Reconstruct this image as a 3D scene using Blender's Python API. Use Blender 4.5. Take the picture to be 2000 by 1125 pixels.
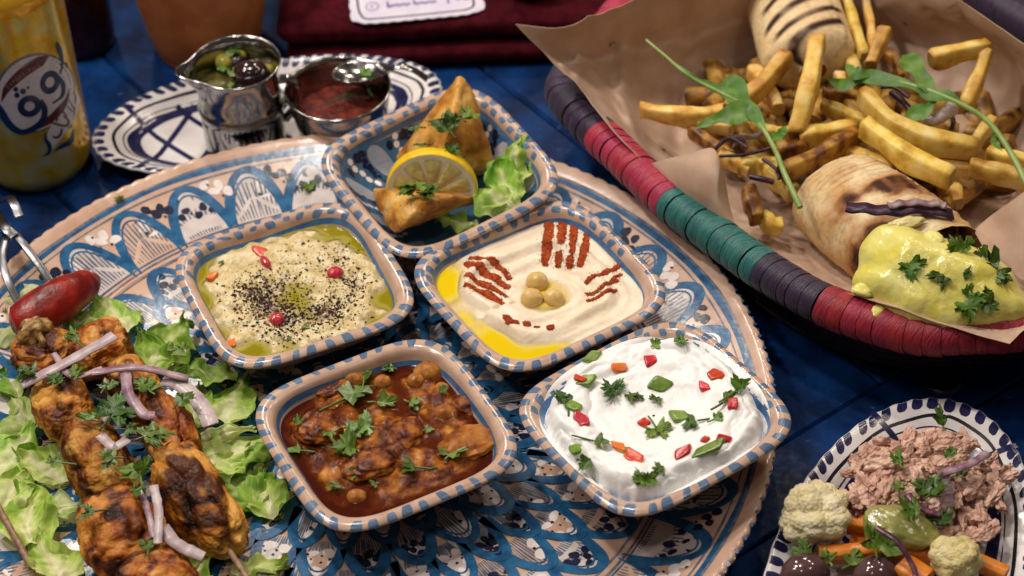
import bpy, math, random
import numpy as np
from mathutils import Matrix, Vector
# ---------------------------------------------------------------- scene, camera, world, lamps (1 unit = 1 cm)
SC = bpy.context.scene
for o in list(bpy.data.objects): bpy.data.objects.remove(o)
COL = SC.collection
R = math.radians
# camera: long lens looking down on the table
TH, ROLL, CAMH, FPX = R(42.4), R(-2.3), 85.0, 4500.0
CAMD = CAMH / math.tan(TH)
CAMP = np.array([0, -CAMD, CAMH])
_c, _s = math.cos(ROLL), math.sin(ROLL)
_r0 = np.array([1., 0, 0]); _u0 = np.array([0, math.sin(TH), math.cos(TH)]); FWD = np.array([0, math.cos(TH), -math.sin(TH)])
RIGHT = _c * _r0 + _s * _u0
UP = -_s * _r0 + _c * _u0
cam_d = bpy.data.cameras.new('camera'); cam = bpy.data.objects.new('camera', cam_d); COL.objects.link(cam)
M = Matrix.Identity(4)
for i in range(3):
    M[i][0] = RIGHT[i]; M[i][1] = UP[i]; M[i][2] = -FWD[i]; M[i][3] = CAMP[i]
cam.matrix_world = M
cam_d.sensor_width = 36; cam_d.lens = 36 * FPX / 2000
cam_d.clip_start = 1; cam_d.clip_end = 2000
cam_d.dof.use_dof = True
cam_d.dof.focus_distance = 115
cam_d.dof.aperture_fstop = 0.082
SC.camera = cam
SC.view_settings.view_transform = 'Standard'; SC.view_settings.look = 'None'
SC.view_settings.exposure = 0; SC.view_settings.gamma = 1
W = bpy.data.worlds.new('World'); SC.world = W; W.use_nodes = True
bg = W.node_tree.nodes['Background']; bg.inputs[0].default_value = (1.0, 0.80, 0.68, 1); bg.inputs[1].default_value = 0.075

def lamp(name, loc, target, energy, size, col, kind='AREA', shape='DISK', spread=None):
    d = bpy.data.lights.new(name, kind); o = bpy.data.objects.new(name, d); COL.objects.link(o)
    d.energy = energy; d.color = col
    if kind == 'AREA':
        d.shape = shape; d.size = size
    else:
        d.shadow_soft_size = size
    o.location = loc
    v = Vector(target) - Vector(loc)
    o.rotation_euler = v.to_track_quat('-Z', 'Y').to_euler()
    return o
WARM, WHITE = (1.0, 0.84, 0.68), (1.0, 0.92, 0.83)
for x, y, z, e_, s_, c_ in ((-50, 22, 108, 104000, 5, WHITE), (-44, 98, 112, 76000, 4, WHITE), (-66, -8, 100, 40000, 5, WHITE), (22, 122, 116, 66000, 4, WARM), (-20, 30, 138, 84000, 5, WHITE),
                            (46, 74, 128, 34000, 4, WARM), (68, 34, 120, 27000, 4, WARM), (54, -30, 125, 20000, 5, WHITE), (-24, -62, 132, 22000, 6, WHITE)):
    lamp('string_bulb', (x, y, z), (0, 0, 3), e_ * 2.35, s_, c_, 'POINT')

# ---------------------------------------------------------------- projection helpers: photograph pixel + height -> place
def at(px, py, z=0.0):
    d = (px - 1000) * RIGHT + (562.5 - py) * UP + FPX * FWD
    t = (z - CAMP[2]) / d[2]
    return CAMP + t * d
def PXCM(p):                                   # photo pixels per cm at a point
    return FPX / float((np.asarray(p) - CAMP) @ FWD)

# ---------------------------------------------------------------- numpy noise
_rng = np.random.RandomState(7)
_perm = np.concatenate([_rng.permutation(256)] * 3)
_grad = _rng.normal(size=(256, 3)); _grad /= np.linalg.norm(_grad, axis=1)[:, None]
def noise(P, scale=1.0, seed=0):
    P = np.asarray(P, float) * scale + seed * 17.31
    sh = P.shape[:-1]; P = P.reshape(-1, 3)
    I = np.floor(P).astype(int); F = P - I; I &= 255
    U = F * F * F * (F * (F * 6 - 15) + 10)
    out = 0
    for dx in (0, 1):
        for dy in (0, 1):
            for dz in (0, 1):
                h = _perm[_perm[_perm[(I[:, 0] + dx) & 255] + ((I[:, 1] + dy) & 255)] + ((I[:, 2] + dz) & 255)]
                g = _grad[h]
                dot = g[:, 0] * (F[:, 0] - dx) + g[:, 1] * (F[:, 1] - dy) + g[:, 2] * (F[:, 2] - dz)
                w = (U[:, 0] if dx else 1 - U[:, 0]) * (U[:, 1] if dy else 1 - U[:, 1]) * (U[:, 2] if dz else 1 - U[:, 2])
                out = out + w * dot
    return out.reshape(sh)
def fbm(P, scale=1.0, seed=0, octv=4, gain=.5):
    a, s, t = 1.0, scale, 0
    for k in range(octv):
        t = t + a * noise(P, s, seed + k * 3); a *= gain; s *= 2.03
    return t
def worley(P, scale=1.0, seed=0):
    P = np.asarray(P, float) * scale; sh = P.shape[:-1]; P = P.reshape(-1, 3)
    I = np.floor(P).astype(int); best = np.full(len(P), 9.)
    for dx in (-1, 0, 1):
        for dy in (-1, 0, 1):
            for dz in (-1, 0, 1):
                J = I + (dx, dy, dz)
                h = (J[:, 0] * 73856093 ^ J[:, 1] * 19349663 ^ J[:, 2] * 83492791 ^ (seed * 2654435)) & 0x7fffffff
                a = np.stack([(h % 1009) / 1009., (h // 1009 % 1013) / 1013., (h // 97 % 997) / 997.], 1)
                best = np.minimum(best, np.linalg.norm(J + a - P, axis=1))
    return best.reshape(sh)
def sstep(a, b, x):
    t = np.clip((x - a) / (b - a), 0, 1); return t * t * (3 - 2 * t)

# ---------------------------------------------------------------- objects
class MB:
    """collects shapes into one mesh"""
    def __init__(s): s.v = []; s.f = []; s.m = []; s.c = []; s.n = 0
    def add(s, V, F, mi=0, col=None):
        V = np.asarray(V, float).reshape(-1, 3)
        s.v.append(V)
        for f in F: s.f.append(tuple(int(i) + s.n for i in f)); s.m.append(mi)
        if col is None: col = np.ones((len(V), 3)) * .5
        col = np.asarray(col, float)
        if col.ndim == 1: col = np.tile(col, (len(V), 1))
        s.c.append(col)
        s.n += len(V); return s
    def grid(s, P, cu=False, cv=False, mi=0, col=None):
        P = np.asarray(P, float); nu, nv = P.shape[:2]
        F = gridfaces(nu, nv, cu, cv)
        return s.add(P.reshape(-1, 3), F, mi, None if col is None else np.asarray(col).reshape(-1, 3) if np.asarray(col).ndim > 1 else col)
    def V(s): return np.concatenate(s.v)
def gridfaces(nu, nv, cu=False, cv=False):
    iu = np.arange(nu if cu else nu - 1); iv = np.arange(nv if cv else nv - 1)
    A, B = np.meshgrid(iu, iv, indexing='ij'); A2 = (A + 1) % nu; B2 = (B + 1) % nv
    return np.stack([A * nv + B, A2 * nv + B, A2 * nv + B2, A * nv + B2], -1).reshape(-1, 4)

def link_mesh(name, V, F, mats, base, parent=None, mi=None, col=None, smooth=True):
    me = bpy.data.meshes.new(name)
    V = np.asarray(V, float) - base
    me.from_pydata(V.tolist(), [], [tuple(map(int, f)) for f in F])
    if not isinstance(mats, (list, tuple)): mats = [mats]
    for m in mats: me.materials.append(m)
    if mi is not None and len(mats) > 1: me.polygons.foreach_set('material_index', np.asarray(mi, np.int32))
    me.polygons.foreach_set('use_smooth', np.full(len(me.polygons), smooth))
    if col is not None:
        a = me.attributes.new('Col', 'FLOAT_COLOR', 'POINT')
        a.data.foreach_set('color', np.c_[col, np.ones(len(col))].astype(np.float32).ravel())
    me.update()
    o = bpy.data.objects.new(name, me); COL.objects.link(o)
    if parent is not None: o.parent = parent
    return o
def tag(o, label, cat, group=None, kind=None):
    if label: o['label'] = label
    if cat: o['category'] = cat
    if group: o['group'] = group
    if kind: o['kind'] = kind
    return o
def thing(name, loc, label, cat, group=None):
    o = bpy.data.objects.new(name, None); COL.objects.link(o)
    o.empty_display_size = 1; o.location = [float(x) for x in loc]
    o['_b'] = [float(x) for x in loc]
    return tag(o, label, cat, group)
def wbase(o):
    b = np.zeros(3)
    while o is not None:
        if '_b' in o: return b + np.array(o['_b'][:])
        o = o.parent
    return b
def solo(name, mb, mats, label, cat, group=None, kind=None, smooth=True, usecol=False):
    """one mesh that is a thing of its own"""
    V = mb.V(); lo, hi = V.min(0), V.max(0); base = np.array([(lo[0] + hi[0]) / 2, (lo[1] + hi[1]) / 2, lo[2]])
    o = link_mesh(name, V, mb.f, mats, base, None, mb.m, np.concatenate(mb.c) if usecol else None, smooth)
    o.location = base; o['_b'] = [float(x) for x in base]
    return tag(o, label, cat, group, kind)
def part(name, mb, mats, parent, label=None, kind=None, smooth=True, usecol=False):
    o = link_mesh(name, mb.V(), mb.f, mats, wbase(parent), parent, mb.m, np.concatenate(mb.c) if usecol else None, smooth)
    if label: o['label'] = label
    if kind: o['kind'] = kind
    return o

# ---------------------------------------------------------------- shapes
def frames(P):
    P = np.asarray(P, float); n = len(P)
    T = np.gradient(P, axis=0); T /= np.linalg.norm(T, axis=1)[:, None] + 1e-12
    up = np.array([0, 0, 1.]) if abs(T[0][2]) < .9 else np.array([1., 0, 0])
    N = np.zeros_like(P); x = up - T[0] * (up @ T[0]); N[0] = x / np.linalg.norm(x)
    for i in range(1, n):
        x = N[i - 1] - T[i] * (N[i - 1] @ T[i]); N[i] = x / (np.linalg.norm(x) + 1e-12)
    return T, N, np.cross(T, N)
def spline(pts, n=24):
    P = np.asarray(pts, float)
    if len(P) == 2: return P[0] + np.linspace(0, 1, n)[:, None] * (P[1] - P[0])
    Q = np.vstack([2 * P[0] - P[1], P, 2 * P[-1] - P[-2]])
    t = np.linspace(0, len(P) - 1, n); i = np.minimum(t.astype(int), len(P) - 2); f = (t - i)[:, None]
    a, b, c, d = Q[i], Q[i + 1], Q[i + 2], Q[i + 3]
    return .5 * ((2 * b) + (-a + c) * f + (2 * a - 5 * b + 4 * c - d) * f ** 2 + (-a + 3 * b - 3 * c + d) * f ** 3)
def tube(mb, P, rad, k=10, mi=0, col=None, cap=True, prof=None):
    """round (or profiled) tube along a path"""
    P = np.asarray(P, float); T, N, B = frames(P); rad = np.broadcast_to(np.asarray(rad, float), (len(P),))
    a = np.linspace(0, 2 * np.pi, k, endpoint=False)
    cx, cy = (np.cos(a), np.sin(a)) if prof is None else (np.asarray(prof)[:, 0], np.asarray(prof)[:, 1])
    k = len(cx)
    G = P[:, None] + rad[:, None, None] * (N[:, None] * cx[None, :, None] + B[:, None] * cy[None, :, None])
    mb.grid(G, False, True, mi, col)
    if cap:
        n0 = mb.n
        mb.add(np.vstack([P[0], G[0], P[-1], G[-1]]),
               [(0, 1 + (j + 1) % k, 1 + j) for j in range(k)] + [(k + 1, k + 2 + j, k + 2 + (j + 1) % k) for j in range(k)], mi, col)
    return G
def lathe(mb, prof, c, k=64, mi=0, col=None, sx=1, sy=1, rot=0.0):
    """prof: list of (r,z)"""
    a = np.linspace(0, 2 * np.pi, k, endpoint=False)
    pr = np.asarray(prof, float)
    x = pr[:, None, 0] * np.cos(a)[None] * sx; y = pr[:, None, 0] * np.sin(a)[None] * sy
    X = c[0] + x * math.cos(rot) - y * math.sin(rot); Y = c[1] + x * math.sin(rot) + y * math.cos(rot)
    Z = c[2] + np.broadcast_to(pr[:, None, 1], X.shape)
    mb.grid(np.stack([X, Y, Z], -1), False, True, mi, col)
def smoothprof(p, n=40):
    q = spline(np.c_[np.asarray(p, float), np.zeros(len(p))], n); return q[:, :2]
_ico = {}
def ico(sub=3):
    if sub in _ico: return _ico[sub]
    t = (1 + 5 ** .5) / 2
    V = [(-1, t, 0), (1, t, 0), (-1, -t, 0), (1, -t, 0), (0, -1, t), (0, 1, t), (0, -1, -t), (0, 1, -t), (t, 0, -1), (t, 0, 1), (-t, 0, -1), (-t, 0, 1)]
    V = [np.array(v) / np.linalg.norm(v) for v in V]
    F = [(0, 11, 5), (0, 5, 1), (0, 1, 7), (0, 7, 10), (0, 10, 11), (1, 5, 9), (5, 11, 4), (11, 10, 2), (10, 7, 6), (7, 1, 8), (3, 9, 4), (3, 4, 2), (3, 2, 6), (3, 6, 8), (3, 8, 9), (4, 9, 5), (2, 4, 11), (6, 2, 10), (8, 6, 7), (9, 8, 1)]
    for _ in range(sub):
        cache = {}; G = []
        def mid(a, b):
            k = (min(a, b), max(a, b))
            if k not in cache:
                m = V[a] + V[b]; V.append(m / np.linalg.norm(m)); cache[k] = len(V) - 1
            return cache[k]
        for a, b, c in F:
            d, e, f = mid(a, b), mid(b, c), mid(c, a)
            G += [(a, d, f), (b, e, d), (c, f, e), (d, e, f)]
        F = G
    _ico[sub] = (np.array(V), F); return _ico[sub]
def rotm(rx=0, ry=0, rz=0):
    cx, sx, cy, sy, cz, sz = math.cos(rx), math.sin(rx), math.cos(ry), math.sin(ry), math.cos(rz), math.sin(rz)
    return np.array([[cz, -sz, 0], [sz, cz, 0], [0, 0, 1]]) @ np.array([[cy, 0, sy], [0, 1, 0], [-sy, 0, cy]]) @ np.array([[1, 0, 0], [0, cx, -sx], [0, sx, cx]])
def blob(mb, c, rad, rot=None, sub=3, amp=.1, sc=1.0, seed=0, mi=0, col=None, flat=None, fn=None):
    V, F = ico(sub); rad = np.broadcast_to(np.asarray(rad, float), (3,))
    d = 1 + amp * fbm(V, sc, seed, 3)
    if fn is not None: d = d + fn(V)
    X = V * d[:, None] * rad
    if flat is not None: X[:, 2] = np.maximum(X[:, 2], flat)
    if rot is not None: X = X @ np.asarray(rot).T
    mb.add(X + np.asarray(c), F, mi, col(V) if callable(col) else col)
def rbox(mb, c, size, rot=None, bev=.1, mi=0, col=None, jit=0, seed=0):
    """bevelled box"""
    hx, hy, hz = [s / 2 for s in size]; b = min(bev, .49 * min(size))
    V = []; ids = {}
    for sx in (-1, 1):
        for sy in (-1, 1):
            for sz in (-1, 1):
                for ax in range(3):
                    p = [sx * (hx - b), sy * (hy - b), sz * (hz - b)]
                    p[ax] = (sx * hx, sy * hy, sz * hz)[ax]
                    ids[(sx, sy, sz, ax)] = len(V); V.append(p)
    F = []
    for ax in range(3):
        o = [i for i in range(3) if i != ax]
        for s in (-1, 1):
            q = []
            for (a, bb) in ((-1, -1), (1, -1), (1, 1), (-1, 1)):
                k = [0, 0, 0]; k[ax] = s; k[o[0]] = a; k[o[1]] = bb; q.append(ids[(*k, ax)])
            F.append(q if (s > 0) == (ax != 1) else q[::-1])
    for ax in range(3):
        o = [i for i in range(3) if i != ax]
        for a in (-1, 1):
            for bb in (-1, 1):
                def K(t, w):
                    k = [0, 0, 0]; k[ax] = t; k[o[0]] = a; k[o[1]] = bb; return ids[(*k, w)]
                q = [K(-1, o[0]), K(1, o[0]), K(1, o[1]), K(-1, o[1])]
                F.append(q)
    for sx in (-1, 1):
        for sy in (-1, 1):
            for sz in (-1, 1): F.append([ids[(sx, sy, sz, a)] for a in range(3)])
    V = np.array(V, float)
    G = []
    for f in F:                                   # orient outwards
        f = list(f); p = V[f]; n = np.cross(p[1] - p[0], p[2] - p[0])
        if n @ p.mean(0) < 0: f = f[::-1]
        G.append(f)
    if jit: V = V + jit * noise(np.repeat(V[::3], 3, 0)[:len(V)] * 0 + V, 1 / max(size), seed)[:, None] * np.array([1, -1, .7])
    if rot is not None: V = V @ np.asarray(rot).T
    mb.add(V + np.asarray(c), G, mi, col)
def roundsq(n, h, k=96, hy=None):
    """superellipse outline with evenly spaced points"""
    a = np.linspace(0, 2 * np.pi, 2000, endpoint=False)
    ca, sa = np.cos(a), np.sin(a)
    rr = (abs(ca) ** n + abs(sa) ** n) ** (-1 / n)
    P = np.c_[ca * rr * h, sa * rr * (hy or h)]
    L = np.r_[0, np.cumsum(np.linalg.norm(np.diff(np.vstack([P, P[:1]]), axis=0), axis=1))]
    t = np.linspace(0, L[-1], k, endpoint=False)
    Q = np.vstack([P, P[:1]])
    return np.c_[np.interp(t, L, Q[:, 0]), np.interp(t, L, Q[:, 1])]

# ---------------------------------------------------------------- materials
def lin(h):
    h = h.lstrip('#'); c = [int(h[i:i + 2], 16) / 255 for i in (0, 2, 4)]
    return tuple(x / 12.92 if x <= .04045 else ((x + .055) / 1.055) ** 2.4 for x in c)
_mats = {}
def mat(name, c1, c2=None, sc=1.0, ramp=None, rough=.5, spec=.5, metal=0, bump=0, bsc=None, bdet=4, sss=0, ssr=(1, .4, .2), sssc=.3,
        coat=0, crough=.1, orand=0, trans=0, ior=1.45, alpha=1, srot=None, col=False, sheen=0, detail=5, speck=None, rvar=0, thin=0, stretch=None, colmix=None, dist=0):
    """procedural principled material: two colours mixed by noise (or a ramp), optional vertex colour, fine bump"""
    m = bpy.data.materials.new(name); m.use_nodes = True; nt = m.node_tree; N = nt.nodes; L = nt.links
    b = N['Principled BSDF']; I = b.inputs
    tc = N.new('ShaderNodeTexCoord'); vec = tc.outputs['Object']
    if stretch is not None:
        mp = N.new('ShaderNodeMapping'); mp.inputs['Scale'].default_value = stretch; mp.vector_type = 'TEXTURE' if srot is not None else 'POINT'
        if srot is not None: mp.inputs['Rotation'].default_value = (0, 0, srot); mp.inputs['Scale'].default_value = [1 / v_ for v_ in stretch]
        L.new(vec, mp.inputs[0]); vec = mp.outputs[0]
    src = None
    def rgba(c): return (*c[:3], 1)
    if c2 is not None or ramp is not None:
        nz = N.new('ShaderNodeTexNoise'); nz.inputs['Scale'].default_value = sc; nz.inputs['Detail'].default_value = detail; nz.inputs['Distortion'].default_value = dist
        L.new(vec, nz.inputs['Vector'])
        cr = N.new('ShaderNodeValToRGB'); e = cr.color_ramp.elements
        st = [(.5 + (p_ - .5) * .52, c_) for p_, c_ in ramp] if ramp is not None else [(.38, c1), (.62, c2)]
        e[0].position = st[0][0]; e[0].color = rgba(st[0][1]); e[1].position = st[-1][0]; e[1].color = rgba(st[-1][1])
        for p, c in st[1:-1]:
            q = e.new(p); q.color = rgba(c)
        L.new(nz.outputs[0], cr.inputs[0]); src = cr.outputs[0]
    else:
        I['Base Color'].default_value = rgba(c1)
    if col:
        va = N.new('ShaderNodeAttribute'); va.attribute_name = 'Col'
        if src is None: src = va.outputs['Color']
        else:
            mx = N.new('ShaderNodeMix'); mx.data_type = 'RGBA'; mx.blend_type = 'OVERLAY' if colmix is None else colmix; mx.inputs[0].default_value = 1
            L.new(va.outputs['Color'], mx.inputs[6]); L.new(src, mx.inputs[7]); src = mx.outputs[2]
    if speck is not None:                          # (colour, scale, threshold)
        vo = N.new('ShaderNodeTexNoise'); vo.inputs['Scale'].default_value = speck[1]; vo.inputs['Detail'].default_value = 2
        L.new(tc.outputs['Object'], vo.inputs['Vector'])
        mr = N.new('ShaderNodeMapRange'); mr.inputs[1].default_value = speck[2]; mr.inputs[2].default_value = speck[2] + .06
        L.new(vo.outputs[0], mr.inputs[0])
        mx = N.new('ShaderNodeMix'); mx.data_type = 'RGBA'; L.new(mr.outputs[0], mx.inputs[0])
        if src is not None: L.new(src, mx.inputs[6])
        else: mx.inputs[6].default_value = rgba(c1)
        mx.inputs[7].default_value = rgba(speck[0]); src = mx.outputs[2]
    if orand:                                      # every piece a little lighter or darker, warmer or cooler
        oi = N.new('ShaderNodeObjectInfo'); hs = N.new('ShaderNodeHueSaturation')
        m1 = N.new('ShaderNodeMapRange'); m1.inputs[3].default_value = 1 - orand; m1.inputs[4].default_value = 1 + orand * .8
        m2 = N.new('ShaderNodeMath'); m2.operation = 'MULTIPLY'; m2.inputs[1].default_value = 7.31; m3 = N.new('ShaderNodeMath'); m3.operation = 'FRACT'
        m4 = N.new('ShaderNodeMapRange'); m4.inputs[3].default_value = .5 - orand * .06; m4.inputs[4].default_value = .5 + orand * .06
        L.new(oi.outputs['Random'], m1.inputs[0]); L.new(m1.outputs[0], hs.inputs['Value'])
        L.new(oi.outputs['Random'], m2.inputs[0]); L.new(m2.outputs[0], m3.inputs[0]); L.new(m3.outputs[0], m4.inputs[0]); L.new(m4.outputs[0], hs.inputs['Hue'])
        if src is not None: L.new(src, hs.inputs['Color'])
        else: hs.inputs['Color'].default_value = rgba(c1)
        src = hs.outputs[0]
    if src is not None: L.new(src, I['Base Color'])
    I['Roughness'].default_value = rough; I['Metallic'].default_value = metal
    I['Specular IOR Level'].default_value = spec; I['IOR'].default_value = ior
    if rvar:
        nr = N.new('ShaderNodeTexNoise'); nr.inputs['Scale'].default_value = (bsc or sc) * 1.3; nr.inputs['Detail'].default_value = 4
        L.new(tc.outputs['Object'], nr.inputs['Vector'])
        mr = N.new('ShaderNodeMapRange'); mr.inputs[1].default_value = .3; mr.inputs[2].default_value = .7
        mr.inputs[3].default_value = max(.02, rough - rvar); mr.inputs[4].default_value = min(1, rough + rvar)
        L.new(nr.outputs[0], mr.inputs[0]); L.new(mr.outputs[0], I['Roughness'])
    if sss:
        I['Subsurface Weight'].default_value = sss; I['Subsurface Radius'].default_value = ssr; I['Subsurface Scale'].default_value = sssc
    if coat: I['Coat Weight'].default_value = coat; I['Coat Roughness'].default_value = crough
    if trans: I['Transmission Weight'].default_value = trans
    if sheen: I['Sheen Weight'].default_value = sheen
    if alpha < 1: I['Alpha'].default_value = alpha
    if bump:
        nb = N.new('ShaderNodeTexNoise'); nb.inputs['Scale'].default_value = bsc or sc * 4; nb.inputs['Detail'].default_value = bdet
        L.new(vec, nb.inputs['Vector'])
        bp = N.new('ShaderNodeBump'); bp.inputs['Strength'].default_value = 1; bp.inputs['Distance'].default_value = bump
        L.new(nb.outputs[0], bp.inputs['Height']); L.new(bp.outputs[0], I['Normal'])
        if coat: L.new(bp.outputs[0], I['Coat Normal'])
    if thin:                                       # thin leaf: light shines through
        out = N['Material Output']; tr = N.new('ShaderNodeBsdfTranslucent'); ms = N.new('ShaderNodeMixShader')
        ms.inputs[0].default_value = thin
        if src is not None: L.new(src, tr.inputs[0])
        else: tr.inputs[0].default_value = rgba(c1)
        L.new(b.outputs[0], ms.inputs[1]); L.new(tr.outputs[0], ms.inputs[2]); L.new(ms.outputs[0], out.inputs['Surface'])
    return m
def matr(r, *a, **k): return mat(*a, orand=r, **k)
rnd = random.Random(11)
# ================================================================ SETTING: blue painted plank table
TR = R(35.5); TU = np.array([math.cos(TR), math.sin(TR), 0]); TV = np.array([-math.sin(TR), math.cos(TR), 0])
m_table = mat('blue_paint', None, ramp=[(.25, (.0008, .010, .046)), (.5, (.001, .018, .085)), (.72, (.0015, .03, .13))], sc=.35, rough=.5, spec=.16, bump=.03, bsc=2.2, rvar=.12,
              stretch=None, speck=((.02, .07, .16), 1.4, .70))
m_gap = mat('table_underside', (.002, .004, .012), rough=.8)
m_bolt = mat('black_bolt', (.012, .013, .016), rough=.35, bump=.01, bsc=6)
m_scuff = mat('worn_paint', (.10, .11, .15), (.03, .05, .12), sc=3, rough=.7)
tbl = thing('table', (0, 0, -2.2), None, None); tbl['kind'] = 'structure'
def plank(u0, u1, v0, v1, z1=0.0, bev=.22, seed=0):
    mb = MB(); g = .02
    rbox(mb, ((u0 + u1) / 2 * TU + (v0 + v1) / 2 * TV + np.array([0, 0, z1 - 1])), (u1 - u0 - 2 * g, v1 - v0 - 2 * g, 2), rotm(0, 0, TR), bev)
    o = part('plank', mb, m_table, tbl, smooth=False)
    return o
seams = [-68, -59.2, -50.5, -41.8, -33, -24.3, -15.6, -6.87, 1.87, 10.62, 19.3, 28, 36.8, 45.5, 54.2, 63]
for i in range(len(seams) - 1): plank(seams[i], seams[i + 1], -17.98, 75, -.02 * (i % 3), .2)
plank(-75, 75, -22.12, -17.98, .0, .1)
plank(-75, 75, -30.2, -22.12, -.10, .16); plank(-75, 75, -38.3, -30.2, 0, .12)
mb = MB(); rbox(mb, (0, 0, -2.35), (300, 300, .3), rotm(0, 0, TR), .05)
o = part('under_frame', mb, m_gap, tbl, smooth=False)
p = at(1840, 745, 0); mb = MB()
lathe(mb, [(0.0, .10), (.42, .10), (.5, .17), (.78, .2), (.95, .12), (1.02, -.02)], p, 40)
solo('bolt_head', mb, m_bolt, 'black round bolt head set into the blue table beside the salad plate', 'bolt')
mb = MB(); rs = np.random.RandomState(3)
for k in range(46):
    q = at(1903 + rs.normal(0, 9), 707 + rs.normal(0, 6), .004); r = .05 + .10 * rs.rand()
    a = np.linspace(0, 6.28, 7)[:-1]; V = np.c_[q[0] + np.cos(a) * r * (1 + .4 * rs.rand(6)), q[1] + np.sin(a) * r * (1 + .4 * rs.rand(6)), np.full(6, .004 + .0006 * k)]
    mb.add(V, [tuple(range(6))])
part('paint_scuff', mb, m_scuff, tbl, kind='stuff')

# ================================================================ painted strokes that follow a glazed surface
GLAZE = dict(rough=.19, spec=.5, bump=.012, bsc=1.1, bdet=3)
def ribbon(mb, S, pts, w, lift, mi, n=None, closed=False):
    """flat brush stroke: pts (k,2) in surface parameters, S(uv)->xyz, w width (scalar or per point)"""
    P = np.asarray(pts, float)
    w = np.broadcast_to(np.asarray(w, float), (len(P),))
    D = np.gradient(P, axis=0); D /= np.linalg.norm(D, axis=1)[:, None] + 1e-9
    Nn = np.c_[-D[:, 1], D[:, 0]]
    G = P[:, None] + Nn[:, None] * (np.array([-.5, 0, .5])[None, :, None] * w[:, None, None])
    X = S(G.reshape(-1, 2)).reshape(len(P), 3, 3); X[..., 2] += lift
    mb.grid(X, False, False, mi)
def dot(mb, S, c, r, lift, mi, asp=1.0, ang=0.0, k=12, rs=rnd):
    a = np.linspace(0, 2 * np.pi, k, endpoint=False)
    x = np.cos(a) * r * asp; y = np.sin(a) * r
    j = 1 + .12 * np.sin(2 * a + rs.random() * 6) + .08 * np.sin(3 * a + rs.random() * 6)
    x, y = x * j, y * j
    V = np.c_[c[0] + x * math.cos(ang) - y * math.sin(ang), c[1] + x * math.sin(ang) + y * math.cos(ang)]
    V = np.vstack([[c], V]); X = S(V); X[:, 2] += lift
    mb.add(X, [(0, 1 + i, 1 + (i + 1) % k) for i in range(k)], mi)

# ================================================================ big round platter
PC = np.array([-8.8, -11.3, 0.0]); PR = 21.74
pprof = [(0, 1.2), (13.5, 1.2), (15.5, 1.32), (17.5, 1.68), (19.5, 2.25), (21.2, 2.95)]
def pz(r): return np.interp(r, [0, 13.2, 14.5, 16, 17.5, 19, 20.3, 21.4, 23], [1.2, 1.2, 1.25, 1.4, 1.69, 2.1, 2.58, 3.02, 3.6])
_rr = np.linspace(0, 23, 400); _zz = pz(_rr); _zz = np.convolve(np.pad(_zz, 14, 'edge'), np.ones(29) / 29, 'valid')
def pz(r): return np.interp(r, _rr, _zz)
def PS(uv):
    r = np.hypot(uv[:, 0], uv[:, 1]); return np.c_[uv[:, 0] + PC[0], uv[:, 1] + PC[1], pz(r)]
def pS(r, a): return np.c_[r * np.cos(a), r * np.sin(a)]
m_clay = mat('peach_glaze', (.52, .325, .235), (.60, .41, .31), sc=.8, speck=((.16, .07, .04), 3.2, .74), **GLAZE)
m_pblue = mat('blue_brush', (.010, .068, .175), (.024, .128, .275), sc=1.6, **GLAZE)
m_pgrey = mat('grey_blue_brush', (.085, .10, .145), (.19, .20, .24), sc=2.2, **GLAZE)
m_pwash = mat('pale_pink_wash', (.52, .46, .44), (.62, .55, .53), sc=1.2, **GLAZE)
m_pwhite = mat('white_brush', (.80, .72, .70), (.70, .62, .60), sc=2, **GLAZE)
m_pdark = mat('ink_brush', (.006, .009, .028), (.012, .018, .05), sc=2, **GLAZE)
plat = thing('platter', (PC[0], PC[1], 0), 'big round terracotta platter hand-painted with blue fish-scale arches, under the square bowls', 'platter')
mb = MB(); K = 900
a = np.linspace(0, 2 * np.pi, K, endpoint=False)
rs_ = np.r_[np.linspace(.01, 13, 10), np.linspace(13.6, 21.0, 34)]
rows = [np.stack([PC[0] + r * np.cos(a), PC[1] + r * np.sin(a), np.full(K, pz(r))], -1) for r in rs_]
sc_ = np.clip(np.abs(np.sin(a * 78)) ** .7, 0, 1)          # pinched, scalloped lip
lip = [(21.35, 3.05, 0), (21.62, 3.12, .4), (21.78, 3.02, .9), (21.82, 2.86, 1), (21.7, 2.6, .7), (21.2, 2.25, 0), (19, 1.4, 0), (15.5, .5, 0), (13, .0, 0), (12.4, 0, 0), (12, .5, 0), (0.01, .6, 0)]
for r, z, s in lip:
    rr = r - s * .16 * (1 - sc_) * (1 + .3 * np.sin(a * 7)); zz = z - s * .05 * (1 - sc_)
    rows.append(np.stack([PC[0] + rr * np.cos(a), PC[1] + rr * np.sin(a), zz], -1))
mb.grid(np.array(rows)[::-1], False, True)
part('dish', mb, m_clay, plat)
mb = MB(); mats = [m_pblue, m_pgrey, m_pwash, m_pwhite, m_pdark, m_clay]
BL, GR, WA, WH, DK, CL = range(6)
r_ = random.Random(5)
def jit(s): return r_.gauss(0, s)
def ring(r, w, lift, mi, wob=.05, dash=1):
    n = 700; aa = np.linspace(0, 2 * np.pi, n)
    rr = r + wob * np.sin(3 * aa + r) + wob * .6 * np.sin(11 * aa + 2 * r); ww = w * (1 + .25 * np.sin(5 * aa + r * 3) + .15 * np.sin(23 * aa))
    ribbon(mb, PS, pS(rr, aa), ww, lift, mi)
ring(20.80, .30, .010, GR, .06); ring(20.66, .26, .013, BL, .07); ring(20.30, .10, .012, GR, .03); ring(16.86, .10, .031, BL, .03)
ring(16.62, .13, .030, GR); ring(16.22, .13, .030, GR)
ring(16.42, .22, .028, CL)
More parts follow.
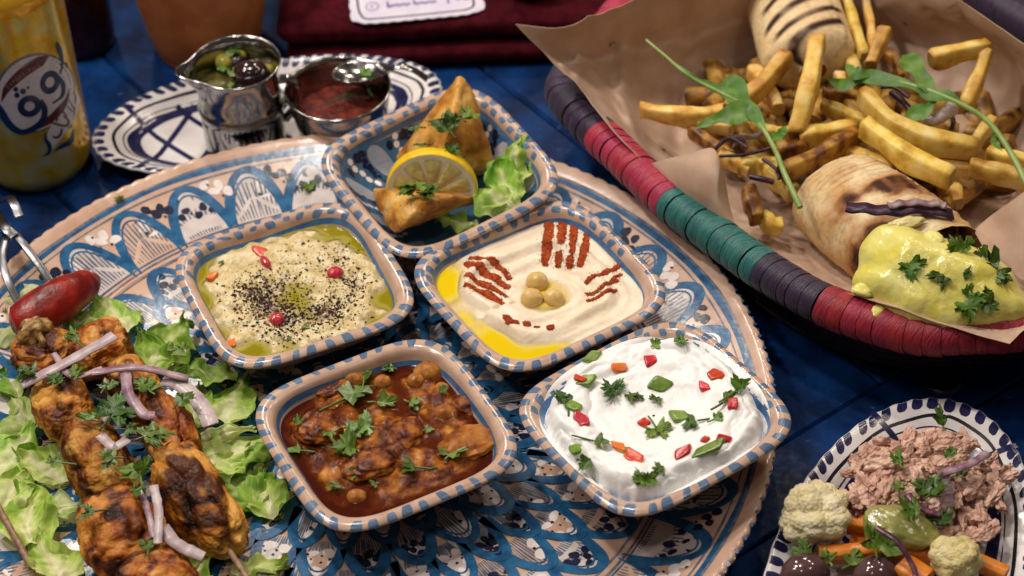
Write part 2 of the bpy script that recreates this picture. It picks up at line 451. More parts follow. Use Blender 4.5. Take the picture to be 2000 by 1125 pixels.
def band_wash(r0, r1, lift, mi):
    n = 500; aa = np.linspace(0, 2 * np.pi, n); rr = np.linspace(r0, r1, 10)
    P = np.stack([rr[None] * np.cos(aa)[:, None], rr[None] * np.sin(aa)[:, None]], -1); X = PS(P.reshape(-1, 2)).reshape(n, 10, 3); X[..., 2] += lift
    mb.grid(X, False, False, mi)
band_wash(16.75, 20.25, .006, CL)
def scale_row(rA, rV, n, off, w, fill, lift0, pw=2.1):
    """a row of round-topped arches: apex at radius rA, valleys at rV"""
    da = 2 * math.pi / n
    for i in range(n):
        c = (i + off) * da; u = np.linspace(-.5, .5, 21)
        mid = pS(np.array([(rA + rV) / 2]), np.array([c]))[0]
        rr = rV + (rA - rV) * (1 - np.abs(2 * u) ** pw) ** .8
        P = np.vstack([pS(rr, c + u * da), pS(np.full(21, rV), c + u[::-1] * da)])
        er = np.array([math.cos(c), math.sin(c)]); et = np.array([-er[1], er[0]]); H = rA - rV; Wd = (rA + rV) / 2 * da
        if r_.random() < .5: et = -et
        def Q(x, y): return mid + et * x * Wd + er * y * H            # x,y in -.5 .. .5
        s = lift0; k1 = Wd / 3.2
        X = PS(np.vstack([[mid], P])); X[:, 2] += s
        kind = fill(i)
        mb.add(X, [(0, 1 + q, 1 + (q + 1) % len(P)) for q in range(len(P))], (CL, WA, WA)[r_.randrange(3)] if kind != 1 else (CL, WA)[r_.randrange(2)])
        def hatch(x0, x1, y0, y1, m, fan=.45):                        # brush hatching inside a wedge
            for q in range(m):
                f = (q + .5) / m; x = x0 + (x1 - x0) * f
                ribbon(mb, PS, [Q(x * fan, y0), Q((x * fan + x) / 2 + jit(.012), (y0 + y1) / 2), Q(x, y1 - .9 * x * x + jit(.02))], np.array([.07, .13, .07]) * (1 + .3 * jit(.5)) * (.75 + .25 * k1), s + .006, GR)
        def petal(x, y, r, a): dot(mb, PS, Q(x + jit(.015), y + jit(.015)), r * k1 * (1 + jit(.08)), s + .011, WH, 1.35, c + a)
        def ink(x, y, r): dot(mb, PS, Q(x + jit(.018), y + jit(.018)), r * (1 + jit(.15)), s + .016, DK, 1.15, jit(1))
        if kind == 0:                                            # hatching on one side, white petals on the other
            hatch(-.45, .45, -.48, .40, 12, .72)
            petal(.15, .17, .40, .5); petal(.22, -.14, .36, -.3); ink(.13, .0, .09); ink(.06, .30, .08); ink(.33, .02, .07)
        elif kind == 1:                                          # berries over a hatched fan
            hatch(-.46, .46, -.49, .10, 12, .6)
            for x, y in ((-.17, .06), (.10, .12), (-.04, .30), (.20, .30), (-.02, -.08), (.24, -.02), (-.28, -.05)): ink(x, y, .23)
            for x, y in ((-.30, .2), (.05, .02), (-.16, .36), (.33, .14)): ink(x, y, .075)
        else:                                                    # white flower over a small hatched wedge
            for x, y, g in ((-.27, .10, .9), (.27, .12, -.9), (jit(.03), .30, 1.57), (-.15, -.18, .3), (.17, -.18, -.3)): petal(x, y, .34, math.pi / 2 + g)
            hatch(-.30, .30, -.49, -.16, 8, .6); hatch(-.48, -.30, -.2, .2, 2, 1); hatch(.30, .48, -.2, .2, 2, 1)
            for x, y in ((0, .06), (-.14, .27), (.15, .29), (-.40, -.04), (.40, .0), (.01, -.12), (-.28, -.10), (.29, -.08), (-.04, .45), (.22, -.02), (-.2, -.02)): ink(x, y, .066)
        tw = 1 + .14 * np.sin(u * 9 + i)
        ribbon(mb, PS, pS(rr + jit(.04), c + u * da), w * tw * (1 + .15 * jit(.6)), s + .020, BL)
        ribbon(mb, PS, pS(rr - w * 1.0, c + u * da * .90), .11, s + .018, BL)
scale_row(20.15, 16.95, 34, .15, .46, lambda i: (0, 1, 0, 0, 1)[i % 5], .012)
# full fish-scale field inside: outer rows first so the inner ones overlap them
rows_ = [(16.05, 13.5, 36, 0), (14.1, 11.5, 36, .5), (12.1, 9.5, 36, 0), (10.1, 7.7, 24, .5), (8.2, 5.8, 24, 0), (6.4, 4.0, 16, .5), (5.2, 2.6, 12, .5), (3.2, .3, 8, 0)]
for k, (rA, rV, n, of) in enumerate(rows_):
    scale_row(rA, rV, n, of + .1, .46, (lambda i, k=k: (2, 1, 2, 0, 1)[(i * 2 + k) % 5]), .012 + .022 * k)
for i in range(34):
    c = (i + .65) * 2 * math.pi / 34
    for q in range(4):
        dot(mb, PS, pS(np.array([19.2 + .42 * (q % 2) + .2 * (q > 1) + jit(.06)]), np.array([c + (q - 1.5) * .019]))[0], (.19 + .09 * r_.random()) if i % 2 else .27, .034, DK if i % 2 else WH, 1.2, jit(1))
    dot(mb, PS, pS(np.array([19.9]), np.array([c + .02]))[0], .08, .040, DK); dot(mb, PS, pS(np.array([19.0]), np.array([c - .01]))[0], .08, .040, DK)
# blue dabs on the very lip
for i in range(300):
    c = i * 2 * math.pi / 300
    if -1.3 < ((c + math.pi) % (2 * math.pi) - math.pi) < .9:
        dot(mb, lambda uv: np.c_[uv[:, 0] + PC[0], uv[:, 1] + PC[1], 3.07 - (np.hypot(uv[:, 0], uv[:, 1]) - 21.45) * .25], pS(np.array([21.66]), np.array([c]))[0], .13, .03, BL, 1.3, c)
part('painted_pattern', mb, mats, plat, kind='stuff')

# ================================================================ square bowls
class Frame:
    def __init__(s, o, rz, tilt=0, tdir=0):
        s.o = np.asarray(o, float)
        ax = Vector((math.cos(tdir), math.sin(tdir), 0))
        s.M = np.array(Matrix.Rotation(tilt, 3, ax)) @ rotm(0, 0, rz); s.rz = rz
    def w(s, P): return np.asarray(P, float) @ s.M.T + s.o
    def l(s, P): return (np.asarray(P, float) - s.o) @ s.M
    def at(s, px, py, h):
        d = (px - 1000) * RIGHT + (562.5 - py) * UP + FPX * FWD
        n = s.M[:, 2]; t = ((s.o + n * h - CAMP) @ n) / (d @ n)
        return s.l(CAMP + t * d)
BH = 5.5; BN = 4.4
bprof = smoothprof([(2.95, .8), (2.82, .98), (2.05, 1.45), (1.1, 2.45), (.36, 3.36), (.02, 3.75), (.07, 3.91), (.30, 4.0), (.56, 3.96), (.76, 3.78), (.98, 3.25), (1.4, 2.6), (2.05, 2.0), (3.0, 1.5), (4.2, 1.3), (5.48, 1.3)], 64)
def outline(s):                                   # s in turns -> outline point at half size 1
    P = outline.P; k = len(P); f = (np.asarray(s) % 1) * k; i = f.astype(int) % k; t = (f - np.floor(f))[..., None]
    return P[i] * (1 - t) + P[(i + 1) % k] * t
outline.P = roundsq(BN, 1.0, 480)
def bowl_surface(fr, q0=0, half=BH):
    qs = np.arange(len(bprof)) / (len(bprof) - 1)
    def S(uv):
        d = np.interp(uv[:, 1], qs, bprof[:, 0]); z = np.interp(uv[:, 1], qs, bprof[:, 1])
        p = outline(uv[:, 0] + .0) * (half - d)[:, None]
        return np.c_[p, z]
    return S
def q_at(d, outer=False):                         # profile parameter where the inset is d (on the rim / inside)
    i0 = int(np.argmin(bprof[:, 0])); qs = np.arange(len(bprof)) / (len(bprof) - 1)
    if outer: return float(np.interp(-d, -bprof[:i0 + 1, 0], qs[:i0 + 1]))
    return float(np.interp(d, bprof[i0:, 0], qs[i0:]))
m_bclay = mat('bowl_peach_glaze', (.46, .30, .225), (.55, .38, .29), sc=1.1, speck=((.12, .06, .05), 3.6, .72), **GLAZE)
m_bblue = mat('bowl_blue_dab', (.075, .130, .225), (.13, .195, .305), sc=2.0, **GLAZE)
m_bstrong = mat('bowl_blue_line', (.035, .13, .31), (.07, .20, .40), sc=1.5, **GLAZE)
def make_bowl(fr, label, seed, inner=True, farside=()):
    b = thing('square_bowl', fr.w([0, 0, .8]), label, 'bowl', 'square painted dip bowls on the platter')
    rs = random.Random(seed)
    mb = MB(); K = 200
    s = np.arange(K) / K; Q = outline(s)
    G = np.stack([np.c_[Q * (BH - d), np.full(K, z)] for d, z in bprof]); G = fr.w(G.reshape(-1, 3)).reshape(G.shape)
    mb.grid(G[:, ::-1], False, True)
    n0 = mb.n; Fb = fr.w(np.c_[Q * (BH - 2.95), np.full(K, .86)]); mb.add(np.vstack([Fb, fr.w([[0, 0, .86]])]), [(i, (i + 1) % K, K) for i in range(K)])
    part('bowl_body', mb, m_bclay, b)
    S0 = bowl_surface(fr); L = lambda lift: (lambda uv: offset(fr, S0, uv, lift))
    mb = MB()
    n = 40 + seed % 3
    def patch(s0, s1, q0, q1, mi, lift=.010):
        uu = np.linspace(-1, 1, 6); vv = np.linspace(0, 1, 7)
        sk = rs.gauss(0, .25) * (s1 - s0)
        U = (s0 + s1) / 2 + (s1 - s0) / 2 * uu[:, None] * (1 - .35 * np.abs(2 * vv - 1)[None] ** 3) + sk * (vv - .5)[None]
        Vv = np.broadcast_to(q0 + (q1 - q0) * vv, U.shape)
        mb.grid(offset(fr, S0, np.stack([U, Vv], -1).reshape(-1, 2), lift).reshape(6, 7, 3), False, False, mi)
    qo = q_at(.12, True)
    for i in range(n):
        c = (i + rs.gauss(0, .07)) / n
        w = (.44 + rs.gauss(0, .06)) / n / 1.05
        patch(c - w / 2 * 1.25, c + w / 2 * 1.25, qo + rs.gauss(0, .006), q_at(.44 + rs.gauss(0, .05)), 0)
        ang = (c * 2 * math.pi + fr.rz + math.pi) % (2 * math.pi) - math.pi
        if farside and farside[0] < math.degrees(ang) < farside[1]:
            c2 = c + .5 / n; patch(c2 - w / 2 * 1.3, c2 + w / 2 * 1.3, q_at(.50), q_at(.80 + rs.gauss(0, .04)), 0)
    for d0, d1, mi in ((.86, .98, 1), (1.14, 1.22, 0)):
        ss = np.linspace(0, 1, 220)
        G = np.stack([np.c_[ss, np.interp(d0 + (d1 - d0) * t + .05 * np.sin(ss * 19 + seed), bprof[30:, 0], np.arange(30, 64) / 63.)] for t in (0, .5, 1)], 1)
        mb.grid(offset(fr, S0, G.reshape(-1, 2), .010).reshape(220, 3, 3), False, False, mi)
    part('painted_dabs', mb, [m_bblue, m_bstrong], b, kind='stuff')
    return b
def inner_stripes(b, fr):
    S0 = bowl_surface(fr); mb = MB(); ss = np.linspace(0, 1, 240); qs = np.arange(64) / 63.
    for d0, d1, mi in ((.86, .98, 1), (1.10, 1.24, 1), (1.42, 1.58, 1), (1.80, 1.90, 0)):
        G = np.stack([np.c_[ss, np.interp(d0 + (d1 - d0) * t + .04 * np.sin(ss * 25 + d0 * 9), bprof[30:, 0], qs[30:])] for t in (0, .5, 1)], 1)
        mb.grid(offset(fr, S0, G.reshape(-1, 2), .014).reshape(240, 3, 3), False, False, mi)
    part('painted_stripes', mb, [m_bblue, m_bstrong], b, kind='stuff')
def inner_pattern(b, fr):
    S0 = bowl_surface(fr); mb = MB(); rs = random.Random(2); qs = np.arange(64) / 63.
    ss = np.linspace(0, 1, 200)
    def band(d0, d1, mi, lift, n=14):
        dd = np.linspace(d0, d1, n)
        G = np.stack([np.c_[ss, np.full(200, np.interp(d, bprof[30:, 0], qs[30:]))] for d in dd], 1)
        mb.grid(offset(fr, S0, G.reshape(-1, 2), lift).reshape(200, n, 3), False, False, mi)
    band(.84, .96, 0, .010, 3); band(1.0, 5.4, 1, .012, 24)
    def S(uv): return offset(fr, S0, np.c_[uv[:, 0] / 30., np.interp(uv[:, 1], ARC, qs[30:])], .0)
    ARC = np.r_[0, np.cumsum(np.hypot(*np.diff(bprof[30:], axis=0).T))]
    def dotS(c, r, mi, lift, asp=1., ang=0.):
        a = np.linspace(0, 2 * np.pi, 12, endpoint=False); x = np.cos(a) * r * asp; y = np.sin(a) * r
        V = np.vstack([[c], np.c_[c[0] + x * math.cos(ang) - y * math.sin(ang), c[1] + x * math.sin(ang) + y * math.cos(ang)]])
        X = offset(fr, S0, np.c_[V[:, 0] / 30., np.interp(V[:, 1], ARC, qs[30:])], lift)
        mb.add(X, [(0, 1 + i, 1 + (i + 1) % 12) for i in range(12)], mi)
    for k in range(20):
        u0 = k * 1.5 + .3
        if k % 2 == 0:                                        # leaf of pale wash with hatching and dots
            dotS((u0, 2.3), .62, 4, .018, 1.9, 1.5)
            for j in range(7):
                x = u0 - .5 + j * .16
                for q in range(5): dotS((x + q * .02, 1.7 + q * .24), .045, 5, .024, 2.6, 1.5)
            for x, y in ((-.42, 1.3), (.35, 1.45), (-.1, 1.75), (.3, 2.0), (-.35, 2.2), (.12, 2.5), (-.2, 2.9), (.4, 2.75), (.1, 3.2)): dotS((u0 + x * .5 + .85 + rs.gauss(0, .08), y), .11 + .10 * rs.random(), 2, .030, 1.3, rs.random() * 3)
        else:
            for j in range(5): dotS((u0 + .1 * (j % 2), 1.25 + j * .46), .17, 3, .026, 1.25, 1.2)
            dotS((u0 - .5, 1.35), .22, 2, .026, 1.5, 1.5); dotS((u0 + .5, 1.6), .2, 2, .026, 1.5, 1.2)
    part('painted_leaves', mb, [m_bblue, mat('bowl_blue_wash', (.028, .085, .17), (.05, .125, .22), sc=1.2, **GLAZE), m_pdark, m_pwhite, mat('bowl_pale_wash', (.23, .26, .32), (.33, .30, .32), sc=1, **GLAZE), m_pgrey], b, kind='stuff')
def offset(fr, S0, uv, lift):
    e = 1e-3
    X = S0(uv); A = S0(uv + [e, 0]) - X; B = S0(uv + [0, e]) - X
    N = np.cross(A, B); N /= np.linalg.norm(N, axis=1)[:, None] + 1e-12
    return fr.w(X + N * lift)
fA = Frame((-11.3, -4.4, 1.2), R(23)); fB = Frame((1.4, -5.3, 1.3), R(31)); fC = Frame((-6.4, -15.4, 1.2), R(26.5))
def tiltframe(x, y, z, rz, deg):
    d = np.array([x, y]) - PC[:2]; az = math.atan2(d[1], d[0])
    return Frame((x, y, z), R(rz), R(-deg), az + math.pi / 2)
fD = tiltframe(6.85, -15.6, 1.72, 31.3, 4.5); fE = tiltframe(-3.6, 4.2, 1.55, 30, 5.5)
for _f in (fA, fB, fC, fD, fE):                    # shallow bowls: the rim lies 0.8 lower, slid along the line of sight
    _d = _f.o + [0, 0, 4] - CAMP; _f.o = _f.o + _d * ((.42 if _f in (fD, fE) else .8) / -_d[2])
bA = make_bowl(fA, 'square bowl with blue dabs on its rim holding the black-speckled aubergine dip', 3, farside=(50, 175))
bB = make_bowl(fB, 'square bowl with blue checks on its rim holding the hummus', 4, farside=(20, 175))
bC = make_bowl(fC, 'square bowl with blue dabs on its rim holding the red-brown chickpea stew', 5)
bD = make_bowl(fD, 'square bowl with blue stripes inside holding the white yogurt', 6, farside=(-10, 175))
bE = make_bowl(fE, 'square bowl with a blue painted inside holding pastries and lemon, furthest from the camera', 7, farside=(0, 360))

inner_stripes(bD, fD); inner_pattern(bE, fE)
# ================================================================ garnish builders
LEAF = [(0, 0), (.10, .08), (.34, .05), (.52, .17), (.43, .25), (.58, .38), (.45, .43), (.42, .52), (.28, .46), (.20, .50), (.31, .62), (.23, .70), (.27, .84), (.12, .82), (.07, .93), (0, 1)]
def mirror(L): return np.array(L + [(-x, y) for x, y in L[-2:0:-1]])
LEAF = mirror(LEAF)
LEAF_ROUND = mirror([(0, 0), (.12, .06), (.30, .10), (.50, .22), (.58, .36), (.50, .47), (.38, .47), (.28, .43), (.22, .47), (.30, .58), (.34, .72), (.26, .84), (.14, .90), (.05, .95), (.03, .97), (0, 1)])
LEAF_TORN = mirror([(0, 0), (.08, .06), (.16, .18), (.26, .30), (.24, .36), (.34, .46), (.26, .50), (.28, .60), (.20, .64), (.22, .74), (.14, .78), (.13, .86), (.08, .90), (.05, .94), (.03, .97), (0, 1)])
LEAVES = [LEAF, LEAF_ROUND, LEAF, LEAF_TORN, LEAF_ROUND]
def leaflet(mb, c, size, yaw, pitch=0., roll=0., curl=.3, bend=.2, seed=0, mi=0, wid=1.0, surf=None, lift=.06):
    rs = np.random.RandomState(seed)
    O = LEAVES[seed % 5] * [wid, 1] * (1 + .12 * rs.normal(size=LEAF.shape)); O[0] = (0, 0); O[:, 0] += O[:, 1] ** 2 * rs.normal(0, .16)
    if rs.rand() < .3: O[:, 0] = np.where(O[:, 0] > 0, O[:, 0] * .35, O[:, 0])
    ctr = np.array([0, .38])
    R1 = ctr + (O - ctr) * .52
    V = np.vstack([[ctr], R1, O]); n = len(O)
    z = curl * V[:, 0] ** 2 * 1.6 + bend * (V[:, 1] - .3) ** 2 * -1 + .05 * rs.normal(size=len(V)); z[0] -= .02
    X = np.c_[V, z] * size
    X = X @ rotm(pitch, roll, yaw).T + c
    if surf is not None: X[:, 2] = np.maximum(X[:, 2], surf(X) + lift * .4)
    F = [(0, 1 + i, 1 + (i + 1) % n) for i in range(n)] + [(1 + i, 1 + n + i, 1 + n + (i + 1) % n, 1 + (i + 1) % n) for i in range(n)]
    mb.add(X, F, mi)
def sprig(c, size, yaw, n=3, stem=.6, seed=0, pitch=.15, spread=.9, surf=None):
    mb = MB(); rs = random.Random(seed)
    d = np.array([-math.sin(yaw), math.cos(yaw), 0])
    P0 = np.asarray(c) - d * size * .35; tip = np.asarray(c, float)
    if stem:
        Q = spline([tip - d * size * stem + np.array([rs.gauss(0, .1) * size, 0, .02]), tip - d * size * stem * .5 + [0, 0, .05 * size], tip + [0, 0, .05]], 8)
        if surf is not None: Q[:, 2] = np.maximum(Q[:, 2], surf(Q) + .03)
        tube(mb, Q, .035 + .018 * size, 5)
    for k in range(n):
        o = (k - (n - 1) / 2) * spread
        leaflet(mb, tip + [0, 0, .03 + .03 * k], size * (1 if o == 0 else .82) * (.9 + .2 * rs.random()), yaw + o + rs.gauss(0, .15), pitch + rs.gauss(0, .15), rs.gauss(0, .2), .35 + rs.gauss(0, .15), .25, seed * 7 + k, surf=surf)
    return mb
m_parsley = matr(0.35, 'parsley', (.085, .165, .012), (.15, .27, .030), sc=1.5, rough=.42, spec=.45, bump=.012, bsc=5, thin=.25)
m_parsley_d = matr(0.35, 'parsley_dark', (.045, .105, .010), (.09, .19, .022), sc=1.5, rough=.38, spec=.5, bump=.012, bsc=5, thin=.2)
m_parsley_wet = matr(0.35, 'parsley_pale', (.10, .18, .03), (.18, .28, .07), sc=1.6, rough=.3, spec=.5, bump=.012, bsc=5, thin=.2)
def chip(c, sx, sy, sz, yaw, seed, tilt=(0, 0), bev=.06, curve=.0):
    """small diced piece: bevelled slab with uneven corners"""
    mb = MB(); rs = np.random.RandomState(seed)
    V, F = ico(2)
    X = np.sign(V) * np.abs(V) ** .38
    X *= 1 + .13 * noise(V, 1.4, seed)[:, None]
    sk = rs.normal(size=2) * .22
    X[:, 0] += sk[0] * X[:, 1]; X[:, 1] *= 1 + sk[1] * X[:, 0]
    X[:, 2] += curve * (X[:, 0] ** 2)
    X = X * [sx / 2, sy / 2, sz / 2] @ rotm(tilt[0], tilt[1], yaw).T + c
    mb.add(X, F); return mb
def fillgrid(fr, half, hfun, n=BN, nr=60, na=200, edge_down=0.0):
    """a filling: rings of the bowl outline, local height hfun(x,y,t)"""
    Q = roundsq(n, 1.0, na); t = np.linspace(.004, 1, nr) ** .8
    L = t[:, None, None] * Q[None] * half
    T = np.broadcast_to(t[:, None], L.shape[:2])
    z = hfun(L[..., 0], L[..., 1], T)
    G = np.concatenate([L, z[..., None]], -1)
    return G
def spots(fr, lst, h):
    c = [(fr.at(x, y, h)[:2], r, a) for x, y, r, a in lst]
    def f(x, y):
        s = 0
        for p, r, a in c: s = s + a * np.exp(-((x - p[0]) ** 2 + (y - p[1]) ** 2) / r ** 2)
        return s
    return f
def put(fr, G): return fr.w(G.reshape(-1, 3)).reshape(G.shape)
def sampler(fr, hfun, half, n=BN):
    """world height of a filling under world points"""
    def f(X):
        Lc = fr.l(X); t = ((np.abs(Lc[:, 0]) / half) ** n + (np.abs(Lc[:, 1]) / half) ** n) ** (1 / n)
        h = hfun(Lc[:, 0], Lc[:, 1], np.minimum(t, 1)); Lc = Lc.copy(); Lc[:, 2] = h
        return fr.w(Lc)[:, 2]
    return f
def onfill(fr, hfun, half, px, py, h0, n=BN):
    """local point on a filling under a photograph pixel"""
    h = h0
    for _ in range(4):
        p = fr.at(px, py, h); t = min(1, ((abs(p[0]) / half) ** n + (abs(p[1]) / half) ** n) ** (1 / n))
        h = float(np.ravel(hfun(np.array([p[0]]), np.array([p[1]]), np.array([t])))[0])
    return np.array([p[0], p[1], h])
def depth_oil(name, tint, deep, rough=.04):
    """oil whose colour deepens with its thickness (attribute Col = thickness)"""
    m = bpy.data.materials.new(name); m.use_nodes = True; N = m.node_tree.nodes; L = m.node_tree.links
    b = N['Principled BSDF']; b.inputs['Roughness'].default_value = rough; b.inputs['Specular IOR Level'].default_value = .6
    at_ = N.new('ShaderNodeAttribute'); at_.attribute_name = 'Col'
    cr = N.new('ShaderNodeValToRGB'); e = cr.color_ramp.elements; e[0].color = (*tint, 1); e[1].color = (*deep, 1); e[0].position = .1; e[1].position = .9
    L.new(at_.outputs['Fac'], cr.inputs[0]); L.new(cr.outputs[0], b.inputs['Base Color'])
    mr = N.new('ShaderNodeMapRange'); mr.inputs[1].default_value = 0; mr.inputs[2].default_value = .55; mr.inputs[3].default_value = .12; mr.inputs[4].default_value = .97
    L.new(at_.outputs['Fac'], mr.inputs[0]); L.new(mr.outputs[0], b.inputs['Alpha'])
    return m
def P3(x, y, z=None): return np.stack([x, y, np.zeros_like(x) if z is None else z], -1)
LOOSE = []
def put_thing(name, mb, m, label, cat, group=None, **k): return solo(name, mb, m, label, cat, group, **k)

# ================================================================ HUMMUS (bowl B)
hdip = spots(fB, [(862, 555, 1.35, -.85), (905, 625, .8, -.4), (975, 672, 1.4, -.80), (1070, 698, 1.3, -.75), (1248, 515, .6, -.5), (1140, 408, .8, -.42)], 3.2)
hcen = spots(fB, [(1066, 578, 1.3, -.55)], 3.2)
hridge = spots(fB, [(930, 505, 1.1, .18), (1100, 425, 1.2, .16), (1215, 555, .9, .18), (1000, 625, .9, .15), (905, 560, .6, .1)], 3.3)
def h_hum(x, y, t):
    ang = np.arctan2(y, x)
    P = P3(x, y)
    w = .25 * fbm(P, .5, 3, 2)
    ring_ = np.exp(-((t - .68 - .05 * np.sin(3 * ang + 1) + w * .3) / .10) ** 2)
    fold = .10 * np.sin(26 * (t + .06 * np.sin(2 * ang) + .25 * w) + 1.5 * ang) * sstep(.22, .45, t) * (1 - sstep(.8, .9, t))
    h = 3.40 + .17 * ring_ - .10 * sstep(.74, .86, t) + hdip(x, y) * sstep(.55, .85, t + w * .2) + hcen(x, y) + hridge(x, y) * (1 - sstep(.8, .95, t)) + fold
    h = h + .05 * fbm(P, 1.3, 5, 4) + .02 * fbm(P, 5, 6, 2) * (1 - sstep(.78, .86, t))
    return h
m_hum = mat('hummus', (.77, .64, .47), (.83, .72, .57), sc=1.0, rough=.42, spec=.4, bump=.02, bsc=5, sss=.12, sssc=.25, ssr=(1, .6, .3), rvar=.15)
HH = BH - .93
hum = thing('hummus', fB.o + [0, 0, 2], 'creamy hummus with a central crater, brick-red spice stripes and yellow oil in its corners', 'dip')
mb = MB(); G = fillgrid(fB, HH, h_hum, nr=110, na=260); mb.grid(put(fB, G)[:, ::-1], False, True); part('hummus_paste', mb, m_hum, hum)
OIL_H = 3.22
def h_oil(x, y, t): return np.full_like(x, OIL_H) + .012 * np.exp(-((1 - t) / .03) ** 2)
G2 = fillgrid(fB, HH + .06, h_oil, nr=70, na=200)
dep = OIL_H - h_hum(G2[..., 0], G2[..., 1], np.linspace(.004, 1, 70)[:, None] ** .8 * np.ones((1, 200)))
m_oil = depth_oil('golden_oil', (.76, .62, .22), (.74, .54, .004))
def oil_mesh(name, fr, G2, dep, m, parent, k=2.2):
    mb = MB(); nr, na = dep.shape
    F = gridfaces(nr, na, False, True); keep = (dep.reshape(-1)[F] > -.02).any(1)
    mb.add(put(fr, G2).reshape(-1, 3), F[keep][:, ::-1], 0, np.clip(dep.reshape(-1, 1) * k, 0, 1) * np.ones((1, 3)))
    return part(name, mb, m, parent, usecol=True)
oil_mesh('oil_pool', fB, G2, dep, m_oil, hum)
m_pap = mat('red_spice', (.22, .026, .005), (.42, .075, .014), sc=5, rough=.8, spec=.2, bump=.04, bsc=14)
def stripe(pts, wpx, seed, dens=1.0, end=.0):
    rs = np.random.RandomState(seed); mb = MB()
    L0 = np.array([onfill(fB, h_hum, HH, x, y, 3.3) for x, y in pts]); L = spline(L0, 40) if len(L0) > 2 else spline([L0[0], L0[1]], 40)
    w = wpx / 37.0
    D = np.gradient(L[:, :2], axis=0); D /= np.linalg.norm(D, axis=1)[:, None]; Nn = np.c_[-D[:, 1], D[:, 0]]
    v = np.linspace(-.5, .5, 7)
    edge = (1 + .35 * noise(np.c_[np.arange(40) * .55, np.full(40, seed), np.zeros(40)], 1, seed))[:, None] * np.sin(np.linspace(.25, np.pi - .25, 40))[:, None] ** .3
    G = L[:, None, :2] + Nn[:, None] * (v[None] * w * edge)[..., None] + .03 * rs.normal(size=(40, 7, 2))
    tt = ((np.abs(G[..., 0]) / HH) ** BN + (np.abs(G[..., 1]) / HH) ** BN) ** (1 / BN)
    z = h_hum(G[..., 0], G[..., 1], tt) + .022 + .025 * np.cos(v * np.pi)[None] + .03 * rs.rand(40, 7)
    z[:, [0, -1]] -= .03
    F = gridfaces(40, 7); gap = noise(np.c_[np.arange(39 * 6) // 6 * .35, np.arange(39 * 6) % 6 * .4, np.full(39 * 6, seed * 3.)], 1, seed) < .22 + .20 * dens
    mb.add(fB.w(np.c_[G.reshape(-1, 2), z.reshape(-1)]), F[gap])
    for k in range(int(230 * min(dens, 1)) if seed < 15 else 0):
        i = rs.randint(40); q = L[i, :2] + Nn[i] * rs.normal(0, .34 if k % 3 else .62) * w + D[i] * rs.normal(0, .06)
        t1 = ((abs(q[0]) / HH) ** BN + (abs(q[1]) / HH) ** BN) ** (1 / BN)
        z1 = h_hum(np.array([q[0]]), np.array([q[1]]), np.array([t1]))[0] + .02; r = .012 + .022 * rs.rand()
        V = np.array([[0, 0, 1.2], [1, 0, 0], [-.5, .87, 0], [-.5, -.87, 0]]) * r @ rotm(0, 0, rs.rand() * 6).T + [q[0], q[1], z1]
        mb.add(fB.w(V), [(0, 1, 2), (0, 2, 3), (0, 3, 1)])
    part('spice_stripe', mb, m_pap, hum, smooth=False)
S_ = [([(1075, 413), (1070, 465), (1064, 520)], 21), ([(1102, 416), (1098, 446), (1096, 476)], 19), ([(1092, 490), (1090, 522)], 15), ([(1124, 424), (1120, 460), (1118, 494)], 16), ([(1114, 498), (1112, 525)], 15),
      ([(1147, 430), (1149, 448)], 9), ([(1147, 452), (1140, 490), (1131, 522)], 17), ([(916, 504), (940, 506), (972, 520), (997, 546)], 15), ([(910, 514), (950, 536), (995, 564)], 20),
      ([(908, 537), (945, 556), (990, 580)], 15), ([(906, 557), (945, 573), (984, 596)], 16), ([(1142, 554), (1180, 534), (1214, 516)], 14), ([(1144, 575), (1180, 556), (1213, 535)], 11), ([(1190, 552), (1208, 548)], 8), ([(1146, 588), (1175, 576), (1206, 568)], 9),
      ([(988, 616), (998, 632)], 18), ([(996, 627), (1013, 630)], 16), ([(1022, 634), (1036, 634)], 15), ([(1043, 639), (1054, 639)], 10), ([(1067, 639), (1082, 638)], 17)]
for i, (p, w) in enumerate(S_): stripe(p, w, i, (1.0 if w > 12 else .5) if i < 15 else 3.0)
m_chick = mat('chickpea', (.62, .40, .13), (.74, .54, .24), sc=1.2, rough=.3, spec=.45, bump=.012, bsc=4, sss=.15, ssr=(1, .6, .25), sssc=.2)
def chickpea(c, r, yaw, tilt, label, seed, m=None, group=None):
    mb = MB()
    def f(V):
        beak = .16 * np.exp(-((V[:, 0] - 1) ** 2 + V[:, 1] ** 2 + V[:, 2] ** 2) / .10)
        seam = -.05 * np.exp(-(V[:, 1] / .10) ** 2) * sstep(-.2, .6, V[:, 0])
        return beak + seam - .05 * np.exp(-(V[:, 1] / .2) ** 2) * (V[:, 2] > 0)
    blob(mb, c, (r * 1.04, r * .95, r * .92), rotm(tilt, tilt * .6, yaw), 3, .06, 1.3, seed, fn=f)
    return put_thing('chickpea', mb, m or m_chick, label, 'chickpea', group)
for i, (x, y, yaw, lb) in enumerate(((1049, 549, 2.2, 'cooked chickpea at the back of the trio in the hummus crater'), (1039, 581, .4, 'cooked chickpea front left of the trio in the hummus crater'), (1081, 580, -.9, 'cooked chickpea front right of the trio in the hummus crater, deepest in the oil'))):
    p = fB.at(x, y, 3.4); p[2] = 3.32 + .04 * (i == 0)
    chickpea(fB.w(p), (.60, .59, .54)[i], yaw, .4, lb, i + 20, group='chickpeas on the hummus')

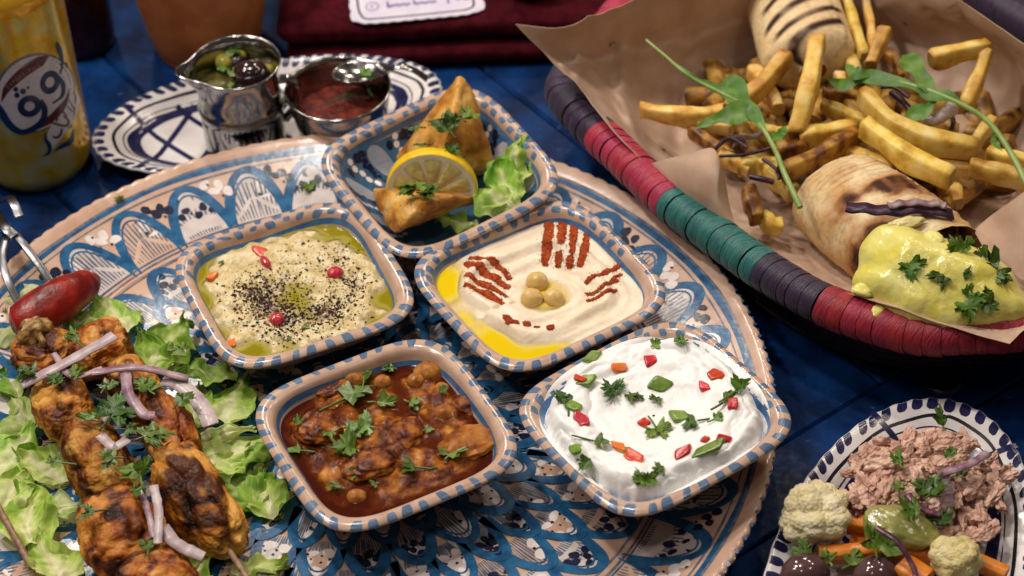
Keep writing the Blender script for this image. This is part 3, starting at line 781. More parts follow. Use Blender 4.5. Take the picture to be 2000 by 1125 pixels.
# ================================================================ AUBERGINE DIP (bowl A)
adip = spots(fA, [(383, 535, .9, -.75), (400, 590, .6, -.6), (655, 445, 1.2, -.7), (705, 478, .8, -.65), (765, 585, .8, -.85), (745, 640, .8, -.7), (490, 697, .9, -.7), (570, 702, 1.0, -.55), (435, 655, .5, -.35), (640, 690, .7, -.3)], 3.1)
acen = spots(fA, [(578, 585, 1.15, -.42), (600, 620, .6, -.2), (520, 590, 1.2, .06)], 3.1)
def h_aub(x, y, t):
    P = P3(x, y); ang = np.arctan2(y, x)
    w = fbm(P, .8, 13, 3)
    lum = (.5 - worley(P + .15 * w[..., None], 1.25, 4)) * .30 + (.5 - worley(P, 2.6, 5)) * .12 + (.5 - worley(P, 6.5, 8)) * .03
    h = 3.44 + lum + .12 * w + adip(x, y) * sstep(.5, .8, t) + acen(x, y) - .22 * sstep(.90, 1., t)
    return h + .02 * fbm(P, 7, 14, 2)
AH = BH - .95
aub = thing('aubergine_dip', fA.o + [0, 0, 2], 'lumpy pale aubergine dip ringed by green oil and sprinkled with dark spice', 'dip')
m_aub = mat('aubergine_paste', None, ramp=[(.2, (.50, .38, .15)), (.5, (.64, .51, .27)), (.8, (.72, .62, .40))], sc=1.3, rough=.3, spec=.5, bump=.06, bsc=6, sss=.12, ssr=(1, .7, .3), sssc=.2, rvar=.15, col=True, colmix='MULTIPLY')
mb = MB(); G = fillgrid(fA, AH, h_aub, nr=200, na=380)
dust = spots(fA, [(495, 575, .55, .8), (525, 600, .75, 1.1), (560, 625, .7, .9), (630, 610, .8, .9), (690, 560, .5, .6), (660, 505, .7, .35), (545, 555, .9, .5)], 3.4)(G[..., 0], G[..., 1])
dust = np.clip(dust * (1.0 + 2.2 * fbm(G, 2.6, 41, 4)) - .22, 0, .92)[..., None]
mb.grid(put(fA, G)[:, ::-1], False, True, 0, (1 - dust * np.array([.80, .88, .84]))[:, ::-1]); part('dip_paste', mb, m_aub, aub, usecol=True)
OA = 3.24
G2 = fillgrid(fA, AH + .05, lambda x, y, t: np.full_like(x, OA), nr=70, na=200)
dep = OA - h_aub(G2[..., 0], G2[..., 1], np.linspace(.004, 1, 70)[:, None] ** .8 * np.ones((1, 200)))
m_oilg = depth_oil('green_oil', (.50, .42, .10), (.24, .20, .006))
oil_mesh('oil_pool', fA, G2, dep, m_oilg, aub, 2.6)
m_sumac = mat('dark_spice', (.014, .006, .007), (.045, .014, .012), sc=4, rough=.75, spec=.25)
mb = MB(); rs = np.random.RandomState(4)
src = [((495, 570), 24, 420), ((520, 600), 34, 650), ((560, 625), 26, 480), ((630, 610), 28, 460), ((690, 555), 20, 230), ((660, 500), 30, 180), ((545, 560), 40, 260), ((600, 535), 45, 160), ((640, 635), 40, 110), ((540, 650), 30, 80), ((675, 590), 25, 160), ((580, 585), 60, 120)]
def specks(mb, fr, hf, half, src, rs, rmin=.018, rmax=.06, h0=3.4, thr=.04):
    for (cx, cy), sd, n in src:
        for k in range(n):
            p = fr.at(cx + rs.normal(0, sd), cy + rs.normal(0, sd * .72), h0)
            t1 = ((abs(p[0]) / half) ** BN + (abs(p[1]) / half) ** BN) ** (1 / BN)
            if t1 > .93: continue
            z1 = max(hf(np.array([p[0]]), np.array([p[1]]), np.array([t1]))[0], OA) + .008
            r = rmin + (rmax - rmin) * rs.rand() ** 2.6
            a = np.sort(rs.rand(5) * 6.28); V = np.c_[np.cos(a) * r * (.6 + .8 * rs.rand(5)), np.sin(a) * r * (.6 + .8 * rs.rand(5)), np.zeros(5)]
            V = np.vstack([V, [0, 0, r * .5]]) + [p[0], p[1], z1]
            mb.add(fr.w(V), [(i, (i + 1) % 5, 5) for i in range(5)])
specks(mb, fA, h_aub, AH, src, rs, .026, .115)
part('spice_sprinkle', mb, m_sumac, aub, kind='stuff', smooth=False)
m_pom = mat('red_seed', (.42, .02, .035), (.62, .06, .09), sc=3, rough=.15, spec=.6, sss=.2, ssr=(1, .2, .2), sssc=.2, coat=.5)
m_redp = matr(0.2, 'red_pepper', (.50, .016, .012), (.66, .05, .02), sc=2.5, rough=.22, spec=.5, bump=.01, bsc=5, sss=.12, ssr=(1, .2, .1), sssc=.2)
m_orgp = mat('orange_pepper', (.70, .13, .015), (.75, .22, .03), sc=2.5, rough=.22, spec=.5, bump=.01, bsc=5)
m_grnp = matr(0.2, 'green_pepper', (.10, .20, .015), (.21, .31, .045), sc=2.0, rough=.25, spec=.5, bump=.01, bsc=5, sss=.1, ssr=(.5, 1, .2), sssc=.2)
def onA(x, y, dz=.05): p = onfill(fA, h_aub, AH, x, y, 3.2); p[2] = max(p[2], OA) + dz; return fA.w(p)
for x, y, sx, sy, yaw, m, lb in ((506, 492, .85, .52, -.6, m_redp, 'red pepper strip on the aubergine dip, just behind a glossy red seed'), (519, 517, .95, .5, -1.1, m_pom, 'long glossy red seed touching the red pepper strip on the aubergine dip'),
                              (655, 537, .9, .78, .3, m_pom, 'single pinkish red seed on the right half of the aubergine dip'), (541, 627, .85, .8, 1.0, m_pom, 'single pinkish red seed near the front edge of the aubergine dip'),
                              (415, 541, .7, .35, 1.0, m_orgp, 'small orange red pepper shred beside the oil at the left of the aubergine dip'), (449, 673, .7, .4, .2, m_orgp, 'small orange red pepper shred at the front left corner of the aubergine dip')):
    if m is m_pom:
        mb = MB(); blob(mb, onA(x, y, .12), (sx / 2, sy / 2, .3), rotm(.2, .1, yaw), 3, .12, 1.2, int(x))
    else: mb = chip(onA(x, y), sx, sy, .25, yaw, int(x), (.2, .1))
    put_thing('pepper_piece' if m is not m_pom else 'red_seed', mb, m, lb, 'seed' if m is m_pom else 'pepper piece', 'red bits on the aubergine dip')
for i, (x, y, s) in enumerate(((560, 665, .5), (437, 510, .4), (590, 637, .45), (455, 632, .35), (690, 645, .35))):
    mb = MB(); leaflet(mb, onA(x, y, .04), s, i * 2.1, .1, 0, .3, .2, i)
    put_thing('herb_fleck', mb, m_parsley_wet, ('green herb fleck in front of the lower red seed of the aubergine dip', 'green herb fleck at the left edge of the aubergine dip', 'green herb fleck right of the lower red seed on the aubergine dip', 'green herb fleck on the lower left lumps of the aubergine dip', 'green herb fleck at the front right of the aubergine dip')[i], 'herb', 'herb flecks on the aubergine dip')

# ================================================================ YOGURT (bowl D)
YH = 5.12
ydip = spots(fD, [(1275, 805, 2.0, -.55), (1360, 765, 1.1, -.22), (1180, 800, .9, -.2)], 4.2)
yup = spots(fD, [(1130, 735, .9, .18), (1300, 685, 1.1, .22), (1440, 770, 1.0, .25), (1400, 900, 1.0, .2), (1230, 930, 1.1, .16), (1090, 830, .8, .16)], 4.2)
bq = bprof[np.argmin(bprof[:, 0]):]
def bowl_z(x, y, n=BN):                           # height of the bowl's own surface under a point
    t = ((np.abs(x) / BH) ** n + (np.abs(y) / BH) ** n) ** (1 / n); d = BH * (1 - t)
    return np.interp(d, bq[:, 0], bq[:, 1])
def h_yog(x, y, t):
    P = P3(x, y); ang = np.arctan2(y, x)
    w = fbm(P, .55, 23, 3); C = P3(np.cos(ang), np.sin(ang))
    edge = .935 + .025 * np.sin(5 * ang + 1) + .045 * noise(C * 3, 1.6, 2) + .05 * np.abs(noise(C * 8, 1.2, 7))
    ph = t * 17 + 1.3 * ang + 2.6 * w
    swirl = .30 * (np.abs(np.sin(ph * .5)) ** .6 - .5) * sstep(.40, .62, t) + .34 * np.abs(noise(P3(np.cos(ang) * 3.2, np.sin(ang) * 3.2, t * 7), 1.3, 4)) * sstep(.45, .8, t)
    h = 4.30 + ydip(x, y) + yup(x, y) + swirl + .12 * w + .025 * fbm(P, 2.6, 24, 3)
    fall = np.clip((t - edge + .15) / .15, 0, 1)
    h = h - 1.6 * (1 - np.sqrt(np.clip(1 - fall ** 2.4, 0, 1))) - .9 * sstep(0, .12, t - edge)
    return np.maximum(h, bowl_z(x, y) + .02)
m_yog = mat('yogurt', (.86, .845, .835), (.90, .885, .875), sc=1.2, rough=.36, spec=.4, bump=.03, bsc=3.5, sss=.08, ssr=(1, .85, .7), sssc=.2)
mb = MB(); G = fillgrid(fD, YH, h_yog, n=2.75, nr=120, na=300); mb.grid(put(fD, G)[:, ::-1], False, True)
solo('yogurt', mb, m_yog, 'thick white strained yogurt heaped above the rim of its square bowl', 'yogurt')
surfD = lambda X: sampler(fD, h_yog, YH, 2.75)(X)
def onD(x, y, dz=.05): p = onfill(fD, h_yog, YH, x, y, 4.3, 2.75); p[2] += dz; return fD.w(p)
YP = [  # pepper dice: px, py, sx, sy, yaw, material, where
    (1157, 698, .95, .62, .95, m_grnp, 'green pepper piece at the back left edge of the yogurt'),
    (1209, 718, .85, .5, .15, m_orgp, 'orange pepper strip near the back of the yogurt'),
    (1271, 705, .68, .72, .2, m_redp, 'red pepper square near the back of the yogurt'),
    (1399, 732, .95, .85, .5, m_redp, 'larger of two red pepper pieces near the right corner of the yogurt'),
    (1376, 757, .62, .55, -.4, m_redp, 'small red pepper triangle just left of the larger red piece at right of the yogurt'),
    (1145, 744, .85, .85, 1.0, m_grnp, 'round green pepper piece at the left of the yogurt by a red shred'),
    (1132, 741, .35, .7, .9, m_redp, 'thin red pepper shred tucked behind the round green piece on the yogurt'),
    (1121, 795, .85, .7, -.7, m_grnp, 'green pepper piece above the red one at the left edge of the yogurt'),
    (1135, 823, .95, .92, -.3, m_redp, 'large red pepper square at the left edge of the yogurt'),
    (1288, 752, .95, 1.0, .7, m_grnp, 'big curled green pepper piece in the middle of the yogurt behind a parsley leaf'),
    (1327, 814, .95, .85, .1, m_grnp, 'green pepper disc right of the central parsley on the yogurt'),
    (1257, 827, .6, .5, .6, m_redp, 'small red pepper chip behind the central parsley on the yogurt'),
    (1127, 878, .8, .8, .3, m_grnp, 'green pepper piece near the front left edge of the yogurt'),
    (1208, 873, .8, .5, -.5, m_orgp, 'orange pepper piece in the touching trio at the front of the yogurt'),
    (1222, 882, .55, .5, .2, m_grnp, 'small green pepper chip between the orange and red pieces at front of the yogurt'),
    (1238, 894, 1.1, .8, -.6, m_redp, 'red pepper piece in the touching trio at the front of the yogurt'),
    (1334, 884, .95, .62, .35, m_redp, 'red pepper piece at the left end of the row at front right of the yogurt'),
    (1384, 878, 1.7, .62, .1, m_grnp, 'long green pepper strip in the row at front right of the yogurt'),
    (1377, 860, .42, .35, .8, m_redp, 'tiny red pepper chip behind the long green strip on the yogurt'),
    (1414, 858, .8, .5, -.1, m_redp, 'red pepper piece at the right end of the row at front right of the yogurt'),
    (1431, 790, .55, .7, .1, m_redp, 'red pepper piece half under a parsley leaf at the right yogurt edge')]
for i, (x, y, sx, sy, yaw, m, lb) in enumerate(YP):
    put_thing('pepper_piece', chip(onD(x, y, .03), sx * .9, sy * .9, .24, yaw, i + 50, (rnd.gauss(0, .15), rnd.gauss(0, .15)), curve=.15), m, lb, 'pepper piece', 'diced pepper on the yogurt')
YL = [  # parsley on the yogurt: px,py,size,yaw(deg),n,stem,label
    (1205, 770, .95, 60, 3, .3, 'large frilly parsley leaf on the left half of the yogurt'), (1232, 772, .8, -140, 2, .2, 'pale parsley leaf touching the right side of the large frilly one on the yogurt'),
    (1281, 838, 1.05, -160, 3, .8, 'parsley sprig standing in the middle front of the yogurt'), (1284, 780, .55, 120, 2, .2, 'small parsley leaf in front of the big curled green pepper on the yogurt'),
    (1412, 790, 1.3, -50, 1, .5, 'broad dark parsley leaf at the right edge of the yogurt beside a red piece'), (1436, 768, 1.1, -48, 1, .9, 'long folded parsley leaf pointing at the right corner of the yogurt'),
    (1362, 825, .8, 100, 1, .9, 'thin parsley leaf on a stem right of the green pepper disc'), (1395, 822, .6, -60, 1, .5, 'narrow parsley leaf below the broad dark one at right of the yogurt'),
    (1160, 865, .8, -115, 1, 1.4, 'parsley leaf on a long stem lying across the left front of the yogurt'), (1156, 912, 1.0, 100, 2, 0, 'dark parsley leaf near the front left edge of the yogurt'),
    (1262, 937, .85, 20, 3, .3, 'three-lobed parsley leaf at the front edge of the yogurt'), (1297, 940, .85, 10, 1, .3, 'narrow parsley leaf right of the three-lobed one at the front edge of the yogurt'),
    (1102, 790, .9, 20, 1, 1.1, 'thin parsley leaf with a hooked stem at the left edge of the yogurt'), (1275, 679, .6, -60, 1, .2, 'small dark parsley leaf near the back edge of the yogurt'), (1340, 668, .8, 80, 2, .2, 'parsley leaf lying on the back rim of the yogurt bowl')]
for i, (x, y, s, yaw, n, st, lb) in enumerate(YL):
    mb = sprig(onD(x, y, .08), s, R(yaw), n, st, i + 5, surf=surfD)
    put_thing('parsley_leaf', mb, (m_parsley if i % 3 else m_parsley_d), lb, 'parsley', 'parsley on the yogurt')

# ================================================================ STEW (bowl C)
SH = BH - .95; SL = 3.18
slump = spots(fC, [(640, 745, 1.4, .55), (735, 730, .7, .3), (830, 735, .9, .3), (610, 830, 1.3, .40), (700, 810, 1.2, .25), (780, 850, 1.3, .42), (850, 780, 1.2, .45), (930, 780, 1.0, .48), (920, 865, 1.3, .45), (700, 920, 1.2, .40), (800, 930, 1.2, .35), (640, 900, .9, .25), (860, 920, .9, .25), (730, 860, 1.0, .35)], 3.2)
def h_stew(x, y, t):
    P = P3(x, y); w = fbm(P, .9, 33, 3)
    lum = (.45 - worley(P + .2 * w[..., None], .95, 14)) * .42 + (.5 - worley(P, 2.2, 15)) * .16 + .05 * fbm(P, 4, 17, 3)
    h = 3.06 + slump(x, y) * .80 + lum - .35 * sstep(.82, .98, t)
    return h
m_stew = mat('stew_meat', None, ramp=[(.15, (.035, .006, .002)), (.40, (.13, .027, .004)), (.58, (.30, .088, .010)), (.85, (.50, .21, .03))], sc=1.1, rough=.11, spec=.26, bump=.09, bsc=4.0, bdet=5, rvar=.04)
m_broth = depth_oil('red_broth', (.13, .022, .004), (.050, .006, .002), .06)
stew = thing('stew', fC.o + [0, 0, 2], 'dark red-brown stew in its glossy oily broth, scattered with torn parsley', 'stew')
mb = MB(); G = fillgrid(fC, SH, h_stew, nr=120, na=280); mb.grid(put(fC, G)[:, ::-1], False, True); part('stew_mass', mb, m_stew, stew)
G2 = fillgrid(fC, SH + .05, lambda x, y, t: np.full_like(x, SL) + .03 * np.exp(-((1 - t) / .02) ** 2), nr=70, na=200)
dep = SL - h_stew(G2[..., 0], G2[..., 1], np.linspace(.004, 1, 70)[:, None] ** .8 * np.ones((1, 200)))
oil_mesh('broth', fC, G2, dep, m_broth, stew, 3.2)
m_spea = mat('stewed_chickpea', None, ramp=[(.2, (.20, .055, .01)), (.5, (.36, .14, .03)), (.8, (.50, .25, .07))], sc=1.3, rough=.16, spec=.2, bump=.06, bsc=3.4, bdet=4)
def onC(x, y, dz=.0): p = onfill(fC, h_stew, SH, x, y, 3.3); p[2] = max(p[2], SL) + dz; return fC.w(p)
for i, (x, y, r, lb) in enumerate(((728, 718, .62, 'pale chickpea at the back of the stew with a split skin'), (747, 745, .5, 'chickpea just in front of the pale split one in the stew'), (836, 728, .78, 'large round orange chickpea at the back of the stew, right of the split one'), (862, 756, .42, 'small chickpea in the broth right of the large round orange one'),
                                 (868, 806, .55, 'chickpea under sauce near the right side of the stew'), (697, 975, .5, 'golden chickpea at the front corner of the stew'), (812, 742, .5, 'sauce-covered chickpea left of the large round orange one'), (690, 748, .7, 'brown rounded meat lump at the back left of the stew'))):
    chickpea(onC(x, y, -.16), r, i * 1.3, .3, lb, i + 70, m_spea, 'chickpeas in the stew')
m_pot = mat('stewed_potato', None, ramp=[(.2, (.15, .04, .008)), (.5, (.34, .11, .018)), (.8, (.46, .20, .04))], sc=1.0, rough=.16, spec=.2, bump=.07, bsc=3.4, bdet=4)
mb = MB(); blob(mb, onC(920, 862, -.12), (1.6, 1.05, .42), rotm(0, 0, .35), 4, .30, 1.6, 5); put_thing('potato_chunk', mb, m_pot, 'orange potato chunk at the right corner of the stew', 'potato')
for i, (x, y, rx, ry, yw, lb) in enumerate(((655, 757, 1.3, .9, .5, 'brown meat chunk at the back left of the stew'), (622, 838, 1.1, .9, 0, 'dark meat chunk at the left edge of the stew'), (912, 797, .9, .7, -.4, 'dark ragged meat chunk at the right of the stew behind the potato'), (720, 905, 1.4, .9, .3, 'brown meat chunk near the front of the stew'), (790, 845, 1.1, .9, 1.2, 'dark meat chunk in the middle of the stew'))):
    mb = MB(); blob(mb, onC(x, y, -.14), (rx, ry, .5), rotm(0, 0, yw), 4, .28, 1.6, i + 40); put_thing('meat_chunk', mb, m_stew, lb, 'meat', 'meat chunks in the stew')
sC = sampler(fC, h_stew, SH)
surfC = lambda X: np.maximum(sC(X), fC.o[2] + SL) + .05
SLV = [(672, 785, 1.7, -55, 1, .9, 'long parsley leaf slanting across the left of the stew'), (712, 758, 1.1, -10, 2, .7, 'upright parsley sprig at the back of the stew'), (735, 790, 1.0, -100, 1, .3, 'curved parsley leaf right of the upright sprig on the stew'), (722, 838, 1.15, 75, 3, .4, 'frilly parsley leaf in the middle of the stew'),
       (700, 880, 1.5, 100, 1, .2, 'broad flat parsley leaf below the frilly one on the stew'), (640, 838, 1.0, 160, 1, .4, 'narrow parsley leaf left of the frilly one on the stew'), (876, 896, 1.2, -40, 2, .2, 'angular parsley leaf at the right front of the stew'), (810, 917, 1.0, 80, 2, 1.2, 'stalked parsley leaf at the front of the stew'),
       (695, 935, 1.0, -40, 2, .3, 'parsley leaf near the front edge of the stew'), (735, 955, .7, 30, 1, .2, 'small round parsley leaf at the front edge of the stew'), (585, 833, .7, 20, 1, 0, 'oval parsley leaf at the left edge of the stew'), (770, 733, .9, 90, 2, .2, 'parsley leaf between the chickpeas at the back of the stew'),
       (800, 790, .9, -120, 2, .5, 'drooping parsley leaf in the centre right of the stew'), (868, 772, .7, 10, 2, .1, 'pale parsley leaf at the right of the stew'), (665, 955, .9, 60, 2, .3, 'dark parsley leaf at the front left of the stew'), (830, 845, .5, -70, 1, .5, 'short parsley stem with a tiny leaf right of the frilly one on the stew'), (590, 890, .7, 80, 1, 1.0, 'parsley stem lying over the left rim of the stew bowl')]
for i, (x, y, s, yaw, n, st, lb) in enumerate(SLV):
    put_thing('parsley_leaf', sprig(onC(x, y, .12), s, R(yaw), n, st, i + 31, surf=surfC), (m_parsley_wet, m_parsley, m_parsley_wet)[i % 3], lb, 'parsley', 'parsley on the stew')
# ================================================================ DRINK CAN
CC = np.array([-27.5, 12.5, 0.0]); CR = 3.3; CH = 15.0
m_can = mat('gold_can_print', None, ramp=[(.2, (.66, .38, .006)), (.46, (.80, .50, .014)), (.58, (.68, .52, .10)), (.8, (.74, .60, .24))], sc=.75, rough=.22, spec=.5, metal=.5, coat=.35, crough=.15, detail=8, speck=((.62, .50, .22), 7, .62))
m_cangold = mat('gold_can_neck', (.70, .33, .012), (.78, .42, .02), sc=.5, rough=.16, spec=.6, metal=.3, coat=.8, crough=.04)
m_alu = mat('aluminium', (.62, .62, .64), rough=.25, metal=1.0, bump=.004, bsc=3)
can = thing('drink_can', CC, 'tall golden drink can with a white oval label at the left edge of the table', 'can')
mb = MB(); lathe(mb, [(2.2, .45), (2.5, .05), (2.65, 0.0), (2.8, .12), (3.18, .75), (3.28, 1.1), (CR, 1.4), (CR, 12.55)], CC, 96); part('can_wall', mb, m_can, can)
mb = MB(); lathe(mb, [(CR, 12.55), (CR - .01, 12.9), (3.24, 13.25), (3.05, 13.7), (2.72, 14.35), (2.62, 14.6), (2.62, 14.72)], CC, 96); part('neck', mb, m_cangold, can)
mb = MB(); lathe(mb, [(2.60, 14.70), (2.68, 14.85), (2.66, 15.0), (2.52, 15.02), (2.46, 14.8), (2.42, 14.45), (.01, 14.5)], CC, 72); part('lid', mb, m_alu, can)
mb = MB(); rbox(mb, CC + [0, -.2, 14.62], (1.5, 2.2, .12), None, .05); lid_tab = part('ring_pull', mb, m_alu, can)
m_lw = mat('label_white', (.62, .60, .64), (.70, .67, .70), sc=1.5, rough=.3, coat=.3)
m_ln = mat('label_navy', (.006, .028, .10), rough=.3, coat=.3)
m_lr = mat('label_maroon', (.085, .012, .012), (.13, .02, .02), sc=2, rough=.3, coat=.3)
m_lg = mat('label_grey', (.23, .23, .26), rough=.25, metal=.5)
def can_uv(px, py):
    d = (px - 1000) * RIGHT + (562.5 - py) * UP + FPX * FWD
    o = CAMP - CC; a = d[0] ** 2 + d[1] ** 2; b = 2 * (o[0] * d[0] + o[1] * d[1]); c = o[0] ** 2 + o[1] ** 2 - CR ** 2
    disc = b * b - 4 * a * c
    t = (-b - math.sqrt(max(disc, 0))) / (2 * a); p = o + t * d
    return np.array([math.atan2(p[1], p[0]) * CR, p[2]])
def canS(uv): return np.c_[uv[:, 0], uv[:, 1]]
def can_lift(uv, lift):
    th = uv[:, 0] / CR; r = CR + lift
    return np.c_[CC[0] + r * np.cos(th), CC[1] + r * np.sin(th), uv[:, 1]]
def z1(p): return can_uv(p[0] / 4.168, 60 + p[1] / 4.168)
def can_ribbon(mb, pts, w, lift, mi, n=40):
    Pc = spline(np.c_[np.asarray(pts, float), np.zeros(len(pts))], n)[:, :2]
    w = np.interp(np.linspace(0, 1, n), np.linspace(0, 1, len(np.atleast_1d(w))), np.atleast_1d(w)) if np.ndim(w) else np.full(n, w)
    D = np.gradient(Pc, axis=0); D /= np.linalg.norm(D, axis=1)[:, None] + 1e-9; Nn = np.c_[-D[:, 1], D[:, 0]]
    m = 7; v = np.linspace(-.5, .5, m)
    G = Pc[:, None] + Nn[:, None] * (v[None] * w[:, None])[..., None]
    UV = np.array([z1(p) for p in G.reshape(-1, 2)])
    mb.grid(can_lift(UV, lift).reshape(n, m, 3), False, False, mi)
def can_disc(mb, c, rx, ry, ang, lift, mi, inner=0.0):
    t = np.linspace(inner, 1, 10); a = np.linspace(0, 2 * np.pi, 48, endpoint=False)
    x = t[:, None] * np.cos(a) * rx; y = t[:, None] * np.sin(a) * ry
    X = c[0] + x * math.cos(ang) - y * math.sin(ang); Y = c[1] + x * math.sin(ang) + y * math.cos(ang)
    UV = np.array([z1(p) for p in np.stack([X, Y], -1).reshape(-1, 2)])
    mb.grid(can_lift(UV, lift).reshape(10, 48, 3), False, True, mi)
mb = MB()
can_disc(mb, (278, 505), 352, 305, -.7, .008, 3); can_disc(mb, (283, 510), 335, 288, -.7, .012, 0)
can_ribbon(mb, [(400, 985), (440, 860), (540, 690), (605, 560), (612, 500)], [6, 120, 150, 90, 10], .016, 0)
can_ribbon(mb, [(12, 580), (50, 480), (130, 390), (240, 300), (330, 245), (392, 203)], [4, 55, 78, 88, 84, 10], .020, 2)
can_ribbon(mb, [(165, 315), (230, 262), (300, 222)], [3, 14, 3], .026, 3)
can_ribbon(mb, [(275, 812), (390, 735), (480, 650), (540, 560), (562, 470)], [6, 58, 62, 34, 4], .020, 2)
for c, r in (((128, 475), 20), ((187, 492), 24), ((138, 523), 22), ((228, 462), 12), ((232, 420), 5)): can_disc(mb, c, r, r, 0, .024, 1)
can_disc(mb, (240, 612), 98, 88, -.3, .028, 1, .44) ; can_disc(mb, (405, 418), 78, 98, .35, .028, 1, .46)
can_ribbon(mb, [(330, 560), (362, 640), (345, 730), (260, 800), (170, 822), (80, 765), (15, 660), (-20, 600)], [30, 52, 50, 46, 44, 60, 56, 40], .026, 1)
can_ribbon(mb, [(470, 370), (512, 440), (502, 530), (425, 592)], [30, 38, 30, 10], .026, 1)
can_ribbon(mb, [(460, 92), (480, 150), (500, 220), (500, 310), (480, 350)], [14, 44, 28, 16, 8], .026, 1)
can_ribbon(mb, [(538, 260), (540, 300)], [22, 16], .026, 1)
can_ribbon(mb, [(368, 828), (372, 880), (402, 935), (398, 990), (345, 1022)], [8, 26, 36, 26, 4], .026, 1)
can_ribbon(mb, [(432, 985), (500, 940), (575, 895), (598, 800)], [3, 34, 44, 5], .026, 1)
for q, w in (([(425, 858), (462, 868), (492, 840), (500, 795)], 22), ([(418, 745), (470, 762), (535, 772), (556, 735), (515, 690)], 20), ([(500, 640), (545, 700)], 14), ([(560, 560), (585, 610), (600, 640)], 13), ([(545, 610), (590, 660)], 13), ([(600, 500), (612, 540), (606, 590)], 12), ([(470, 690), (455, 740)], 16), ([(572, 760), (582, 790)], 12), ([(555, 775), (560, 795)], 12), ([(610, 620), (598, 690)], 10)):
    can_ribbon(mb, q, [w * .6, w, w * .7], .030, 2, 14)
# small capitals along the maroon banner
GL = dict(E=[[(1, 0), (0, 0), (0, 2), (1, 2)], [(0, 1), (.8, 1)]], X=[[(0, 0), (1, 2)], [(1, 0), (0, 2)]], P=[[(0, 0), (0, 2), (1, 2), (1, 1), (0, 1)]], O=[[(0, 0), (1, 0), (1, 2), (0, 2), (0, 0)]], R=[[(0, 0), (0, 2), (1, 2), (1, 1), (0, 1)], [(.4, 1), (1, 0)]], T=[[(.5, 0), (.5, 2)], [(0, 2), (1, 2)]], I=[[(.5, 0), (.5, 2)]], L=[[(0, 2), (0, 0), (1, 0)]], S=[[(0, 0), (1, 0), (1, 1), (0, 1), (0, 2), (1, 2)]])
bpath = spline([(62, 462, 0), (130, 402, 0), (200, 352, 0), (270, 312, 0), (335, 280, 0)], 100)[:, :2]
for k, ch in enumerate('EXPORT PILS'):
    if ch == ' ': continue
    i = int(k / 11 * 98); c = bpath[i]; d = bpath[i + 1] - c; d /= np.linalg.norm(d); nn = np.array([d[1], -d[0]])
    for st in GL[ch]:
        pts = [c + d * x * 15 + nn * (y * 14 - 10) for x, y in st]
        for a_, b_ in zip(pts[:-1], pts[1:]): can_ribbon(mb, [a_, b_], 5, .027, 4, 3)
part('printed_label', mb, [m_lw, m_ln, m_lr, m_lg, mat('label_rose', (.40, .20, .19), rough=.4)], can, kind='stuff')

# ================================================================ POT, DARK JAR, FOLDED CLOTH
m_terra = mat('terracotta', (.40, .125, .030), (.52, .18, .05), sc=.5, rough=.55, spec=.35, bump=.03, bsc=2.5, rvar=.15, speck=((.55, .24, .09), 1.6, .70))
mb = MB(); c = (-18.3, 23.9, 0)
lathe(mb, smoothprof([(0.01, .02), (2.9, 0), (3.25, .25), (3.55, 1.3), (3.95, 3.6), (4.35, 6.2), (4.65, 8.4)], 30).tolist() + [(4.95, 8.5), (5.0, 9.3), (4.75, 9.4), (4.4, 8.6), (3.2, 1.0), (.01, .8)], c, 72)
solo('clay_pot', mb, m_terra, 'tapered terracotta pot standing behind the steel jug', 'pot')
m_jar = mat('dark_glass', (.020, .004, .003), (.035, .008, .006), sc=.8, rough=.12, spec=.5)
mb = MB(); lathe(mb, [(.01, .05), (1.9, 0), (2.15, .3), (2.2, .8), (2.2, 7), (1.9, 8), (1.2, 9), (1.1, 11), (.01, 11)], (-26.3, 24.4, 0), 48)
jar = solo('glass_bottle', mb, m_jar, 'dark brown glass bottle behind the golden can', 'bottle')
m_cloth = mat('maroon_cloth', (.034, .002, .005), (.060, .004, .009), sc=1.2, rough=.9, spec=.08, bump=.03, bsc=9)
def cushion(mb, x0, x1, y0, y1, z0, z1, seed, r=.5, nx=70, ny=50):
    """soft folded layer: closed rounded slab"""
    n = 48; prof = []
    u = np.linspace(0, 1, nx)
    a = np.linspace(0, 2 * np.pi, n, endpoint=False)
    hy, hz = (y1 - y0) / 2, (z1 - z0) / 2
    ca, sa = np.cos(a), np.sin(a)
    Y = (y0 + y1) / 2 + np.sign(ca) * np.abs(ca) ** .22 * hy; Z = (z0 + z1) / 2 + np.sign(sa) * np.abs(sa) ** .5 * hz
    X = x0 + (x1 - x0) * u
    sq = np.minimum(1, np.minimum(u, 1 - u) * 22) ** .5
    G = np.zeros((nx, n, 3)); G[..., 0] = X[:, None]; G[..., 1] = ((Y - (y0 + y1) / 2)[None] * (.93 + .07 * sq[:, None])) + (y0 + y1) / 2; G[..., 2] = (Z - (z0 + z1) / 2)[None] * sq[:, None] + (z0 + z1) / 2
    G += .16 * fbm(G, .35, seed, 3)[..., None] * [.6, 1, .6]
    mb.grid(G, False, True)
    mb.add(np.vstack([G[0], G[-1]]), [tuple(range(n))[::-1], tuple(range(n, 2 * n))])
cl = thing('folded_cloth', (-3, 25, 0), 'folded maroon cloth with a white printed tag at the back of the table', 'cloth')
mb = MB(); cushion(mb, -13.2, 9, 20.0, 40, .05, 1.5, 3); part('lower_fold', mb, m_cloth, cl)
mb = MB(); cushion(mb, -13.7, 9, 20.6, 40, 1.5, 3.1, 8); part('upper_fold', mb, m_cloth, cl)
m_tag = mat('tag_paper', (.58, .54, .66), (.64, .60, .70), sc=.8, rough=.7)
m_ink = mat('tag_ink', (.03, .03, .055), rough=.7); m_ink2 = mat('tag_purple_ink', (.13, .08, .30), rough=.7)
tz = 3.22
t0, t1 = at(700, 44, tz), at(935, 22, tz); ex = (t1 - t0) / np.linalg.norm(t1 - t0); ey = np.array([-ex[1], ex[0], 0]); TW = np.linalg.norm(t1 - t0)
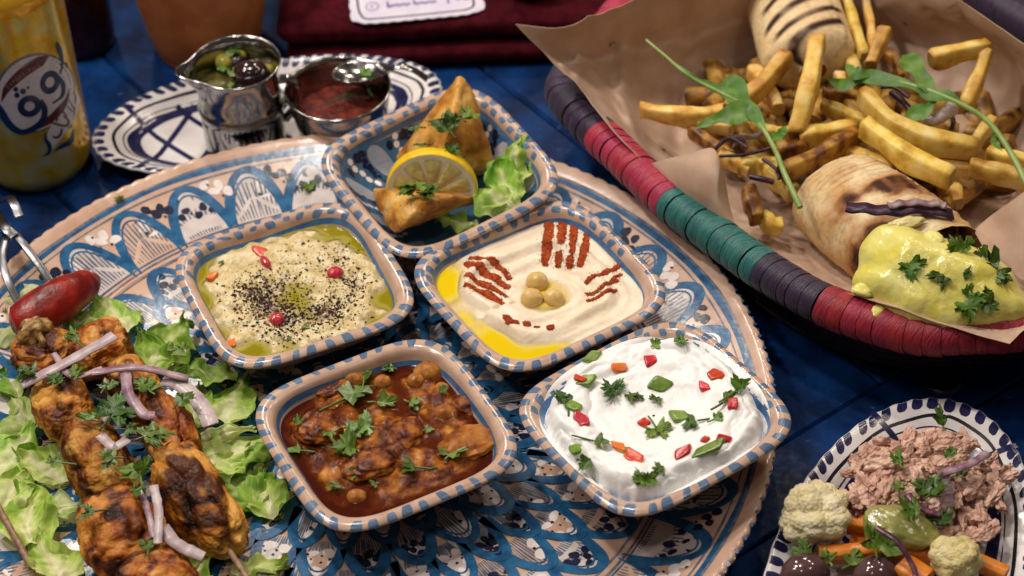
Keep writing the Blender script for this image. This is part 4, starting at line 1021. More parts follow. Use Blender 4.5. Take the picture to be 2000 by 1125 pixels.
def tg(x, y, z=0): return t0 + ex * x + ey * y + [0, 0, z]
mb = MB(); out = []
for u in np.linspace(0, 1, 41): out.append((u * TW, -.16 - .11 * abs(math.sin(u * 33)) + .25 * (abs(u - .5) * 2) ** 8))
for u in np.linspace(0, 1, 21): out.append((TW + .35 + .10 * abs(math.sin(u * 16)), .2 + u * 5.3))
for u in np.linspace(1, 0, 41): out.append((u * TW, 5.7 + .11 * abs(math.sin(u * 33))))
for u in np.linspace(1, 0, 21): out.append((-.35 - .10 * abs(math.sin(u * 16)), .2 + u * 5.3))
n = len(out); V = np.array([tg(x, y) for x, y in out] + [tg(x, y, -.05) for x, y in out] + [tg(TW / 2, 2.8, 0)])
mb.add(V, [(i, (i + 1) % n, 2 * n) for i in range(n)] + [(i + n, (i + 1) % n + n, (i + 1) % n, i) for i in range(n)])
tagp = part('printed_tag', mb, m_tag, cl, smooth=False)
mb = MB()
def tline(pts, w, mi):
    P = np.array(pts, float); P3_ = spline(np.c_[P, np.zeros(len(P))], 40)[:, :2]
    ribbon(mb, lambda uv: np.array([tg(a, b, .012) for a, b in uv]), P3_, w, 0, mi)
tline([(.35, 4.9), (.12, 3), (.12, 1.2), (.40, .35), (.9, .22)], .14, 0); tline([(.7, .22), (TW / 2, .20), (TW - .7, .26)], .13, 0); tline([(TW - .75, .27), (TW - .3, .55), (TW - .2, 1.4), (TW - .25, 4.8)], .14, 0)
a = np.linspace(0, 6.28, 20); tline(np.c_[.95 + .38 * np.cos(a), 1.5 + .42 * np.sin(a)], .07, 1); tline([(1.05, 1.6), (.85, 1.55), (.9, 1.35), (1.05, 1.38)], .06, 1)
r2 = random.Random(4)
for word, x0, x1 in ((0, 1.9, 3.3), (1, 3.5, 4.9)):
    xs = np.linspace(x0, x1, 22); tline(np.c_[xs, 1.42 + .16 * np.sin(np.arange(22) * 1.75) + .04 * np.cos(np.arange(22) * .9)], .09, 1)
tline([(1.9, 1.95), (1.9, 1.3), (2.15, 1.3)], .1, 1); tline([(3.5, 1.9), (3.52, 1.3)], .09, 1)
tline([(5.6, 1.9), (5.75, 1.75), (5.6, 1.5), (5.58, 1.05)], .11, 1); tline([(6.0, 1.9), (6.25, 1.85), (6.1, 1.5), (6.3, 1.35)], .11, 1); tline([(6.55, 1.85), (6.85, 1.8), (6.6, 1.4), (6.9, 1.35)], .11, 1)
part('print', mb, [m_ink, m_ink2], tagp, kind='stuff')
m_steel = mat('steel', (.40, .385, .375), (.32, .31, .30), sc=.8, rough=.16, metal=1.0, bump=.006, bsc=2.5, rvar=.07)
mb = MB(); p = at(1035, -22, 3.2)
lathe(mb, [(.01, .02), (1.2, 0), (1.55, .35), (1.68, .9), (1.72, 2.2), (1.8, 2.3), (1.7, 2.35), (1.55, 1.6), (.01, 1.3)], p, 48)
solo('steel_cup', mb, m_steel, 'small steel cup on the maroon cloth at the top edge of the photo', 'cup')
m_board = mat('brown_wood', (.045, .022, .010), (.085, .045, .022), sc=.5, rough=.6, bump=.02, bsc=1.5, stretch=(1, 5, 5))
mb = MB(); p = at(1960, -10, 1); rbox(mb, p + [2, 9, -.4], (26, 16, 1.2), rotm(0, 0, R(-35)), .3)
solo('wooden_board', mb, m_board, 'dark brown wooden board behind the basket in the far right corner', 'board', smooth=False)

# ================================================================ OVAL PLATES with blue tick rims
m_white = mat('white_glaze', (.66, .62, .63), (.74, .70, .69), sc=.9, **GLAZE)
m_navy = mat('navy_brush', (.010, .012, .055), (.022, .022, .085), sc=1.5, **GLAZE)
m_black = mat('black_brush', (.008, .007, .012), (.02, .016, .02), sc=1.5, **GLAZE)
m_ochre = mat('ochre_brush', (.42, .20, .03), (.5, .28, .08), sc=2, **GLAZE)
m_moss = mat('moss_brush', (.16, .20, .09), (.28, .28, .18), sc=2.5, **GLAZE)
def oval_plate(c, a_, b_, rot, label, seed, tilt=0.0):
    pr = [(0.01, .55), (.50, .55), (.66, .62), (.76, .86), (.84, 1.28), (.92, 1.52), (.975, 1.66), (1.0, 1.62), (1.005, 1.50), (.97, 1.35), (.86, 1.0), (.72, .3), (.6, 0), (.55, 0), (.5, .2), (.01, .25)]
    pr = np.array(pr)
    e = thing('oval_plate', c, label, 'plate', 'oval plates with blue ticks on the rim')
    def S(uv, lift=0.0):                            # uv: angle turns, radius fraction
        rr = uv[:, 1]; th = uv[:, 0] * 2 * np.pi
        z = np.interp(rr, pr[:7, 0], pr[:7, 1]); w = np.where(rr > .9, 1, 1)
        sc = 1 + .004 * np.sin(th * 44) * sstep(.93, 1, rr)
        x, y = a_ * rr * sc * np.cos(th), (b_ - a_ * (1 - rr) * .0) * rr * sc * np.sin(th)
        return np.c_[c[0] + x * math.cos(rot) - y * math.sin(rot), c[1] + x * math.sin(rot) + y * math.cos(rot), c[2] + z + lift]
    mb = MB(); th = np.arange(264) / 264
    fine = np.r_[np.linspace(.01, .975, 40), pr[7:, 0]]; zz = np.r_[np.interp(np.linspace(.01, .975, 40), pr[:7, 0], pr[:7, 1]), pr[7:, 1]]
    rows = []
    for r, z in zip(fine, zz):
        sc = 1 + .004 * np.sin(th * 2 * np.pi * 44) * float(sstep(.93, 1, r))
        x, y = a_ * r * sc * np.cos(th * 2 * np.pi), b_ * r * sc * np.sin(th * 2 * np.pi)
        rows.append(np.c_[c[0] + x * math.cos(rot) - y * math.sin(rot), c[1] + x * math.sin(rot) + y * math.cos(rot), np.full(264, c[2] + z)])
    mb.grid(np.array(rows), False, True); part('dish', mb, m_white, e)
    mb = MB(); rs = random.Random(seed)
    def band(r0, r1, lift, mi, wob=.003, t0=0, t1=1, n=200):
        t = np.linspace(t0, t1, n); v = np.linspace(0, 1, 5)
        rho = np.hypot(a_ * np.cos(t * 6.2832), b_ * np.sin(t * 6.2832))[:, None]
        rr = 1 - (r0 + (r1 - r0) * v[None]) / rho + wob * np.sin(t * 31 + r0 * 50)[:, None] + wob * np.sin(t * 83)[:, None]
        mb.grid(S(np.stack([np.broadcast_to(t[:, None], rr.shape), rr], -1).reshape(-1, 2), lift).reshape(n, 5, 3), False, False, mi)
    # ticks spaced evenly along the edge
    tt = np.linspace(0, 1, 2001); L = np.r_[0, np.cumsum(np.hypot(np.diff(a_ * np.cos(tt * 6.2832)), np.diff(b_ * np.sin(tt * 6.2832))))]; N = 66
    for k in range(N):
        t = np.interp((k + rs.gauss(0, .06)) / N * L[-1], L, tt); dl = L[-1] / N; local = math.hypot(a_ * math.sin(t * 6.2832), b_ * math.cos(t * 6.2832)) * 6.2832
        hw = .34 * dl / local
        rho = math.hypot(a_ * math.cos(t * 6.2832), b_ * math.sin(t * 6.2832)); vv = np.linspace(1 - (.70 + rs.gauss(0, .05)) / rho, 1 - .06 / rho, 7); ww = np.array([.45, .85, 1, 1, .95, .9, .8])
        U = t + hw * ww[:, None] * np.array([-1, -.5, 0, .5, 1])[None] + rs.gauss(0, .001); 
        mb.grid(S(np.stack([U, np.broadcast_to(vv[:, None], U.shape)], -1).reshape(-1, 2), .010).reshape(7, 5, 3), False, False, 0)
    band(1.05, 1.25, .010, 1, .004); band(1.72, 1.80, .010, 1, .003); band(1.98, 2.75, .010, 0, .004)
    def Q(x, y): return np.array([math.atan2(y / b_, x / a_) / 6.2832, math.hypot(x / a_, y / b_)])
    def Sxy(P, lift): return S(np.array([Q(x, y) for x, y in P]), lift)
    def st(pts, w, mi, lift=.014):
        P = spline(np.c_[np.asarray(pts, float), np.zeros(len(pts))], 24)[:, :2]
        ribbon(mb, lambda uv: Sxy(uv, 0), P, w, lift, mi)
    def dt(x, y, r, mi, lift=.02, asp=1.3): dot(mb, lambda uv: Sxy(uv, 0), (x, y), r, lift, mi, asp, rs.random() * 3, rs=rs)
    g = b_ * .40
    for k in range(-2, 3):                          # diamond lattice of navy straps
        st([(k * g * 1.5 - g, -b_ * .60), (k * g * 1.5 + g, b_ * .60)], .34, 0); st([(k * g * 1.5 + g, -b_ * .60), (k * g * 1.5 - g, b_ * .60)], .34, 0)
    for k in range(-3, 4):
        x = k * g * 1.5
        if math.hypot(x / a_, 0) < .56:
            for j in range(6): dt(x + math.cos(j * 1.05 + .5) * g * .36, math.sin(j * 1.05 + .5) * g * .36, .17, 2)
            dt(x, 0, .15, 2)
        for s in (-1, 1):
            x2 = x + g * .75
            if math.hypot(x2 / a_, s * .42) < .58:
                for j in range(5): dt(x2 + rs.gauss(0, .5), s * b_ * .40 + rs.gauss(0, .3), .22, 3, asp=2.2)
    part('painted_pattern', mb, [m_navy, m_black, m_ochre, m_moss], e, kind='stuff')
    return e
OP = np.array([-13.9, 14.4, 0.0])
oval_plate(OP, 10.35, 5.1, R(12.5), 'oval white plate with navy ticks holding the steel jug and sauce bowl', 3)
SP = np.array([17.7, -22.6, 0.0])
oval_plate(SP, 11.9, 6.1, R(68.7), 'oval white plate with navy ticks holding the tuna and pickle salad at lower right', 8)

# ================================================================ STEEL JUG and SAUCE BOWL
JC = np.array([-15.2, 12.75, .62])
jug = thing('steel_jug', JC, 'small steel milk jug with a pouring lip, filled with olives, on the oval plate', 'jug')
jp = smoothprof([(2.15, .0), (2.3, .06), (2.36, .3), (2.38, 1.6), (2.40, 2.9)], 16).tolist() + [(2.50, 3.0), (2.53, 3.12), (2.44, 3.24), (2.40, 3.4)] + smoothprof([(2.40, 3.6), (2.30, 4.5), (2.38, 5.3), (2.52, 5.85)], 14).tolist() + [(2.60, 5.95), (2.56, 6.02), (2.46, 5.96), (2.34, 5.4), (2.26, 4.5), (2.3, 3), (2.25, .4), (.01, .3)]
jp = np.array(jp)
mb = MB(); a = np.linspace(0, 2 * np.pi, 96, endpoint=False); sp = R(197)
rows = []
for r, z in jp:
    k = np.exp(-((((a - sp + np.pi) % (2 * np.pi)) - np.pi) / .30) ** 2) * sstep(4.2, 6.0, z)
    rr = r + .95 * k; rows.append(np.c_[JC[0] + rr * np.cos(a), JC[1] + rr * np.sin(a), np.full(96, JC[2] + z) + .18 * k])
mb.grid(np.array(rows), False, True); part('jug_body', mb, m_steel, jug)
mb = MB(); hd = np.array([math.cos(R(8)), math.sin(R(8)), 0])
tube(mb, spline([JC + hd * 2.35 + [0, 0, 4.4], JC + hd * 2.9 + [0, 0, 4.3], JC + hd * 3.3 + [0, 0, 3.6], JC + hd * 3.15 + [0, 0, 2.4], JC + hd * 2.4 + [0, 0, 1.5]], 20), .28, 8); part('handle', mb, m_steel, jug)
m_olive = mat('black_olive', (.010, .004, .006), (.03, .010, .012), sc=1.2, rough=.12, spec=.6, bump=.012, bsc=3, coat=.3)
m_golive = mat('green_olive', (.20, .17, .02), (.34, .29, .05), sc=1.3, rough=.16, spec=.55, bump=.01, bsc=3)
m_pickle = mat('green_relish', (.04, .04, .010), (.13, .11, .022), sc=1.5, rough=.25, spec=.5, bump=.03, bsc=4)
mb = MB(); V = []
a = np.linspace(0, 2 * np.pi, 48, endpoint=False); t = np.linspace(.01, 1, 14)
G = np.stack([JC[0] + t[:, None] * 2.3 * np.cos(a), JC[1] + t[:, None] * 2.3 * np.sin(a), np.full((14, 48), JC[2] + 4.15)], -1); G[..., 2] += .25 * fbm(G, 1.1, 3, 3); mb.grid(G, False, True)
solo('olive_relish', mb, m_pickle, 'yellow-green chopped relish filling the steel jug', 'relish')
for i, (x, y, z, r, m, lb) in enumerate(((490, 148, 5.35, 1.15, m_olive, 'large shiny black olive at the front of the steel jug'), (462, 122, 5.0, .75, m_olive, 'black olive behind the largest one in the steel jug'), (437, 122, 5.3, .62, m_golive, 'yellow-green olive at the left of the steel jug'), (465, 108, 5.3, .55, m_golive, 'yellow-green olive at the back of the steel jug'), (520, 140, 5.1, .55, m_golive, 'green olive against the right wall of the steel jug'))):
    mb = MB(); blob(mb, at(x, y, z), (r, r * .82, r * .8), rotm(.2, .1, i), 3, .05, 1, i); solo('olive', mb, m, lb, 'olive', 'olives in the steel jug')
for i, (x, y) in enumerate(((447, 112), (470, 100), (425, 132), (450, 150), (505, 128), (452, 160))):
    mb = MB(); leaflet(mb, at(x, y, 5.75), .8, i * 1.9, .3, .2, .3, .2, i + 3)
    solo('herb_leaf', mb, m_parsley_wet, ('chopped herb leaf at the back left in the jug', 'chopped herb leaf furthest back in the jug', 'chopped herb leaf nearest the jug spout', 'chopped herb leaf left of the largest black olive', 'chopped herb leaf right of the largest black olive', 'chopped herb leaf at the front lip inside the jug')[i], 'herb', 'herbs in the steel jug')
BC = np.array([-9.55, 12.8, .66])
sb = thing('sauce_bowl', BC, 'round shiny steel sauce bowl of dark red harissa on the oval plate', 'bowl')
mb = MB(); bp = smoothprof([(.01, .02), (1.4, .0), (1.9, .25), (2.5, 1.2), (2.85, 2.6), (2.98, 3.65)], 26).tolist() + [(3.10, 3.74), (3.06, 3.82), (2.94, 3.76)] + smoothprof([(2.85, 3.5), (2.72, 2.6), (2.3, 1.1), (1.6, .4), (.01, .3)], 20).tolist()
lathe(mb, bp, BC, 90); part('bowl_shell', mb, m_steel, sb)
m_har = mat('harissa', (.055, .005, .003), (.16, .018, .006), sc=1.6, rough=.5, spec=.3, bump=.16, bsc=4.0, bdet=6)
mb = MB(); t = np.linspace(.01, 1, 40); a = np.linspace(0, 2 * np.pi, 90, endpoint=False)
G = np.stack([BC[0] + t[:, None] * 2.55 * np.cos(a), BC[1] + t[:, None] * 2.55 * np.sin(a), np.full((40, 90), BC[2] + 2.05)], -1); G[..., 2] += .16 * fbm(G, 1.3, 4, 4); mb.grid(G, False, True)
solo('harissa', mb, m_har, 'coarse dark red chilli paste in the round steel sauce bowl', 'sauce')
mb = sprig(at(668, 192, 3.0), .75, R(-60), 1, 1.4, 4); solo('parsley_leaf', mb, m_parsley_wet, 'small pale parsley leaf with a stem on the red chilli paste', 'parsley')
mb = MB(); tube(mb, spline([at(718, 168, 2.9), at(722, 180, 2.95), at(728, 188, 2.9)], 8), .09, 6); solo('herb', mb, m_parsley_wet, 'short pale herb stem at the right side of the red chilli paste', 'herb')
# spoon resting in the sauce bowl
sp_ = thing('spoon', at(705, 140, 4.6), 'steel spoon resting across the back of the sauce bowl', 'spoon')
c0 = at(706, 137, 4.55); hx = at(850, 128, 4.9) - c0; hx /= np.linalg.norm(hx); hy = np.array([-hx[1], hx[0], 0]); hy /= np.linalg.norm(hy); hz = np.cross(hx, hy)
mb = MB(); t = np.linspace(.02, 1, 14); a = np.linspace(0, 2 * np.pi, 40, endpoint=False)
xx = t[:, None] * np.cos(a) * 1.75; yy = t[:, None] * np.sin(a) * 1.05 * (1 - .18 * np.cos(a)); zz = -.55 * (1 - t[:, None] ** 2) + 0 * xx
G = c0 + xx[..., None] * hx + yy[..., None] * hy + zz[..., None] * hz
mb.grid(np.concatenate([G, (G - .07 * hz)[::-1]]), False, True); part('spoon_bowl', mb, m_steel, sp_)
mb = MB(); tube(mb, spline([c0 + hx * 1.6 - hz * .03, c0 + hx * 2.2 + hz * .12, c0 + hx * 3.0 - hz * .2, c0 + hx * 3.7 - hz * .9], 20), np.linspace(.24, .34, 20), 8, prof=np.c_[np.cos(np.arange(8) * np.pi / 4) * .35, np.sin(np.arange(8) * np.pi / 4)]); part('spoon_handle', mb, m_steel, sp_)
mb = MB(); leaflet(mb, c0 - hz * .38 + hx * .5, .8, 1.2, .1, 0, .3, .2, 9); solo('herb_leaf', mb, m_parsley, 'herb leaf lying in the bowl of the steel spoon', 'herb')
# ================================================================ BASKET with wrapped rim
def A3(*q): return np.array([at(*p) for p in q])
RZ = 5.0
near = [at(1256, -40, RZ - .3), at(1178, 72, RZ - .3), at(1103, 168, RZ - .3), at(1140, 232, RZ - .3), at(1215, 305, RZ - .3), at(1310, 395, RZ - .3), at(1405, 465, RZ - .3), at(1500, 532, RZ - .3), at(1600, 590, RZ - .3), at(1700, 628, RZ - .2), at(1800, 652, RZ - .1), at(1890, 650, RZ)]
e = near[-1]
rim = near + [e + [3.6, .2, 0], e + [8.5, 1.6, 0], e + [12.8, 5.4, 0], e + [14.5, 11.5, 0], e + [12, 19.0, 0], e + [7.0, 27, 0], e + [1, 34.5, 0], e + [-5, 38.0, 0], e + [-11, 36.0, 0], near[0] + [1.2, 2.6, 0]]
rimP = spline(rim + [rim[0]], 520)
rimL = np.r_[0, np.cumsum(np.linalg.norm(np.diff(rimP, axis=0), axis=1))]
def rim_at(s): return np.array([np.interp(s, rimL, rimP[:, i]) for i in range(3)]).T
def rim_s(px, py): return rimL[int(np.argmin(np.linalg.norm(rimP[:260] - at(px, py, RZ - .3), axis=1)))]
bk = thing('woven_basket', rimP.mean(0) * [1, 1, 0], 'long woven basket with a rim wrapped in purple, pink and teal straw bands', 'basket')
def straw(name, c1, c2): return mat(name, c1, c2, orand=.11, sc=1.3, rough=.42, spec=.4, bump=.06, bsc=1.2, bdet=3, stretch=(14, 1.2, 1.2), srot=R(-52), sheen=.1)
m_pur = straw('purple_straw', (.022, .012, .030), (.045, .026, .060)); m_pnk = straw('pink_straw', (.30, .014, .040), (.46, .035, .085))
m_red = straw('crimson_straw', (.22, .010, .022), (.36, .022, .045)); m_tea = straw('teal_straw', (.012, .085, .078), (.030, .17, .155)); m_grn = straw('dark_green_straw', (.01, .045, .035), (.02, .08, .06))
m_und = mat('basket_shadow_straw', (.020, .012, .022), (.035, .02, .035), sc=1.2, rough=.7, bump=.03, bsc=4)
cuts = [(0, rim_s(1165, 90), m_pnk), (rim_s(1165, 90), rim_s(1103, 160), m_grn), (rim_s(1103, 160), rim_s(1175, 268), m_pur), (rim_s(1175, 268), rim_s(1315, 398), m_pnk), (rim_s(1315, 398), rim_s(1497, 530), m_tea), (rim_s(1497, 530), rim_s(1612, 594), m_pur), (rim_s(1612, 594), rimL[-1] * .42, m_red), (rimL[-1] * .42, rimL[-1], m_pur)]
rs = np.random.RandomState(6); BR = 1.12
def wrap_band(s0, s1, m, k):
    """one turn of straw round the rim: slanted, slightly flared ring"""
    n, kk = 5, 22
    a = np.linspace(0, 2 * np.pi, kk, endpoint=False); P = []
    sl = .26 + rs.gauss(0, .05) if hasattr(rs, 'gauss') else .26 + rs.normal(0, .05)
    fl = rs.normal(0, .018)
    for i, u in enumerate(np.linspace(0, 1, n)):
        rad = BR * (1 + fl) * (.985 + .025 * u - .03 * (u > .93) - .05 * (u == 0))
        s = s0 + (s1 - s0) * (u * 1.05) + sl * np.cos(a + .6) * .9 + .02 * np.sin(3 * a + k)
        c = rim_at(s); c2 = rim_at(s + .05); T = c2 - c; T[:, 2] = 0; T /= np.linalg.norm(T, axis=1)[:, None] + 1e-9
        Nn = np.stack([-T[:, 1], T[:, 0], 0 * T[:, 0]], 1)
        P.append(c + rad * (Nn * np.cos(a)[:, None] + np.array([0, 0, 1.]) * np.sin(a)[:, None] * .98))
    mb = MB(); mb.grid(np.array(P), False, True); part('wrap_band', mb, m, bk)
k = 0
for s0, s1, m in cuts[:7]:
    n = max(1, round((s1 - s0) / (.62 if m is m_grn else .80))); ed = np.linspace(s0, s1, n + 1); ed[1:-1] += rs.normal(0, .09, n - 1)
    for a_, b_ in zip(ed[:-1], ed[1:]): wrap_band(a_, b_, m, k); k += 1
mb = MB(); tube(mb, rim_at(np.linspace(cuts[7][0], rimL[-1] - .01, 120)), BR * .96, 12); part('far_rim', mb, m_pur, bk)
cen = rimP.mean(0)
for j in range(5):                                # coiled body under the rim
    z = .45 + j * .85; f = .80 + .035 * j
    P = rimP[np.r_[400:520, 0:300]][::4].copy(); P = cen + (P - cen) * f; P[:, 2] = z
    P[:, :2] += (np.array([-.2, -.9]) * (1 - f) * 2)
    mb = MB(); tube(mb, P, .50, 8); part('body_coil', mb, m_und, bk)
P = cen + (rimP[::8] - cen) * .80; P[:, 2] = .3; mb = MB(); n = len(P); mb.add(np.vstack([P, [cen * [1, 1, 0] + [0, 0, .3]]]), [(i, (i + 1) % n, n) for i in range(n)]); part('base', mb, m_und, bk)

# ================================================================ KRAFT PAPER
m_paper = mat('kraft_paper', (.58, .39, .275), (.68, .49, .37), sc=.5, rough=.55, spec=.3, bump=.012, bsc=14, bdet=3, thin=.22, speck=((.20, .11, .05), .9, .72))
CP = [[(1008, 48, 10.0), (1098, 56, 9.6), (1184, 26, 9.7), (1300, -32, 9.6), (1450, -80, 9.5), (1640, -150, 9.5)],
      [(1075, 116, 7.9), (1120, 122, 6.9), (1240, 105, 5.6), (1380, 70, 4.6), (1560, 10, 5), (1760, -80, 9.5)],
      [(1142, 186, 6.9), (1172, 205, 5.6), (1270, 205, 3.2), (1420, 160, 2), (1660, 70, 2.5), (1860, -5, 9.8)],
      [(1212, 268, 6.3), (1238, 286, 5.2), (1325, 318, 2.2), (1520, 250, 1.2), (1800, 110, 3), (2000, 84, 9.8)],
      [(1322, 366, 4.9), (1345, 378, 4.3), (1420, 420, 1.8), (1650, 350, 1.2), (1950, 230, 3), (2120, 160, 9.6)],
      [(1440, 456, 4.9), (1465, 468, 4.3), (1540, 500, 2.0), (1750, 460, 1.6), (2030, 350, 3), (2190, 260, 9)],
      [(1574, 534, 5.3), (1598, 545, 5.0), (1660, 560, 3.6), (1850, 540, 3), (2060, 460, 4), (2230, 360, 8)],
      [(1740, 605, 6.2), (1775, 606, 5.9), (1830, 606, 4.8), (1930, 590, 4.6), (2080, 540, 5), (2270, 470, 8)],
      [(1972, 672, 6.0), (1984, 660, 6.0), (2000, 645, 6.0), (2030, 630, 6), (2110, 600, 6.2), (2300, 560, 8)]]
CPW = np.array([[at(*p) for p in r] for r in CP])
def bicubic(C, nu, nv):
    M1 = np.stack([spline(C[:, j], nu) for j in range(C.shape[1])], 1)
    return np.stack([spline(M1[i], nv) for i in range(nu)], 0)
G = bicubic(CPW, 120, 90)
ridge = 1 - np.abs(fbm(G, .13, 71, 2)) * 3.2
G = G + np.array([0, 0, 1.]) * ((.55 * np.maximum(ridge, 0) ** 3) + .38 * fbm(G, .20, 72, 2))[..., None] * np.linspace(.35, 1, 90)[None, :, None] + np.array([.5, .3, 0]) * (.45 * fbm(G, .22, 73, 3))[..., None]
_u, _v = np.meshgrid(np.linspace(0, 1, 120), np.linspace(0, 1, 90), indexing='ij')
for (x0, y0, x1, y1, w_, h_) in ((.0, .42, .34, .30, .035, .55), (.02, .62, .40, .38, .03, -.4), (.05, .18, .30, .36, .03, .35), (.30, .95, .62, .60, .035, .6), (.10, .98, .38, .62, .03, -.5), (.55, .98, .75, .62, .03, .5), (.22, .30, .22, .95, .02, .25), (.15, .05, .12, .9, .02, .3)):
    L_ = math.hypot(x1 - x0, y1 - y0); dx, dy = (x1 - x0) / L_, (y1 - y0) / L_
    al = (_u - x0) * dx + (_v - y0) * dy; pe = np.abs(-(_u - x0) * dy + (_v - y0) * dx)
    G = G + (np.maximum(0, 1 - pe / w_) * sstep(-.02, .06, al) * sstep(L_ + .02, L_ - .08, al) * h_ * 1.7)[..., None] * np.array([-.3, -.35, .85])
pp = thing('kraft_paper', G.mean((0, 1)) * [1, 1, 0] + [0, 0, 1], 'brown greaseproof paper lining the woven basket under the fries', 'paper')
def sheet(mb, G, th=.03):
    du = np.gradient(G, axis=0); dv = np.gradient(G, axis=1); N = np.cross(du, dv); N /= np.linalg.norm(N, axis=-1, keepdims=True) + 1e-9
    H = G - N * th; nu, nv = G.shape[:2]; n0 = mb.n
    mb.grid(G); mb.grid(H[::-1])
    b = [(i, 0) for i in range(nu)] + [(nu - 1, j) for j in range(1, nv)] + [(i, nv - 1) for i in range(nu - 2, -1, -1)] + [(0, j) for j in range(nv - 2, 0, -1)]
    V = np.array([G[i, j] for i, j in b] + [H[i, j] for i, j in b]); m = len(b)
    mb.add(V, [(i, (i + 1) % m, m + (i + 1) % m, m + i) for i in range(m)])
mb = MB(); sheet(mb, G); part('liner', mb, m_paper, pp)
F1 = np.array([[at(*p) for p in r] for r in [
    [(1262, 320, 5.4), (1275, 318, 5.8), (1290, 314, 6.2), (1306, 309, 6.6)],
    [(1308, 362, 5.5), (1318, 345, 6.2), (1334, 322, 7.0), (1346, 300, 7.5)],
    [(1352, 395, 5.5), (1358, 368, 6.5), (1372, 330, 7.5), (1390, 289, 8.0)],
    [(1385, 415, 5.5), (1392, 385, 6.5), (1400, 345, 7.4), (1405, 312, 7.7)],
    [(1412, 430, 5.5), (1408, 400, 6.2), (1408, 360, 6.9), (1412, 330, 7.1)],
    [(1440, 448, 5.2), (1432, 425, 5.4), (1424, 395, 5.6), (1420, 370, 5.8)]]])
mb = MB(); sheet(mb, bicubic(F1, 40, 24)); part('curled_flap', mb, m_paper, pp)
F2 = np.array([[at(*p) for p in r] for r in [
    [(1882, 470, 4.5), (1930, 425, 6.0), (1985, 385, 7.6), (2040, 345, 9)],
    [(1905, 490, 4.8), (1950, 460, 5.8), (2000, 430, 7.2), (2060, 400, 8.5)],
    [(1930, 500, 4.9), (1970, 500, 5.6), (2020, 490, 6.8), (2080, 470, 8)],
    [(1960, 520, 5.0), (1995, 545, 5.4), (2040, 560, 6.2), (2100, 560, 7)]]])
mb = MB(); G_ = bicubic(F2, 40, 40); G_ += (.12 * fbm(G_, .4, 5, 2))[..., None]; sheet(mb, G_); part('right_flap', mb, m_paper, pp)

# ================================================================ WRAPS
def colr(*h): return np.array([lin(x) for x in h])
m_wrap = mat('tortilla', None, ramp=[(.3, (.80, .80, .80)), (.5, (1, 1, 1)), (.7, (.90, .88, .84))], sc=2.2, rough=.62, spec=.25, bump=.022, bsc=5, col=True, colmix='MULTIPLY', sss=.06, ssr=(1, .6, .3), sssc=.2)
def wrap_body(P, rad, colfn, seed, fold=.0, k=72, sq=.82):
    """soft rolled flatbread along a path with vertex colours colfn(s, angle)"""
    P = np.asarray(P); T, N, B = frames(P); n = len(P)
    up = np.array([0, 0, 1.]); N = up - T * (T @ up)[:, None]; N /= np.linalg.norm(N, axis=1)[:, None]; B = np.cross(T, N)
    a = np.linspace(0, 2 * np.pi, k, endpoint=False); s = np.linspace(0, 1, n)
    lip = np.exp(-((a[None] - 5.55 - .25 * np.sin(s * 4)[:, None]) % (2 * np.pi)) / .55)            # the overlapping edge of the rolled bread
    r = np.asarray(rad)[:, None] * (1 + .03 * np.sin(2 * a + seed)[None] + .055 * lip)
    G = P[:, None] + r[..., None] * (N[:, None] * np.cos(a)[None, :, None] * sq + B[:, None] * np.sin(a)[None, :, None])
    nz = fbm(G, .45, seed, 4)
    S2, A2 = np.meshgrid(s, a, indexing='ij')
    d = .10 * nz + fold * wrinkle(S2, A2, G, seed)
    G = G + d[..., None] * (N[:, None] * np.cos(a)[None, :, None] + B[:, None] * np.sin(a)[None, :, None])
    return G, colfn(S2, A2, G, nz)
def wrinkle(S2, A2, G, seed):
    w = noise(np.stack([S2 * 22 + .6 * np.sin(A2 * 2), A2 * .9, np.full_like(S2, seed)], -1), 1.0, seed)
    return -np.abs(w) ** .6
def cap_rounded(P, rad, n=6, start=True, end=True):
    return P, rad
# far wrap with grill stripes, lying away from the camera
Wc, Wt = np.array(lin('#f0dcb2')), np.array(lin('#dcb983')); Wb = np.array(lin('#2b120a')); Wo = np.array(lin('#b5632a'))
ax = spline([at(1530, -90, 5.4), at(1552, 20, 5.6), at(1588, 140, 5.3)], 240)
rr = 2.7 * np.clip(np.sin(np.clip(np.linspace(1, -.005, 240) * 15, 0, np.pi / 2)), .05, 1) ** .42
def grill(S2, A2, G, nz):
    c = Wc + (Wt - Wc) * np.clip(.25 + 1.1 * nz, 0, 1)[..., None]
    d = (G - ax[0]) @ ((ax[-1] - ax[0]) / np.linalg.norm(ax[-1] - ax[0])); u = np.where(A2 > np.pi, A2 - 2 * np.pi, A2)
    st = np.zeros_like(S2); br = np.zeros_like(S2); D0 = np.linalg.norm(ax[-1] - ax[0])
    for i, dd in enumerate((-11.6, -10.2, -8.7, -7.3, -5.9, -4.5, -3.2, -2.0)):
        q = d - (D0 + dd + .9) - u * 1.25
        st = np.maximum(st, np.exp(-(q / (.25 + .06 * (i % 2))) ** 4) * sstep(1.05, .75, np.abs(u + .05 - .12 * (i % 3))) )
        br = np.maximum(br, np.exp(-(q / .8) ** 2) * sstep(1.0, .2, np.abs(u)) * .6)
    st = st * (1 if True else 0) * np.clip(1.1 + 1.2 * nz, 0, 1)
    c = c + (Wo - c) * np.clip(br * .55, 0, 1)[..., None]
    return c + (Wb - c) * np.clip(st, 0, 1)[..., None]
G, C_ = wrap_body(ax, rr, grill, 3)
mb = MB(); mb.grid(G, False, True, 0, C_); mb.add(np.vstack([G[-1], G[-1].mean(0)]), [(i, (i + 1) % 72, 72) for i in range(72)], 0, Wo * .6)
solo('flatbread_wrap', mb, m_wrap, 'grilled flatbread wrap with dark slanting stripes at the top of the basket', 'wrap', 'grilled wraps in the basket', usecol=True)
